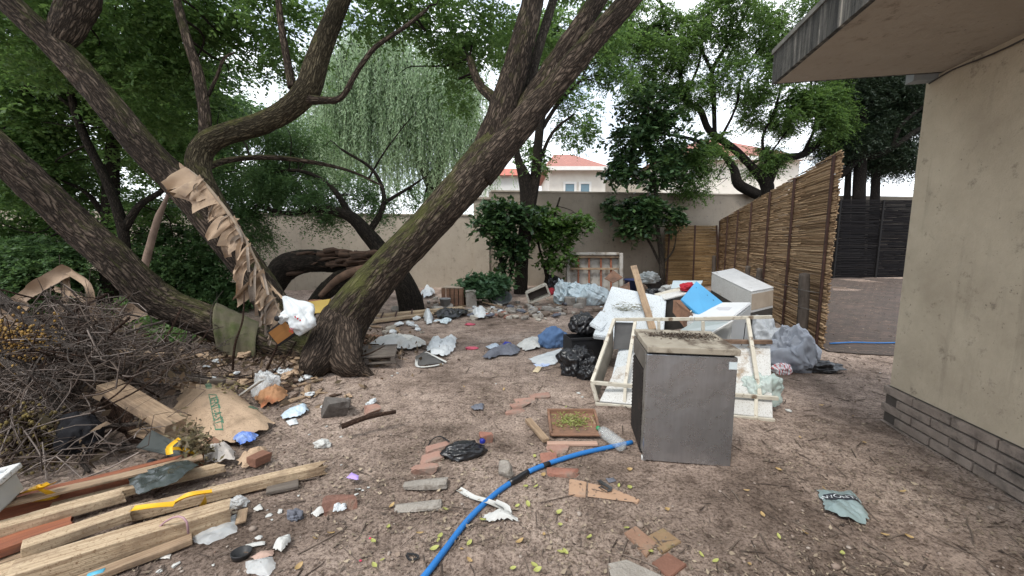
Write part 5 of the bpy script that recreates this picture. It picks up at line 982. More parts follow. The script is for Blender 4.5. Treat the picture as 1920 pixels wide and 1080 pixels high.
    for k, (nm, lab, cat, mt, sz) in enumerate((('concrete_chunk', 'broken grey concrete chunk in the rubble strip along the back wall', 'rubble', CONC, (.24, .18, .13)), ('concrete_chunk', 'broken grey concrete chunk in the rubble strip along the back wall', 'rubble', M('pale_rubble', (.46, .42, .36), (.33, .3, .25), 8, .9, .7), (.18, .12, .10)),
        ('brick_piece', 'broken red brick piece in the rubble strip along the back wall', 'brick', BRICK, (.2, .11, .09)), ('stone', 'brown stone in the rubble strip along the back wall', 'stone', M('brown_stone', (.21, .16, .12), (.13, .1, .08), 7, .9, .8), (.16, .14, .1)), ('wood_offcut', 'short wood offcut in the rubble strip along the back wall', 'offcut', WOODO, (.34, .06, .045)),
        ('plastic_scrap', 'crumpled white plastic scrap in the rubble strip along the back wall', 'scrap', WHITEBAG, (.17, .14, .07)), ('dark_scrap', 'dark crumpled scrap in the rubble strip along the back wall', 'scrap', GREYCLOTH, (.2, .15, .07)))):
        if cat == 'scrap': o = bag(nm, lab, cat, (0, 0, 0), tuple(x / 2 for x in sz), mt, 40 + k, 0, .4, 2.2, 3)
        else: o = rock(nm, lab, (0, 0, 0), sz, mt, 40 + k, cat=cat, sharp=.45)
        o['group'] = ('broken concrete in the rubble strip', 'broken concrete in the rubble strip', 'brick pieces in the rubble strip', 'stones in the rubble strip', 'wood offcuts in the rubble strip', 'white scraps in the rubble strip', 'dark scraps in the rubble strip')[k]; protos.append(o)
    rng = random.Random(12); used = set()
    for k in range(210):
        z = rng.random()
        if z < .62: u, v = rng.uniform(885, 1062), rng.gauss(584, 9)
        elif z < .82: u, v = rng.uniform(740, 890), rng.gauss(575, 10)
        elif z < .92: u, v = rng.uniform(670, 800), rng.gauss(612, 9)
        else: u, v = rng.uniform(1040, 1180), rng.gauss(575, 8)
        v = min(max(v, 560), 632); i = rng.choices(range(7), (4, 5, 2, 3, 2, 2.2, 1.6))[0]
        if i in used: o = protos[i].copy(); COL.objects.link(o)
        else: o = protos[i]; used.add(i)
        s = rng.uniform(.45, 1.15); o.scale = (s, s * rng.uniform(.7, 1.2), s * rng.uniform(.7, 1.1)); o.location = G(u, v, .03 * s); o.rotation_euler = (rng.uniform(-.3, .3), rng.uniform(-.3, .3), rng.uniform(0, 6))
    # broken dark trunk lying between the stems and the wall
    r = empty('fallen_log', G(560, 590), 'rotten dark trunk broken open, lying raised behind the leaning tree', 'log'); mb = MB()
    P = stem(mb, [(495, 560, 7.0, 46), (530, 505, 7.0, 52), (572, 490, 7.0, 44), (625, 492, 7.1, 40), (668, 498, 7.2, 34), (712, 505, 7.3, 34)], 30, .04, .03, 4, .16); stem(mb, [(672, 512, 7.1, 36), (640, 525, 7.0, 36), (612, 545, 6.9, 32), (588, 572, 6.8, 26), (575, 600, 6.8, 22)], 24, .04, .025, 5, .15)
    mb.build('trunk', BARKD, r); sp = MB(); rng = np.random.default_rng(6)
    for k in range(70):
        u = rng.uniform(500, 700); v = 478 + rng.uniform(-6, 26) + max(0, 560 - u) * .35; p = D(u, v, 6.95 + rng.uniform(-.1, .1)); L = rng.uniform(.15, .5); sp.tube([p, p + Vector((L * .5, 0, rng.uniform(-.02, .05))), p + Vector((L, rng.uniform(-.05, .05), rng.uniform(-.02, .06)))], list(np.array([.05, .035, .004]) * rng.uniform(.5, 1.3)), 5, .06, .006, k)
    sp.build('splinters', M('rotten_wood', (.085, .05, .032), (.025, .017, .012), 6, .95, .8, 20, stretch=(1, 4, 4)), r)
    iw = MB(); stem(iw, [(690, 500, 6.92, 14), (655, 512, 6.85, 16), (628, 528, 6.8, 14), (600, 556, 6.7, 10)], 10, .04, .012, 8); iw.build('torn_wood', M('torn_heartwood', (.17, .105, .068), (.06, .038, .026), 6, .9, .8, 20), r)
backwall()
# ------------------------------------------------------------------ foreground, middle
def foreground():
    # blue water pipe
    P = [G(u, v, .016) for u, v in ((760, 1120), (798, 1078), (835, 1030), (880, 972), (930, 925), (962, 902))]; Q = [G(u, v, .018) for u, v in ((985, 887), (1020, 872), (1050, 862), (1090, 850), (1135, 840), (1185, 829))]
    pipe = M('blue_pipe', (.03, .19, .52), (.025, .15, .42), 4, .45, .15, 30, (.07, .13, .22), 6, .6, .75); r = empty('blue_hose', P[2], 'thick blue water hose curving from the fridge to the bottom edge', 'hose')
    a = MB(); a.tube(P, [.0165] * len(P), 16, .04); a.build('pipe', pipe, r); a = MB(); a.tube(Q, [.0165] * len(Q), 16, .04); a.build('pipe', pipe, r)
    j = MB(); jp = [G(955, 906, .018), G(968, 899, .02), G(980, 891, .02), G(990, 885, .018)]; j.tube(jp, [.0185, .021, .02, .0185], 14, .02, .004, 3); j.build('taped_joint', BLACKBAG, r)
    j = MB(); j.tube([G(1018, 873, .018), G(1030, 869, .018)], [.0178] * 2, 14, .02); j.build('dark_tape', BLACKM, r)
    g = MB(); 
    w = MB(); w.tube([G(1556, 644, .035), G(1600, 642, .035), G(1660, 643, .035), G(1760, 640, .035), G(1900, 640, .035)], [.010] * 5, 10, .1); tag(w.build('blue_pipe', pipe), 'thin blue pipe across the paving behind the house corner', 'pipe')
    # wooden tray
    c = G(1075, 800); r = empty('wooden_tray', c, 'shallow brown wooden tray holding green clippings, left of the fridge', 'tray', rz=-.04); r.rotation_euler = (.03, -.02, -.04); W, Dp = .40, .37
    box('base', (W, Dp, .008), (0, 0, .03), None, WOODB, r, .001); box('rim', (W + .02, .018, .05), (0, Dp / 2, .045), None, WOODB, r, .003, 4, .004); box('rim', (.02, Dp, .04), (-W / 2, 0, .04), None, WOODB, r, .003, 4, .004); box('rim', (.02, Dp * .8, .045), (W / 2, .03, .045), (0, 0, -.05), WOODB, r, .003, 4, .004); box('rim', (W * .99, .03, .014), (0, -Dp / 2 - .012, .038), None, WOODB, r, .003)
    rng = np.random.default_rng(2); C = np.stack([rng.normal(0, .075, 420), rng.normal(.03, .07, 420), np.abs(rng.normal(0, .012, 420)) + .006], 1); V, F = leafquads(C, rng.normal(size=C.shape) * (1, 1, .5), rng.normal(size=C.shape) * .5 + (0, 0, 1), rng.uniform(.02, .045, 420), rng.uniform(.003, .007, 420), .3)
    o = link('leaf_clippings', fmesh('leaf_clippings', V, F), leafm('clipping', [(.20, .25, .06), (.30, .33, .10), (.16, .2, .05), (.36, .34, .15)], .2)); o.location = c + Vector((0, 0, .034)); tag(o, 'small heap of pale green leaf clippings lying in the wooden tray', 'leaf clippings', kind='stuff')
    bar('plank', G(990, 787, .03), G(1024, 826, .03), .055, .03, WOODO, None, .003, 4, .005, 1, label='short brown plank slanting along the left side of the wooden tray', cat='plank')
    bar('plank', G(1026, 832, .02), G(1120, 832, .02), .045, .02, M('pink_wood', (.50, .33, .25), (.38, .24, .18), 4, .75, .3, 18, stretch=(.5, 8, 8)), None, .003, label='pale pinkish batten lying along the front of the wooden tray', cat='plank')
    bar('stick', G(1108, 780, .05), G(1124, 812, .02), .014, .01, WOODO, None, .002, label='thin splinter of wood leaning on the tray near the bottle', cat='splinter')
    # bottle
    a, e = G(1122, 816), G(1166, 850); dr = (e - a); dr.z = 0; L = dr.length; r = empty('plastic_bottle', G(1150, 838), 'clear ribbed plastic bottle with green cap lying over the blue hose', 'bottle'); mtx = (-dr.normalized()).to_track_quat('Z', 'X').to_euler()
    R_ = .047; H_ = .30; prof = [(0, .004), (.025, .0), (R_ * .9, .0), (R_, .012)]
    for k in range(9): z = .025 + k * .02; prof += [(R_, z), (R_ * .95, z + .01)]
    prof += [(R_, .21), (R_ * .92, .235), (R_ * .6, .262), (.016, .278), (.0145, .292)]
    o = lathed('bottle', prof, BOTTLE, 28, r, (0, 0, 0), mtx); base = e - r.location + Vector((0, 0, R_ + .012)); o.location = base; o.rotation_euler = mtx
    o = lathed('cap', [(0, .306), (.016, .306), (.0175, .303), (.0175, .288), (0, .288)], M('green_cap', (.02, .25, .09), (.015, .2, .07), 9, .4, 0), 18, r, base, mtx)
    # black bag with blue knot
    r = bag('black_bag', 'small tied black plastic bag with blue corner lying alone mid yard', 'bag', G(868, 852), (.155, .10, .065), BLACKBAG, 7, .25, .2, 2.0, 5, .5)
    bag('blue_tab', None, None, (.15, .02, .06), (.022, .018, .025), M('blue_tab', (.02, .03, .30), (.02, .03, .2), 9, .4, 0), 3, 0, .2, 2, 3, parent=r)
    w = MB(); w.tube([G(842, 828, .05), G(825, 818, .03), G(810, 824, .015), G(803, 835, .01)], [.006, .005, .004, .003], 6, .03); tag(w.build('black_strap', BLACKM), 'thin black strap trailing from the tied black bag', 'strap')
    # bricks, slabs
    def brick(u, v, size, rz, m, lab, seed, dz=.0, tilt=0, cat='brick', name='brick'): rock(name, lab, G(u, v, size[2] * .5 - .01 + dz), size, m, seed, rz, None, cat, .22, tilt)
    brick(911, 820, (.10, .08, .075), .3, BRICK, 'half red brick behind the tied black bag', 1); brick(700, 768, (.15, .09, .075), .5, BRICKP, 'dusty pink brick right of the dark stone slab by the trunk', 2)
    for k, (u, v, rz, dz) in enumerate(((822, 842, .35, -.02), (806, 862, .4, -.02), (796, 880, .35, .0))): brick(u, v, (.19, .10, .06), rz, BRICKP, ('farthest sunken brick of the three left of the black bag', 'middle sunken brick of the three left of the black bag', 'nearest sunken brick of the three left of the black bag')[k], 3 + k, dz)
    for k, (u, v, rz, lab) in enumerate(((1012, 744, .1, 'single dusty brick right of the sunken brick cluster mid yard'), (985, 750, .2, 'rear brick of the sunken cluster mid yard'), (976, 760, .25, 'centre brick of the sunken cluster mid yard'), (967, 772, .2, 'front brick of the sunken cluster mid yard'))): brick(u, v, (.21, .11, .05), rz, BRICKP, lab, 10 + k, -.015)
    brick(797, 908, (.27, .115, .06), .05, CONC, 'pale rough concrete kerb piece left of the hose, farther of two', 20, .0, 0, 'concrete piece', 'concrete_piece'); brick(783, 950, (.27, .10, .035), .12, CONC, 'pale rough concrete kerb piece left of the hose, nearer and half buried', 21, .0, 0, 'concrete piece', 'concrete_piece')
    rock('stone', 'lone grey stone beside the blue hose', G(949, 880, .05), (.09, .09, .12), CONC, 22, .4, None, 'stone', .5)
    brick(640, 943, (.19, .10, .08), .35, M('broken_brick', (.26, .13, .095), (.15, .085, .065), 6, .9, .9, 24, (.27, .22, .17), 5, .5, .62, bdist=.02), 'broken dark brick with crumbling top near the plank tips', 23)
    brick(1030, 862, (.13, .12, .05), .1, BRICK, 'red brick under the blue hose before the wooden tray', 24, -.01); brick(1060, 886, (.24, .11, .05), -.05, BRICK, 'red brick nearest the viewer under the blue hose', 25, -.015); brick(1050, 845, (.2, .1, .05), .3, BRICKP, 'flat dusty brick tucked under the front of the wooden tray', 26, -.02)
    rock('stone_slab', 'dark stone slab leaning by the trunk roots', G(633, 762, .07), (.32, .30, .16), CONCD, 27, .5, None, 'stone slab', .3, -.12)
    def tile(poly, m, lab, th=.015, dz=.012, name='tile', cat='tile'): slab(name, [G(u, v, dz) for u, v in poly], th + .02, m, None, .003, label=lab, cat=cat)
    TILE = M('terracotta_tile', (.33, .20, .13), (.22, .13, .09), 5, .85, .5, 30, (.20, .15, .11), 6, .5, .66); DECK = M('bare_fibreboard', (.46, .30, .20), (.36, .23, .15), 5, .85, .3, 18, (.27, .2, .15), 5, .52, .68)
    tile([(1068, 897), (1100, 903), (1098, 930), (1066, 926)], DECK, 'square end piece of flat fibreboard right of the hose', name='fibreboard', cat='board'); tile([(1102, 905), (1140, 912), (1200, 936), (1195, 943), (1102, 931)], DECK, 'long tapering piece of flat fibreboard right of the hose', name='fibreboard', cat='board', dz=.008)
    tile([(1170, 998), (1192, 985), (1232, 1018), (1212, 1042)], TILE, 'left brown tile of the three near the bottom edge'); tile([(1212, 1005), (1243, 989), (1278, 1015), (1242, 1036)], M('mossy_tile', (.31, .21, .12), (.21, .14, .08), 6, .85, .5, 30, (.16, .14, .07), 6, .5, .66), 'right brown tile of the three near the bottom edge', dz=.009); tile([(1222, 1054), (1252, 1035), (1288, 1057), (1256, 1083)], M('dark_red_tile', (.23, .115, .08), (.16, .08, .055), 6, .85, .5), 'dark red tile nearest the bottom edge', dz=.016)
    tile([(1138, 1056), (1175, 1048), (1245, 1080), (1250, 1110), (1150, 1100)], CONC, 'grey concrete slab corner at the bottom edge beside the tiles', .02, .012, 'concrete_slab', 'concrete slab')
    # paper strip
    ribbon('paper_strip', [G(860, 917, .01), G(885, 932, .012), G(915, 940, .03), G(945, 952, .012)], .045, WHITECLOTH, 'long white paper strip passing under the blue hose', 'paper strip', seed=3)
    ribbon('paper_strip', [G(928, 940, .035), G(950, 952, .03), G(952, 968, .02)], .04, WHITECLOTH, 'curled white strip right of the blue hose', 'paper strip', seed=5)
    sheet('torn_cloth', 'torn white cloth scrap with ragged end right of the hose', 'cloth', [(905, 968), (930, 965), (955, 963), (972, 983), (948, 980), (912, 983)], WHITECLOTH, .025, 8, .01, seed=31, jag=.3)
    ribbon('sandal_strap', [G(1122, 900, .02), G(1132, 908, .035), G(1145, 916, .02), G(1138, 921, .01), G(1124, 912, .01)], .03, M('black_rubber', (.05, .05, .05), (.03, .03, .03), 9, .6, .2), 'black curled rubber sandal strap on the soil before the fridge', 'strap', seed=6)
    sheet('grey_rag', 'small grey scrap beside the black sandal strap', 'rag', [(1135, 900), (1150, 898), (1156, 904), (1142, 908)], GREYCLOTH, .01, 8, seed=32)
    ribbon('black_ring', [G(762, 1038, .01), G(780, 1040, .02), G(784, 1046, .01), G(768, 1050, .01), G(762, 1040, .012)], .012, BLACKM, 'small crushed black plastic ring left of the hose', 'ring', seed=7)
    lathed('black_dish', [(0, .004), (.034, .004), (.042, .03), (.046, .03), (.046, .026), (.037, 0), (0, 0)], M('black_cup', (.02, .02, .022), (.03, .03, .03), 4, .4, .1), 28, None, tuple(G(452, 1045)), (-.12, .05, 0), 'round black plastic lid lying open side up, bottom left', 'lid')
    sheet('black_scrap', 'pair of dark grey scraps on bare soil mid yard', 'scrap', [(882, 768), (893, 761), (908, 762), (905, 771), (888, 772)], GREYCLOTH, .03, 9, .01, seed=33)
    sheet('purple_flower', 'single lilac petal on the ground above the broken brick', 'petal', [(650, 910), (660, 899), (674, 906), (672, 914)], M('lilac', (.42, .30, .68), (.36, .25, .6), 9, .6, 0), .008, 8, .01, base=.05, seed=34)
    # plastic bag with printed band
    o = sheet('printed_bag', 'flat grey plastic bag with dark printed band, by the house', 'plastic bag', [(1532, 921), (1562, 923), (1594, 926), (1612, 945), (1628, 976), (1622, 987), (1590, 980), (1549, 966), (1540, 945)], M('grey_green_plastic', (.24, .31, .31), (.17, .225, .225), 4, .3, .35, 12, (.34, .40, .40), 7, .58, .7, spec=.6), .035, 5.5, .02, seed=41, nb=110, nr=30)
    patch(o, [(1542, 936), (1608, 941), (1617, 954), (1547, 948)], M('black_print', (.02, .022, .03), (.025, .027, .035), 5, .4, 0)); c0, c1 = G(1550, 941), G(1608, 946); sheettext(o, 'JUWONTYUS', (1579, 945), .05, math.atan2(c1.y - c0.y, c1.x - c0.x), WHITEINK)
foreground()

# ------------------------------------------------------------------ left: planks, sack and scraps
def left_front():
    pl = lambda a, b, w, h, z0, z1, m, lab, seed, sp=.0, name='plank', roll=0: bar(name, G(*a, z0), G(*b, z1), w, h, m, None, .004, 12, .014, seed, roll, label=lab, cat='plank', split=sp)
    pl((-60, 975), (382, 862), .05, .13, .12, .07, WOODR, 'long reddish beam on edge at the back of the plank stack', 1); pl((-60, 962), (380, 856), .075, .016, .195, .145, WOODO, 'thin pale brown board capping the reddish beam', 2)
    pl((-40, 1003), (238, 925), .09, .05, .14, .12, WOODL, 'pale plank lying second from the back of the stack, left half', 3, .05); pl((95, 955), (428, 872), .07, .045, .09, .07, WOODL, 'pale plank with broken tip ending at the white cloth', 4, .08)
    pl((-40, 1040), (142, 978), .12, .045, .10, .09, WOODR, 'short red stained plank at the left edge of the stack', 5, .04)
    pl((40, 1030), (250, 960), .085, .05, .11, .09, WOODL, 'pale squared plank in the middle of the stack, with dark knot', 6, .02); pl((235, 965), (617, 874), .075, .06, .06, .04, WOODL, 'longest pale plank with splintered tip pointing into the yard', 7, .14)
    pl((20, 1085), (436, 957), .12, .10, .075, .065, WOODL, 'thick pale round edged beam at the front of the stack', 8, .05, 'beam'); pl((-30, 1062), (130, 1015), .1, .04, .04, .05, WOODO, 'weathered plank lying under the middle of the stack', 9); pl((-60, 1100), (60, 1062), .12, .05, .05, .05, WOODL, 'pale plank end at the bottom left corner', 10); pl((120, 1100), (360, 1010), .06, .03, .02, .03, WOODO, 'thin plank under the thick front beam', 19)
    pl((202, 722), (330, 798), .14, .06, .42, .22, WOODO, 'heavy old brown plank slanting out of the brush pile', 11); pl((270, 800), (375, 840), .2, .02, .10, .06, WOODO, 'flat brown board under the heavy slanting plank', 12); pl((393, 824), (430, 848), .05, .03, .10, .07, WOODB, 'short brown wood block at the sack front', 13)
    pl((560, 905), (500, 918), .10, .02, .02, .02, WOODG, 'grey flat board behind the longest pale plank', 14); pl((452, 690 + 290), (456, 955), .05, .012, .03, .03, WOODO, 'small upright brown board by the thick beam end', 15)
    pl((470, 868), (503, 852), .09, .06, .05, .05, M('split_red_wood', (.26, .13, .085), (.16, .08, .055), 6, .85, .8, 18, stretch=(.6, 6, 6)), 'split reddish wood block right of the white cloth', 16, .04); pl((222, 645), (312, 655), .05, .03, .55, .5, M('pale_split_wood', (.52, .38, .26), (.38, .27, .18), 5, .8, .5, 18, stretch=(.5, 8, 8)), 'pale split batten sticking out over the brush pile', 17, .06); pl((300, 700), (420, 715), .06, .04, .1, .1, WOODG, 'grey plank lying behind the kraft sack', 18)
    # dark sheet and yellow tape
    slab('dark_board', [G(255, 838, .16), G(285, 806, .2), G(372, 850, .08), G(355, 862, .1)], .012, M('slate_board', (.08, .09, .085), (.05, .055, .053), 4, .5, .3, 20, (.16, .16, .14), 6, .56, .7), None, .002, label='dark slate grey board under the yellow straps beside the sack', cat='board')
    for k, (pts, w, lab) in enumerate((([G(312, 845, .22), G(335, 842, .2), G(372, 852, .13)], .05, 'yellow plastic strap lying across the dark board, lower'), ([G(318, 852, .22), G(318, 838, .25), G(338, 822, .27)], .035, 'yellow plastic strap standing up from the dark board'))): ribbon('yellow_strap', pts, w, YELLOW, lab, 'strap', seed=k + 3)
    ribbon('yellow_tape', [G(42, 924, .2), G(62, 917, .24), G(78, 914, .25), G(98, 905, .24)], .05, YELLOW, 'torn yellow tape draped on the brush by the white tub, upper strip', 'tape', seed=5, curl=.25); ribbon('yellow_tape', [G(72, 916, .25), G(90, 924, .2), G(104, 932, .15), G(66, 938, .14)], .05, YELLOW, 'torn yellow tape draped on the brush by the white tub, lower strip', 'tape', seed=6, curl=.25)
    o = sheet('smoky_film', 'crinkled dark see through film lying over the planks', 'plastic sheet', [(236, 922), (300, 910), (366, 902), (376, 910), (332, 948), (268, 972), (250, 950)], SMOKE, .03, 6, .02, base=.13, seed=51, nb=90, nr=22)
    ribbon('yellow_tape', [G(246, 955, .17), G(285, 950, .18), G(326, 946, .17)], .05, YELLOW, 'yellow tape strip across the smoky film on the planks', 'tape', seed=8); ribbon('yellow_tape', [G(322, 946, .12), G(352, 930, .16), G(398, 922, .15)], .045, YELLOW, 'yellow tape arched over the longest pale plank', 'tape', seed=9, curl=.25); ribbon('yellow_tape', [G(384, 926, .15), G(383, 942, .1), G(378, 956, .04)], .04, YELLOW, 'yellow tape end hanging down between two pale planks', 'tape', seed=10)
    w = MB(); w.tube([G(200, 1078, .01), G(235, 1065, .015), G(265, 1040, .02), G(285, 1005, .06), G(310, 978, .14), G(335, 968, .17), G(350, 978, .15), G(353, 1000, .08)], [.005] * 8, 7, .03); tag(w.build('loose_string', M('pinkish_string', (.42, .27, .29), (.33, .2, .22), 9, .6, 0)), 'pinkish cord looped over the thick front beam', 'cord')
    w = MB(); w.tube([G(165, 1084, .02), G(196, 1074, .025)], [.02, .02], 12, .02); tag(w.build('blue_tube', M('light_blue_plastic', (.10, .40, .55), (.08, .33, .47), 9, .4, 0)), 'light blue plastic tube end at the bottom edge', 'tube')
    # white tub at the left edge
    c = G(-52, 940, .25); r = empty('white_tub', c, 'white plastic tub cut off by the left edge', 'tub', rz=.35); r.rotation_euler = (.1, -.15, .4); bm = bmesh.new(); bmesh.ops.create_cube(bm, size=1, matrix=Matrix.Diagonal((.26, .2, .14, 1))); bmesh.ops.bevel(bm, geom=list(bm.edges), offset=.02, segments=3, affect='EDGES'); bmo('tub', bm, M('tub_grey', (.42, .42, .40), (.33, .33, .31), 5, .5, .1), r); 
    for sx, sy, x, y in ((.29, .03, 0, .1), (.29, .03, 0, -.1), (.03, .17, .13, 0), (.03, .17, -.13, 0)): box('rim', (sx, sy, .03), (x, y, .075), None, WHITEP, r, .008)
    box('inset', (.22, .16, .01), (0, 0, .068), None, M('tub_inside', (.55, .6, .66), (.48, .53, .6), 5, .5, 0), r, .002)
    # kraft sack with green print
    o = sheet('kraft_sack', 'big brown paper sack with green lettering beside the brush pile', 'paper sack', [(325, 775), (345, 738), (392, 728), (438, 742), (478, 775), (512, 800), (505, 815), (470, 832), (432, 840), (398, 850), (362, 845), (340, 812)], KRAFT, .045, 1.5, .15, base=.03, seed=61, nb=140, nr=46)
    def lab(uv, s, size, ang): sheettext(o, s, uv, size, ang, INK)
    def frame(q, t=.012): 
        for a in range(4):
            p, s = Vector(q[a]), Vector(q[(a + 1) % 4]); d = (s - p).normalized(); nn = Vector((-d.y, d.x)) * 1.3; patch(o, [tuple(p), tuple(s), tuple(s + nn), tuple(p + nn)], INK, 'print_frame', .004, nu=14, nv=2)
    q = [(395, 784), (410, 784), (421, 832), (406, 834)]; frame(q); a, b = G(402, 785), G(414, 832); lab((408, 808), 'RENT-A-ST', .085, math.atan2(b.y - a.y, b.x - a.x))
    PALEINK = M('faded_green_ink', (.20, .26, .17), (.24, .27, .18), 20, .8, 0); patch(o, [(386, 740), (396, 739), (401, 768), (391, 769)], PALEINK); a, b = G(391, 741), G(396, 768); lab((393, 754), 'STORE', .07, math.atan2(b.y - a.y, b.x - a.x))
    patch(o, [(470, 795), (482, 775), (490, 778), (478, 797)], PALEINK); a, b = G(474, 796), G(486, 776); lab((480, 786), 'RENT-A', .06, math.atan2(b.y - a.y, b.x - a.x))
    rng = np.random.default_rng(18); C = rng.normal(size=(520, 3)) * (.045, .04, .085); C[:, 0] += (-C[:, 2]) * .25; V, F = leafquads(C, rng.normal(size=C.shape) + (0, 0, -.7), rng.normal(size=C.shape), rng.uniform(.02, .055, 520), rng.uniform(.004, .012, 520), .3); o = link('dead_clump', fmesh('dead_clump', V, F), leafm('dead_clump', [(.07, .055, .03), (.13, .10, .055), (.22, .19, .10), (.1, .08, .045)], 0)); o.location = G(366, 832, .2); tag(o, 'dry brown clump of dead leaves hanging on the left of the kraft sack', 'dead leaves', kind='stuff')
    rng = np.random.default_rng(8); C = np.array([tuple(G(430 + a * 14, 762 + b * 10)) for a, b in rng.normal(size=(80, 2))]); C[:, 2] += .2; V, F = leafquads(C, rng.normal(size=C.shape) * (1, 1, .3), rng.normal(size=C.shape) * .4 + (0, 0, 1), rng.uniform(.02, .05, 80), rng.uniform(.004, .012, 80)); cc = V.mean(0); 
    q = link('dry_leaves', fmesh('dry_leaves', V - cc, F), leafm('dry_leaf', [(.12, .1, .04), (.22, .18, .08), (.3, .24, .12)], 0)); q.location = cc; tag(q, 'scatter of dry leaves lying on top of the kraft sack', 'dry leaves', kind='stuff')
    sheet('blue_wrapper', 'shiny blue wrapper in front of the kraft sack', 'wrapper', [(438, 838), (446, 828), (472, 828), (486, 830), (478, 843), (452, 850)], M('blue_foil', (.05, .14, .52), (.3, .4, .62), 9, .3, .3, lo=.38, hi=.6), .04, 8, .03, base=.05, seed=62)
    sheet('white_rag', 'crumpled off white cloth between the sack and the plank tips', 'rag', [(380, 862), (396, 850), (420, 854), (442, 862), (440, 876), (412, 882), (384, 876)], M('off_white_cloth', (.58, .53, .48), (.44, .4, .36), 5, .85, .4, 40), .07, 6, .05, base=.04, seed=63)
    sheet('brown_paper', 'crumpled brown paper at the right end of the off white cloth', 'paper', [(447, 872), (470, 856), (500, 845), (506, 858), (480, 876), (455, 884)], KRAFT, .06, 7, .03, seed=64, jag=.3)
    r = sheet('brown_bag', 'crumpled brown and orange paper bag by the dark stone slab', 'paper bag', [(476, 752), (495, 738), (537, 739), (540, 752), (520, 765), (490, 768)], M('orange_brown_paper', (.42, .22, .11), (.30, .16, .08), 4, .75, .3, 14, (.5, .14, .06), 3, .55, .7), .08, 5, .07, seed=65)
    o = bag('plastic_bag', 'clear crumpled plastic bag hanging on a stick at the trunk foot', 'plastic bag', G(500, 742), (.11, .08, .17), CLEAR, 12, .4, .35, 2.2)
    bar('covered_batten', G(450, 742, .1), G(492, 712, .34), .05, .015, WHITECLOTH, None, .003, label='white cloth covered slat slanting up at the trunk foot', cat='slat')
    sheet('blue_plastic', 'pale blue plastic sheet right of the kraft sack', 'plastic sheet', [(524, 782), (545, 768), (575, 764), (578, 776), (560, 786), (532, 790)], M('ice_plastic', (.52, .62, .70), (.42, .52, .6), 4, .35, .3), .05, 6, .03, seed=66)
    sheet('white_plastic', 'small white plastic patch below the pale blue sheet', 'plastic sheet', [(536, 794), (556, 789), (560, 797), (544, 801)], WHITEBAG, .03, 8, seed=67)
    sheet('clear_sheet', 'clear plastic sheet lying by the end of the thick front beam', 'plastic sheet', [(350, 1012), (400, 990), (448, 968), (444, 1000), (420, 1012), (385, 1028)], CLEAR, .03, 6, .02, seed=68, nb=80)
    sheet('clear_sheet', 'clear plastic sheet below the round black lid', 'plastic sheet', [(462, 1060), (512, 1048), (518, 1066), (505, 1085), (462, 1080)], CLEAR, .02, 6, .01, seed=69)
    bag('clear_wrap', 'clear crumpled wrap at the tip of the thick front beam', 'plastic wrap', G(447, 948), (.05, .035, .035), CLEAR, 70, .3, .35)
    sheet('milky_disc', 'round translucent lid lying before the thick beam', 'lid', [(282, 1030), (300, 1026), (322, 1040), (318, 1050), (294, 1050), (283, 1042)], M('milky', (.58, .56, .52), (.48, .46, .42), 6, .4, .1), .006, 5, .006, seed=71)
    sheet('paper_scrap', 'crumpled cream paper scrap right of the round black lid', 'paper', [(512, 1035), (520, 1018), (545, 1010), (547, 1022), (528, 1042)], WHITECLOTH, .03, 8, .01, seed=72); sheet('paper_scrap', 'pinkish paper scrap beside the round black lid', 'paper', [(470, 1048), (488, 1036), (515, 1034), (512, 1045), (480, 1054)], M('pink_paper', (.46, .32, .26), (.36, .25, .2), 6, .8, .2), .02, 8, .01, seed=73)
    sheet('paper_scrap', 'white scrap above the round black lid', 'paper', [(460, 1026), (478, 1020), (498, 1020), (497, 1027), (470, 1030)], WHITECLOTH, .015, 8, seed=74); sheet('foil_scrap', 'white scrap near the broken dark brick', 'scrap', [(583, 967), (600, 958), (618, 956), (612, 965), (594, 972)], WHITECLOTH, .03, 9, .015, seed=75); sheet('foil_scrap', 'knobbly white foam lump against the broken dark brick', 'scrap', [(619, 960), (640, 950), (652, 952), (650, 962), (626, 966)], FOAM, .04, 12, .025, seed=76)
    sheet('paper_scrap', 'white and orange scrap among twigs right of the beam', 'paper', [(475, 958), (488, 948), (494, 960), (482, 963)], WHITECLOTH, .02, 9, seed=77); bag('dark_scrap', 'dark blue crumpled scrap among twigs near the broken brick', 'scrap', G(551, 972), (.04, .03, .03), GREYCLOTH, 78, 0, .4, 2.5, 4); bag('white_scrap', 'small crumpled white tissue above the longest plank tip', 'tissue', G(606, 838), (.055, .04, .035), WHITECLOTH, 79, 0, .35, 2.5, 4)
    lathed('plastic_stopper', [(0, 0), (.03, 0), (.03, .02), (.02, .045), (0, .05)], BLACKM, 16, None, G(287, 872, .1), (.5, .2, 0), 'black plastic knob in the brush under the reddish sticks', 'knob')
    bag('black_jacket', 'black cloth jacket slumped in the brush pile', 'clothing', D(148, 838, 2.55), (.24, .11, .17), M('black_fabric', (.008, .008, .011), (.005, .005, .006), 4, .9, .3), 81, -.5, .2, 1.6, 5, .5)
    for k, (u, v, s) in enumerate(((655, 962, .04),)): pass
left_front()

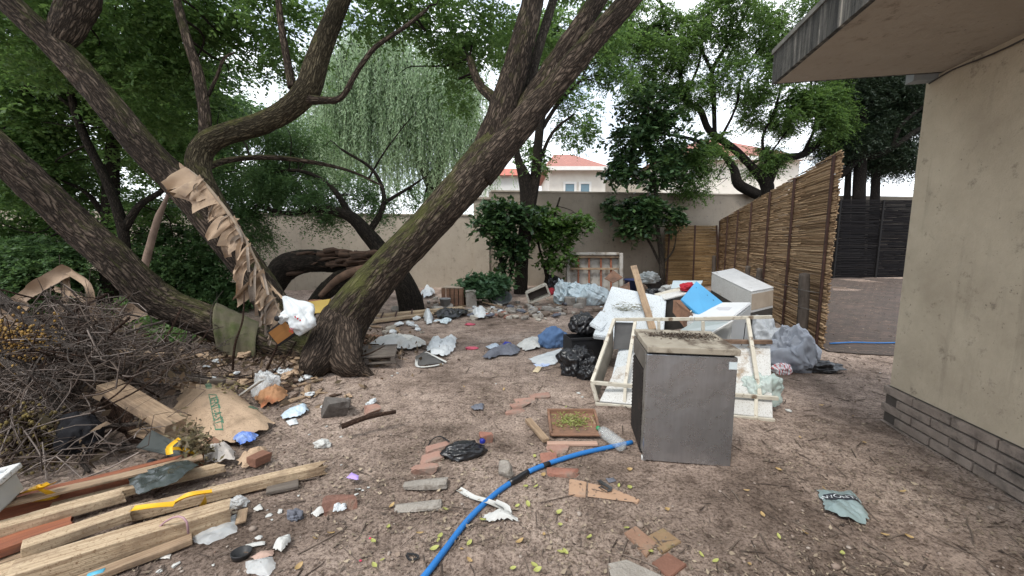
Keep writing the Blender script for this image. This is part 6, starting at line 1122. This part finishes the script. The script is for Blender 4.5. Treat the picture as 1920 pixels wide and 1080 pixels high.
# ------------------------------------------------------------------ on the big tree
def on_tree():
    # olive cloth over the lowest stem
    a, b = D(402, 606, 4.45), D(490, 646, 4.6); ax = (b - a); W = ax.length; X = ax.normalized(); Z = Vector((0, 0, 1)); Yv = Z.cross(X).normalized(); rad = px2r(64, 4.5) + .045
    nu, nv = 44, 70; V = []; rng = np.random.default_rng(3)
    for i in range(nu):
        s = i / (nu - 1); c = a.lerp(b, s)
        for j in range(nv):
            t = j / (nv - 1); arc = t * (1.62 + .10 * math.sin(s * 3)); th = -.75 + arc / .30 * .5
            if th < 1.45: p = c + Z * (rad * math.cos(th)) - Yv * (rad * math.sin(th))
            else: dn = (th - 1.45) * .44; p = c + Z * (rad * math.cos(1.45) - dn * .95) - Yv * (rad * 1.0 + .02 * dn)
            f = .011 * math.sin(s * 13 + t * 2) * sstep(t, .3, .9) + .006 * math.sin(s * 27 + 1); p = p - Yv * float(f); sh = X * (-.10 * t * (s - .5) + .06 * t); V.append(tuple(p + sh))
    i, j = np.meshgrid(np.arange(nu - 1), np.arange(nv - 1), indexing='ij'); F = np.stack([i * nv + j, (i + 1) * nv + j, (i + 1) * nv + j + 1, i * nv + j + 1], 2).reshape(-1, 4); V = np.array(V); V += (crease(V, 5, 3.5)[:, None] * .014) * np.array(tuple(-Yv)); cc = V.mean(0)
    o = link('olive_cloth', fmesh('olive_cloth', V - cc, F), M('olive_felt', (.155, .14, .085), (.10, .09, .06), 5, .95, .5, 120, (.07, .085, .03), 3, .48, .62)); o.location = cc; tag(o, 'olive green felt cloth draped over the lowest leaning stem', 'cloth')
    md = o.modifiers.new('thickness', 'SOLIDIFY'); md.thickness = .008
    # dead banana leaf
    M_ = [D(u, v, Y) for u, v, Y in ((352, 316, 4.55), (385, 345, 4.5), (425, 395, 4.45), (455, 440, 4.42), (478, 485, 4.4), (500, 530, 4.4), (520, 575, 4.4), (532, 600, 4.42))]; root = empty('banana_leaf', M_[3], 'dead brown torn banana leaf hanging down the middle stem', 'dead leaf')
    LEAFBR = M('dead_banana_leaf', (.47, .34, .225), (.31, .215, .145), 4, .75, .5, 26, (.19, .14, .11), 3, .5, .68, bdist=.01); mb = MB(); mb.tube(M_, [.006, .014, .018, .017, .015, .012, .01, .006], 8, .04, .003, 2); mb.build('midrib', M('dry_midrib', (.36, .28, .2), (.25, .19, .14), 6, .8, .3, 30), root)
    P, _ = resample(M_, [1] * 8, .02); rng = np.random.default_rng(11); n = len(P)
    for k in range(22):
        i = int(np.clip((k + rng.uniform(-.5, .5)) / 22 * n, 0, n - 6)); p = P[i]; t = unit(P[min(n - 1, i + 5)] - P[i]); top = k < 7
        wdt = rng.uniform(.2, .32) if top else rng.uniform(.10, .24); L = rng.uniform(.18, .32) if top else rng.uniform(.14, .40)
        side = -1 if rng.uniform() < .82 else 1; d0 = unit(np.array((side * rng.uniform(.35, 1.0), rng.uniform(-.75, .1), rng.uniform(-.75, .05))) ); drop = rng.uniform(.2, 1.6) * (.6 if top else 1); fold = rng.uniform(-.9, .9); fx = rng.uniform(-.25, .25)
        nu, nv = 15, 16; V = np.zeros((nu, nv, 3)); c = p.copy(); tip = rng.uniform(.1, .8); skew = rng.uniform(-.5, .5); tt = unit(t + rng.normal(size=3) * .35)
        for jv in range(nv):
            s = jv / (nv - 1); dirv = unit(d0 + np.array((0, 0, -1.)) * drop * s + t * skew * s)
            if jv: c = c + dirv * L / (nv - 1)
            nn = unit(np.cross(tt, dirv))
            for iu in range(nu):
                x = iu / (nu - 1) - .5; V[iu, jv] = c + tt * x * wdt * (1 - tip * s ** 1.6) + nn * (abs(x - fx) * fold * wdt * s + .02 * math.sin(x * 8 + k * 2) * s) + dirv * (.03 * math.sin(x * 5 + k) * s)
        V = V.reshape(-1, 3); V += (crease(V + k, k, 9)[:, None] * .02) * unit(rng.normal(size=3)); ii, jj = np.meshgrid(np.arange(nu - 1), np.arange(nv - 1), indexing='ij'); F = np.stack([ii * nv + jj, (ii + 1) * nv + jj, (ii + 1) * nv + jj + 1, ii * nv + jj + 1], 2).reshape(-1, 4)
        o = link('leaf_strip', fmesh('leaf_strip', V - np.array(tuple(root.location)), F), LEAFBR, root)
    LB2 = M('grey_dead_leaf', (.40, .335, .27), (.25, .2, .16), 5, .8, .5, 26, (.15, .115, .09), 3, .5, .68)
    for k in range(30):
        i = int(rng.integers(int(n * .12), n - 3)); p = Vector(P[i]); L = rng.uniform(.12, .42); sx = -1 if rng.uniform() < .7 else 1; q = p + Vector((sx * rng.uniform(.02, .10), rng.uniform(-.12, 0), -L * .4)); s_ = q + Vector((sx * rng.uniform(-.03, .06), rng.uniform(-.05, .05), -L * .6))
        ribbon('leaf_strip', [p, q, s_], rng.uniform(.02, .07), LB2 if k % 2 else LEAFBR, parent=root, curl=.5, seed=200 + k, up=(rng.normal(), -1, .2))
    # small wooden box in a carrier bag, wedged in the crotch
    c = D(541, 616, 4.1); r = empty('boxed_bag', c, 'brown wooden box half inside a white carrier bag with red print, wedged in the tree', 'box'); r.rotation_euler = (R(12), R(-32), R(-14)); r.scale = (1.15, 1.15, 1.15)
    box('box', (.27, .18, .17), (0, 0, 0), None, BLACKM, r, .006); box('front_panel', (.23, .006, .135), (-.005, -.092, 0), None, M('veneer', (.30, .145, .05), (.22, .10, .035), 4, .4, .1, 18, stretch=(.5, 6, 6)), r, .002)
    bg = bag('carrier_bag', None, None, (.19, .0, -.12), (.14, .13, .15), WHITEBAG, 4, .2, .16, 1.5, 5, .8, parent=r, neck=.7); bag('carrier_bag', None, None, (.11, -.03, .06), (.08, .10, .06), WHITEBAG, 6, .2, .22, 1.6, 4, .5, parent=r)
    lathed('handle_hole', [(0, 0), (.026, 0), (.026, .006), (0, .006)], BLACKM, 14, r, (.10, -.135, .12), (R(80), 0, 0))
    me = textmesh('SR', .055); o = link('red_print', me, REDINK, r, False); o.location = (.17, -.165, -.04); o.rotation_euler = (R(90), R(-30), 0); me = textmesh('SPAR', .035)
    bpy.data.meshes.remove(me); 
    for k in range(5): q = box('red_print', (.012, .003, .016), (.25 + .006 * k, -.12 + k * .004, .04 - k * .024), (0, R(20 + 30 * (k % 2)), .3), REDINK, r, 0)
    mb = []
    q = sheet('bark_cover', 'curved brown and white board lying in the crotch behind the carrier bag', 'board', [tuple(D(u, v, 5.0))[:2] for u, v in ((545, 0), (620, 0))] + [(D(622, 560, 5.4).x, 5.35), (D(548, 560, 5.4).x, 5.3)], M('brown_lino', (.27, .12, .06), (.2, .09, .05), 4, .6, .3, 14, (.62, .58, .45), 1.6, .54, .58), .03, 3, .08, base=.0, seed=91, px=False)
    q.location.z = D(585, 570, 5.1).z - .05; slab('yellow_board', [D(575, 566, 4.85), D(620, 560, 4.85), D(608, 586, 4.75), D(580, 588, 4.75)], .02, M('mustard_board', (.46, .32, .07), (.34, .23, .05), 4, .6, .2), None, .003, label='mustard yellow board under the curved brown one in the crotch', cat='board')
    # saplings and thin stems by the trunk
    for k, (pts, w, lab) in enumerate((([(435, 720, 4.0), (440, 650, 4.0), (455, 600, 4.05), (458, 545, 4.1)], .011, 'reddish sapling stem standing before the olive cloth'), ([(490, 715, 4.0), (515, 660, 4.05), (528, 620, 4.1), (545, 560, 4.3)], .012, 'brown sapling stem rising from the clear bag to the box'), ([(512, 700, 4.0), (540, 665, 4.1), (556, 640, 4.2)], .008, 'thin brown twig leaning below the boxed bag'))):
        w_ = MB(); w_.tube([D(*p) for p in pts], [w, w, w * .8, w * .4][:len(pts)], 8, .05, .002, k); tag(w_.build('sapling', STICKB), lab, 'sapling')
    for k, (u0, v0, u1, v1, Y, w, lab) in enumerate(((296, 480, 318, 360, 6.2, .04, 'bent strip of pale peeled wood standing behind the lowest stem'),)):
        m_ = MB(); m_.tube([D(u0 - 25, 505, Y), D(u0 - 20, v0, Y), D(u0, 410, Y), D(u1, v1, Y)], [.05, .05, .045, .02], 12, .06, .008, 3); tag(m_.build('peeled_branch', M('peeled_wood', (.24, .17, .13), (.12, .085, .065), 6, .85, .5)), lab, 'branch')
on_tree()

# ------------------------------------------------------------------ the brush pile on the left
def brush():
    rng = np.random.default_rng(17)
    def hgt(x, y): return 1.2 * math.exp(-(((x + 3.75) / 1.25) ** 2 + ((y - 4.0) / 1.15) ** 2)) + .55 * math.exp(-(((x + 2.7) / .8) ** 2 + ((y - 2.9) / .7) ** 2))
    def ok(p):
        if p[1] < .3: return False
        u = 960 + FPX * p[0] / p[1]; v = 455 + FPX * (H - p[2]) / p[1]; top = np.interp(u, [-50, 60, 180, 230, 320, 400], [545, 545, 575, 620, 675, 725]); bot = np.interp(u, [-50, 60, 200, 330], [905, 900, 855, 800]); 
        if 205 < u < 345 and 680 < v < 812 and abs(v - (735 + (u - 205) * .56)) < 46: return False
        if 62 < u < 218 and 722 < v < 855 and vn([[u * .9, v * .9, 0]], 4)[0] < .82: return False
        return u < np.interp(v, [600, 700, 760, 850], [400, 350, 310, 270]) and top < v < bot
    ST = [leafm('twig_tangle', [(.035, .025, .02), (.08, .058, .046), (.13, .10, .08), (.05, .036, .028), (.24, .20, .175), (.06, .04, .03)], 0, .9)]; mb = MB()
    for k in range(5200):
        x = rng.normal(-3.45, .95); y = rng.normal(3.7, .95)
        if y < 2.0 + .0 * x or x > -1.5 - (.25 * (y - 2)) * 0 and y < 3.2 or x > -1.75: continue
        h = hgt(x, y); z = g1(x, y) + h * rng.uniform(.0, 1.02) ** .6
        if not ok((x, y, z)): continue
        L = rng.uniform(.15, .75); d = unit(rng.normal(size=3) * (1, 1, .5)); p = np.array((x, y, z)); b = rng.normal(size=3) * .09 * L * 2
        r = rng.uniform(.0018, .006); q = [p - d * L / 2, p - d * L / 6 + b, p + d * L / 6 - b * .5, p + d * L / 2 + b]
        for qq in q: qq[2] = max(qq[2], g1(qq[0], qq[1]) + .005)
        mb.tube(q, [r, r * .9, r * .7, r * .3], 4, .12, cap=False)
    tag(mb.build('twig_tangle', ST[0]), 'dense tangle of thin dead twigs making up the brush pile', 'twigs', kind='stuff')
    # leaf mould and dead leaves in the pile
    n = 5200; X = rng.normal(-3.4, 1.1, n); Y = rng.normal(3.9, 1.1, n); k = (X < -1.6) & (Y > 2.1); X, Y = X[k], Y[k]; C = np.stack([X, Y, gh(X, Y) + np.array([hgt(a, b) for a, b in zip(X, Y)]) * rng.uniform(0, .72, len(X))], 1); C = C[[ok(p) for p in C]]; E2 = np.stack([rng.normal(-2.75, .6, 2600), rng.normal(5.0, .55, 2600)], 1); E2 = np.column_stack([E2, gh(E2[:, 0], E2[:, 1]) + rng.uniform(.005, .05, 2600)]); C = np.vstack([C, E2])
    V, F = leafquads(C, rng.normal(size=C.shape), rng.normal(size=C.shape), rng.uniform(.03, .13, len(C)), rng.uniform(.01, .03, len(C)), .4); tag(link('dead_leaves', fmesh('dead_leaves', V, F), leafm('dead_leaf_mix', [(.045, .03, .02), (.10, .07, .045), (.17, .12, .075), (.07, .055, .03), (.24, .17, .11)], .1, .85)), 'dead brown leaves caught in the brush pile', 'leaves', kind='stuff')
    # big limbs one by one
    big = (([(95, 735, 2.9), (105, 790, 2.75), (122, 850, 2.65), (125, 905, 2.55)], 26, STICKG, 'thickest pale grey limb standing upright in the brush pile'),
           ([(-20, 545, 3.1), (40, 590, 3.1), (95, 625, 3.1), (165, 675, 3.1)], 15, STICKG, 'long pale grey limb sloping from the left edge, upper'), ([(-20, 655, 2.9), (40, 690, 2.9), (90, 720, 2.85), (130, 735, 2.8)], 20, STICKG, 'stout grey limb sloping from the left edge to the thick upright limb'),
           ([(22, 582, 3.3), (60, 622, 3.3), (85, 638, 3.25), (130, 652, 3.2), (168, 674, 3.2)], 11, STICKG, 'zigzag grey branch across the top of the brush pile'), ([(80, 640, 3.1), (60, 680, 3.0), (45, 715, 3.0), (62, 770, 2.9)], 9, STICKG, 'grey branch curving down at the left of the pile'),
           ([(-20, 768, 2.6), (60, 778, 2.6), (130, 782, 2.6), (192, 765, 2.6)], 9, STICKG, 'long thin grey branch lying level across the pile front'), ([(170, 825, 2.7), (200, 800, 2.7), (250, 795, 2.7), (330, 775, 2.75)], 8, STICKG, 'thin grey branch reaching right over the brown plank'),
           ([(100, 775, 2.6), (150, 820, 2.55), (210, 842, 2.6), (285, 832, 2.65)], 9, STICKG, 'thin grey branch curving below the black jacket'), ([(222, 738, 3.0), (240, 790, 2.9), (255, 850, 2.8), (282, 880, 2.75)], 17, STICKB, 'thick reddish brown branch sloping beside the heavy plank'), ([(200, 745, 3.1), (215, 790, 3.0), (240, 830, 2.9), (275, 868, 2.8)], 14, STICKB, 'second reddish branch left of the thick reddish one'),
           ([(95, 640, 3.0), (88, 690, 3.0), (100, 730, 2.95)], 10, STICKG, 'forked grey branch dropping to the thick upright limb'), ([(130, 830, 2.5), (155, 870, 2.45), (170, 905, 2.4)], 7, STICKG, 'grey forked twig right of the thick upright limb'), ([(0, 838, 2.6), (70, 842, 2.6), (190, 845, 2.6)], 11, STICKB, 'brown straight pole low in the pile front'),
           ([(310, 640, 4.2), (325, 680, 4.1), (330, 720, 4.1)], 8, STICKB, 'dark bent stem standing right of the pile'), ([(285, 730, 4.0), (300, 690, 4.0), (310, 650, 4.1)], 12, STICKB, 'pale forked stick leaning behind the kraft sack'), ([(350, 700, 4.2), (352, 660, 4.2), (356, 620, 4.3)], 10, STICKG, 'grey upright stick left of the olive cloth'),
           ([(640, 800, 2.9), (690, 782, 3.0), (742, 772, 3.1)], 9, STICKB, 'dark brown stick lying on the soil right of the stone slab'))
    for k, (pts, w, m, lab) in enumerate(big):
        mb = MB(); P = []
        for u, v, Y in pts:
            p = D(u, v, Y); p.z = max(p.z, g1(p.x, p.y) + .02); P.append(p)
        r0 = px2r(w * 1.25, pts[0][2]); mb.tube(P, np.linspace(r0, r0 * .62, len(P)), 10, .03, r0 * .12, k + 1, lump=.2); Pa = np.array([tuple(p) for p in P])
        for _ in range(0 if 'lying on the soil' in lab else 3):
            i = rng.integers(0, len(P) - 1); a = Pa[i] * .5 + Pa[i + 1] * .5; d = unit(unit(Pa[i + 1] - Pa[i]) + rng.normal(size=3) * .7); L = rng.uniform(.1, .35); mb.tube([a, a + d * L * .5 + rng.normal(size=3) * .02, a + d * L], [r0 * .4, r0 * .28, r0 * .1], 6, .04)
        tag(mb.build('branch', m), lab, 'branch')
    # ordinary branches: a few shapes, copied one by one
    pr = []
    for k in range(6):
        mb = MB(); L = rng.uniform(.7, 1.3); n = 5; P = np.stack([np.linspace(-L / 2, L / 2, n), rng.normal(size=n) * .06, rng.normal(size=n) * .05], 1); r0 = rng.uniform(.007, .013); mb.tube(P, np.linspace(r0, r0 * .4, n), 8, .05, r0 * .1, k, lump=.2)
        for _ in range(5):
            i = rng.integers(0, n - 1); t = rng.uniform(); a = P[i] * (1 - t) + P[i + 1] * t; d = unit(np.array((1, 0, 0)) + rng.normal(size=3) * .8); l = rng.uniform(.12, .4); b = a + d * l + rng.normal(size=3) * .05; mb.tube([a, (a + b) / 2 + rng.normal(size=3) * .03, b], [r0 * .5, r0 * .35, r0 * .12], 6, .05)
            d2 = unit(d + rng.normal(size=3) * .6); mb.tube([(a + b) / 2, (a + b) / 2 + d2 * l * .5], [r0 * .25, r0 * .08], 5, .05)
        o = mb.build('dead_branch', STICKG if k % 2 else STICKB); tag(o, 'bare dead branch tangled in the brush pile', 'branch', 'dead branches of the brush pile'); pr.append(o)
    for k in range(96):
        o = pr[k] if k < 6 else pr[k % 6].copy()
        if k >= 6: COL.objects.link(o)
        
        for _ in range(200):
            x = rng.normal(-3.3, .7); y = rng.normal(3.6, .75); z = g1(x, y) + hgt(x, y) * rng.uniform(.35, 1.08) + .04
            if y > 2.3 and ok((x + .25, y, z)) and ok((x, y, z + .1)): break
        o.location = (x, y, z); o.rotation_euler = (rng.uniform(0, 6), rng.normal() * .4, rng.uniform(0, 6)); s = rng.uniform(.55, 1.1); o.scale = (s, s, s)
    for k in range(34):
        o = pr[k % 6].copy(); COL.objects.link(o); u, v = rng.uniform(330, 590), rng.uniform(655, 790); q = G(u, v, .03) if v < 740 or u > 520 else G(u - 120, 690, .05); o.location = q; o.rotation_euler = (rng.uniform(0, 6), rng.normal() * .12, rng.uniform(0, 6)); s = rng.uniform(.25, .6); o.scale = (s, s, s); o['label'] = 'bare dead branch lying on the soil between brush pile and trunk'; o['group'] = 'dead branches on the soil by the trunk'
    # dead palm or banana stalks, and fruit clusters
    STALK = M('dead_stalk', (.36, .26, .18), (.22, .155, .105), 4, .8, .5, 22, (.13, .1, .08), 3, .5, .68, stretch=(1, 1, 1))
    for k, (pts, w, lab) in enumerate((([(0, 592, 3.6), (45, 560, 3.6), (95, 525, 3.6), (130, 508, 3.6)], .14, 'broad dry brown leaf stalk arching at the far left'), ([(130, 508, 3.6), (165, 535, 3.5), (176, 580, 3.5), (178, 625, 3.45)], .06, 'narrow dry stalk bending down from the arched one'), ([(125, 510, 3.65), (126, 550, 3.6), (112, 590, 3.55), (105, 625, 3.5)], .055, 'dry stalk hanging straight below the arch'), ([(100, 540, 3.9), (150, 558, 3.9), (188, 590, 3.85), (200, 640, 3.8)], .05, 'dark brown curved stalk behind the arched ones'),
        ([(10, 640, 3.4), (25, 600, 3.4), (50, 570, 3.45)], .12, 'torn tan leaf piece at the far left edge'), ([(190, 650, 4.2), (210, 630, 4.2), (228, 612, 4.25)], .11, 'pale pointed dry leaf standing at the pile top'), ([(215, 600, 4.6), (250, 585, 4.6), (280, 575, 4.6)], .22, 'dark torn bark sheet below the lowest stem'), ([(200, 700, 3.2), (180, 720, 3.1), (165, 745, 3.0)], .1, 'brown dry leaf beside the heavy plank'), ([(60, 600, 3.3), (70, 640, 3.3), (60, 670, 3.2)], .1, 'hanging tan dry leaf above the yellow seed cluster'))):
        ribbon('dry_leaf', [D(*p) for p in pts], w, STALK, lab, 'dry leaf', seed=k + 20, curl=.35, nw=7, up=(.2, -1, .25))
    for k, (u, v, Y, n, s, m, lab) in enumerate(((55, 650, 3.0, 420, .11, leafm('seed_orange', [(.20, .11, .02), (.30, .17, .035), (.14, .075, .02), (.38, .24, .06)], 0, .7), 'hanging cluster of orange brown seeds at the left edge'), (35, 855, 2.45, 600, .13, leafm('seed_olive', [(.08, .06, .02), (.15, .11, .035), (.055, .04, .018), (.26, .2, .06)], 0, .7), 'wide cluster of olive brown seed heads above the white tub'), (58, 800, 2.5, 260, .08, _M['seed_olive'], 'smaller olive seed cluster left of the thick upright limb'), (12, 640, 3.1, 260, .12, _M['seed_orange'], 'second orange seed cluster cut by the left edge'))):
        c = D(u, v, Y); P = rng.normal(size=(n, 3)) * (s, s * .7, s * .8); mb = MB(); V0, F0_ = ico(1); V = (P[:, None, :] + V0[None] * rng.uniform(.006, .011, (n, 1, 1)) * (1, 1, 1.4)).reshape(-1, 3); F = (np.array(F0_)[None] + (np.arange(n) * len(V0))[:, None, None]).reshape(-1, 3)
        r = empty('seed_cluster', c, lab, 'seed cluster'); tag(link('seeds', fmesh('seeds', V, F), m, r), kind='stuff'); tw = MB()
        for i in range(0, n, 5): tw.tube([P[i] * .2 + (0, 0, s * .5), P[i] * .6 + (0, 0, s * .2), P[i]], [.004, .003, .0015], 4, .05, cap=False)
        o = tw.build('stalks', STICKB); o.parent = r
brush()

# ------------------------------------------------------------------ litter on the ground
def litter():
    rng = np.random.default_rng(77); N = 125000; Y = 1.25 + 12 * rng.uniform(0, 1, N) ** 1.9; X = rng.uniform(-1, 1, N) * (1.6 + Y * 1.15); Y = Y; p3 = np.stack([X, Y, X * 0], 1); den = fbm(p3 * 1.3, 4, 4) + .35 * fbm(p3 * 5, 9, 2); lowf = sstep(fbm(p3 * .8, 44, 4), .40, .56); k = rng.uniform(.36, .86, N) < den * (.45 + .75 * lowf); k &= ~((X - HC.x - (Y - HC.y) * HD.x / HD.y > -.0) & (Y < HC.y + .1)); X, Y = X[k], Y[k]; n = len(X)
    xs_ = rng.uniform(0, 9, 16000); ss_ = rng.uniform(-.1, 10, 16000); X = np.concatenate([X, F0.x + FD.x * ss_ + FN.x * xs_]); Y = np.concatenate([Y, F0.y + FD.y * ss_ + FN.y * xs_]); n = len(X); onp = ((X - F0.x) * FN.x + (Y - F0.y) * FN.y > 0) & ((X - F0.x) * FD.x + (Y - F0.y) * FD.y > -.15)
    C = np.stack([X, Y, gh(X, Y) + rng.uniform(.004, .016, n) + onp * .016], 1); big = rng.uniform(size=n) < .22; L = np.where(big, rng.uniform(.02, .042, n), rng.uniform(.007, .02, n)); W = L * rng.uniform(.12, .34, n)
    V, F = leafquads(C, rng.normal(size=(n, 3)) * (1, 1, .18), rng.normal(size=(n, 3)) * .35 + (0, 0, 1), L, W, .5)
    tag(link('leaf_litter', fmesh('leaf_litter', V, F), leafm('litter_mix', [(.08, .06, .048), (.17, .125, .095), (.25, .19, .145), (.06, .045, .036), (.30, .24, .175), (.12, .09, .07), (.38, .31, .22), (.10, .075, .06)], 0, .85)), 'fine brown leaf litter strewn over the soil', 'leaf litter', kind='stuff')
    mb = MB(); 
    for k in range(1500):
        y = 1.3 + 9 * rng.uniform() ** 1.7; x = rng.uniform(-1, 1) * (1.4 + y); L = rng.uniform(.03, .16) * (1 if rng.uniform() < .8 else 1.8); a = rng.uniform(0, 6.28); d = np.array((math.cos(a), math.sin(a), 0)); s = np.array((-d[1], d[0], 0)) * rng.normal() * .12 * L
        if x - HC.x - (y - HC.y) * HD.x / HD.y > -.1 and y < HC.y: continue
        q = [np.array((x, y, 0)) + d * t * L + s * math.sin(t * 3) for t in (-.5, -.1, .25, .5)]
        for v in q: v[2] = g1(v[0], v[1]) + .009
        r = rng.uniform(.0015, .0045); mb.tube(q, [r, r, r * .8, r * .4], 4, .06, cap=False)
    tag(mb.build('fallen_twigs', leafm('twig_mix', [(.05, .036, .028), (.10, .075, .058), (.16, .125, .1), (.07, .05, .04)], 0, .9)), 'thin fallen twigs strewn over the soil', 'twigs', kind='stuff')
    n = 2600; Y = 1.3 + 9 * rng.uniform(0, 1, n) ** 1.6; X = rng.uniform(-1, 1, n) * (1.4 + Y); V0, F0_ = ico(1); s = rng.uniform(.003, .012, n) * np.where(rng.uniform(size=n) < .06, 2, 1); C = np.stack([X, Y, gh(X, Y) + s * .3], 1); V = (C[:, None] + V0[None] * s[:, None, None] * rng.uniform(.6, 1.2, (n, 1, 3)) * (1, 1, .7)).reshape(-1, 3); F = (np.array(F0_)[None] + (np.arange(n) * len(V0))[:, None, None]).reshape(-1, 3)
    tag(link('pebbles', fmesh('pebbles', V, F), leafm('pebble_mix', [(.14, .11, .09), (.24, .19, .155), (.33, .28, .24), (.18, .12, .09)], 0, .9)), 'small pebbles and crumbs of soil', 'pebbles', kind='stuff')
    # yellow green fallen leaves, one by one
    pr = []; LM = leafm('fallen_leaf_green', [(.36, .40, .10), (.42, .43, .14), (.30, .36, .09)], .2); LT = leafm('fallen_leaf_tan', [(.46, .34, .16), (.36, .24, .10), (.55, .42, .22)], .1)
    for k in range(5):
        L = 1.0; nu = 9; t = np.linspace(0, 1, nu); w = .28 * np.sin(np.pi * np.clip(t * .96 + .02, 0, 1)) ** .75; z = .16 * (t - .5) ** 2 * (1 + k * .5); V = np.concatenate([np.stack([t - .5, w * sgn, z + .10 * abs(sgn)], 1) for sgn in (-1, 0, 1)]); i, j = np.meshgrid(np.arange(2), np.arange(nu - 1), indexing='ij'); F = np.stack([i * nu + j, (i + 1) * nu + j, (i + 1) * nu + j + 1, i * nu + j + 1], 2).reshape(-1, 4)
        o = link('fallen_leaf', fmesh('fallen_leaf', V, F), (LM, LM, LT, LM, LT)[k]); g = k in (2, 4); tag(o, 'tan dry fallen leaf on the bare soil' if g else 'yellow green fallen leaf on the bare soil', 'leaf', 'tan fallen leaves' if g else 'yellow green fallen leaves'); pr.append(o)
    px = [(825, 1005, 0), (822, 1013, 0), (815, 1028, 0), (728, 988, 0), (717, 1050, 0), (702, 1060, 0), (880, 1018, 0), (866, 1030, 2), (962, 1065, 0), (1002, 1060, 0), (1008, 1068, 0), (1052, 1035, 0), (1060, 1034, 0), (1050, 983, 0), (1048, 960, 0), (970, 948, 0), (990, 945, 0), (905, 975, 0), (985, 912, 0), (1005, 912, 0), (1175, 990, 0), (1220, 1035, 0), (1315, 1040, 0), (1460, 1005, 0), (1342, 1052, 0), (1405, 1058, 2), (1580, 1038, 0), (1660, 1003, 2), (1704, 1006, 2), (1545, 916, 2), (1693, 922, 2), (1160, 910, 0), (1180, 913, 0), (735, 948, 2), (835, 955, 0), (787, 1000, 2), (1020, 1002, 2), (975, 1015, 2), (880, 1050, 2), (1105, 1008, 0), (1075, 775, 0), (1050, 770, 0), (1003, 855, 0), (1035, 847, 0), (1018, 890, 2), (1040, 885, 2), (1250, 955, 2), (1180, 880, 2), (500, 805, 2), (620, 1000, 2), (590, 1010, 2), (560, 1062, 2), (700, 1015, 0), (905, 700, 2), (945, 730, 2), (870, 725, 2), (1460, 880, 2), (1510, 1000, 2), (1600, 780, 2), (1620, 830, 2), (1540, 760, 2), (1500, 820, 2), (1400, 920, 2), (1430, 965, 2)]
    for k, (u, v, t) in enumerate(px):
        i = int(rng.choice((0, 1, 3) if t == 0 else (2, 4))); o = pr[i] if not pr[i].get('_u') else pr[i].copy(); first = not pr[i].get('_u'); pr[i]['_u'] = 1
        if not first: COL.objects.link(o)
        s = rng.uniform(.028, .048); o.scale = (s, s, s); o.location = G(u, v, .014); o.rotation_euler = (rng.normal() * .25, rng.normal() * .25, rng.uniform(0, 6.3))
    for o in list(bpy.data.objects):
        if '_u' in o: del o['_u']
    # small scraps on the open soil
    o0 = bag('paper_scrap', 'small crumpled white scrap lying in the leaf litter', 'scrap', (0, 0, 0), (.022, .016, .009), WHITECLOTH, 5, 0, .4, 2.2, 3, group='small white scraps on the soil')
    for k, (u, v) in enumerate(((1092, 745), (1478, 771), (1085, 738), (680, 920), (672, 918), (690, 915), (668, 928), (505, 968), (510, 975), (525, 960), (500, 958), (640, 872), (735, 705), (745, 700), (560, 930), (1078, 905), (600, 955), (485, 1010), (400, 1060), (300, 1072), (330, 1060), (1010, 870), (930, 720), (770, 690), (900, 640), (1470, 690), (640, 820), (580, 815), (612, 800), (1650, 700))):
        o = o0 if k == 0 else o0.copy()
        if k: COL.objects.link(o)
        s = rng.uniform(.3, .8) * (1.6 if k < 3 else 1); o.scale = (s, s, s); o.location = G(u, v, .0); o.rotation_euler = (0, 0, rng.uniform(0, 6))
    o0 = bag('pink_petal', 'bright pink petal on the soil at bottom centre left', 'petal', G(694, 1010), (.008, .006, .004), M('hot_pink', (.6, .06, .12), None, 9, .5, 0), 5, 0, .2, 2, 2, group='bright pink petals'); o = o0.copy(); COL.objects.link(o); o.location = G(676, 1052)
litter()
def more_debris():
    rng = random.Random(51); W_ = 'lying between the brush pile and the leaning trunk'
    A = rock('wood_offcut', 'short broken wood offcut ' + W_, (0, 0, 0), (.26, .05, .03), WOODO, 61, cat='offcut', sharp=.4, group='wood offcuts by the trunk'); B_ = bag('paper_lump', 'crumpled brown paper lump ' + W_, 'paper', (0, 0, 0), (.07, .05, .035), KRAFT, 62, 0, .3, 1.8, 4, vec=.25, group='brown paper lumps by the trunk')
    C = bag('white_lump', 'crumpled white plastic lump ' + W_, 'scrap', (0, 0, 0), (.05, .04, .025), WHITEBAG, 63, 0, .3, 1.8, 4, vec=.3, group='white lumps by the trunk'); D_ = rock('stone', 'small grey brown stone ' + W_, (0, 0, 0), (.09, .07, .05), _M['brown_stone'], 64, cat='stone', group='stones by the trunk'); E = rock('bark_piece', 'dark slab of fallen bark ' + W_, (0, 0, 0), (.2, .08, .02), _M['rotten_wood'], 65, cat='bark', sharp=.4, group='bark pieces by the trunk')
    seen = set()
    for k in range(90):
        o = rng.choice((A, A, B_, C, D_, E, E))
        if o.name in seen: o = o.copy(); COL.objects.link(o)
        else: seen.add(o.name)
        u, v = rng.uniform(335, 600), rng.gauss(705, 28)
        if 325 < u < 520 and v > 722: u += 190
        s = rng.uniform(.5, 1.25); o.scale = (s, s, s); o.location = G(u, min(v, 790), .012); o.rotation_euler = (rng.uniform(-.15, .15), rng.uniform(-.15, .15), rng.uniform(0, 6))
    root = empty('low_weeds', G(330, 655), 'patch of low green weeds under the lowest leaning stem', 'weeds'); Pn = [(D(330, 650, 5.6) , (.5, .4, .12), 60), (D(400, 660, 5.7), (.45, .4, .1), 40), (D(280, 640, 5.8), (.5, .4, .12), 50)]
    for p, r, k in Pn: p.z = g1(p.x, p.y) + .08
    foliage('blades', Pn, root, LEAFM, 83, 8, .18, .09, .012, .3, .5, .2)
more_debris()
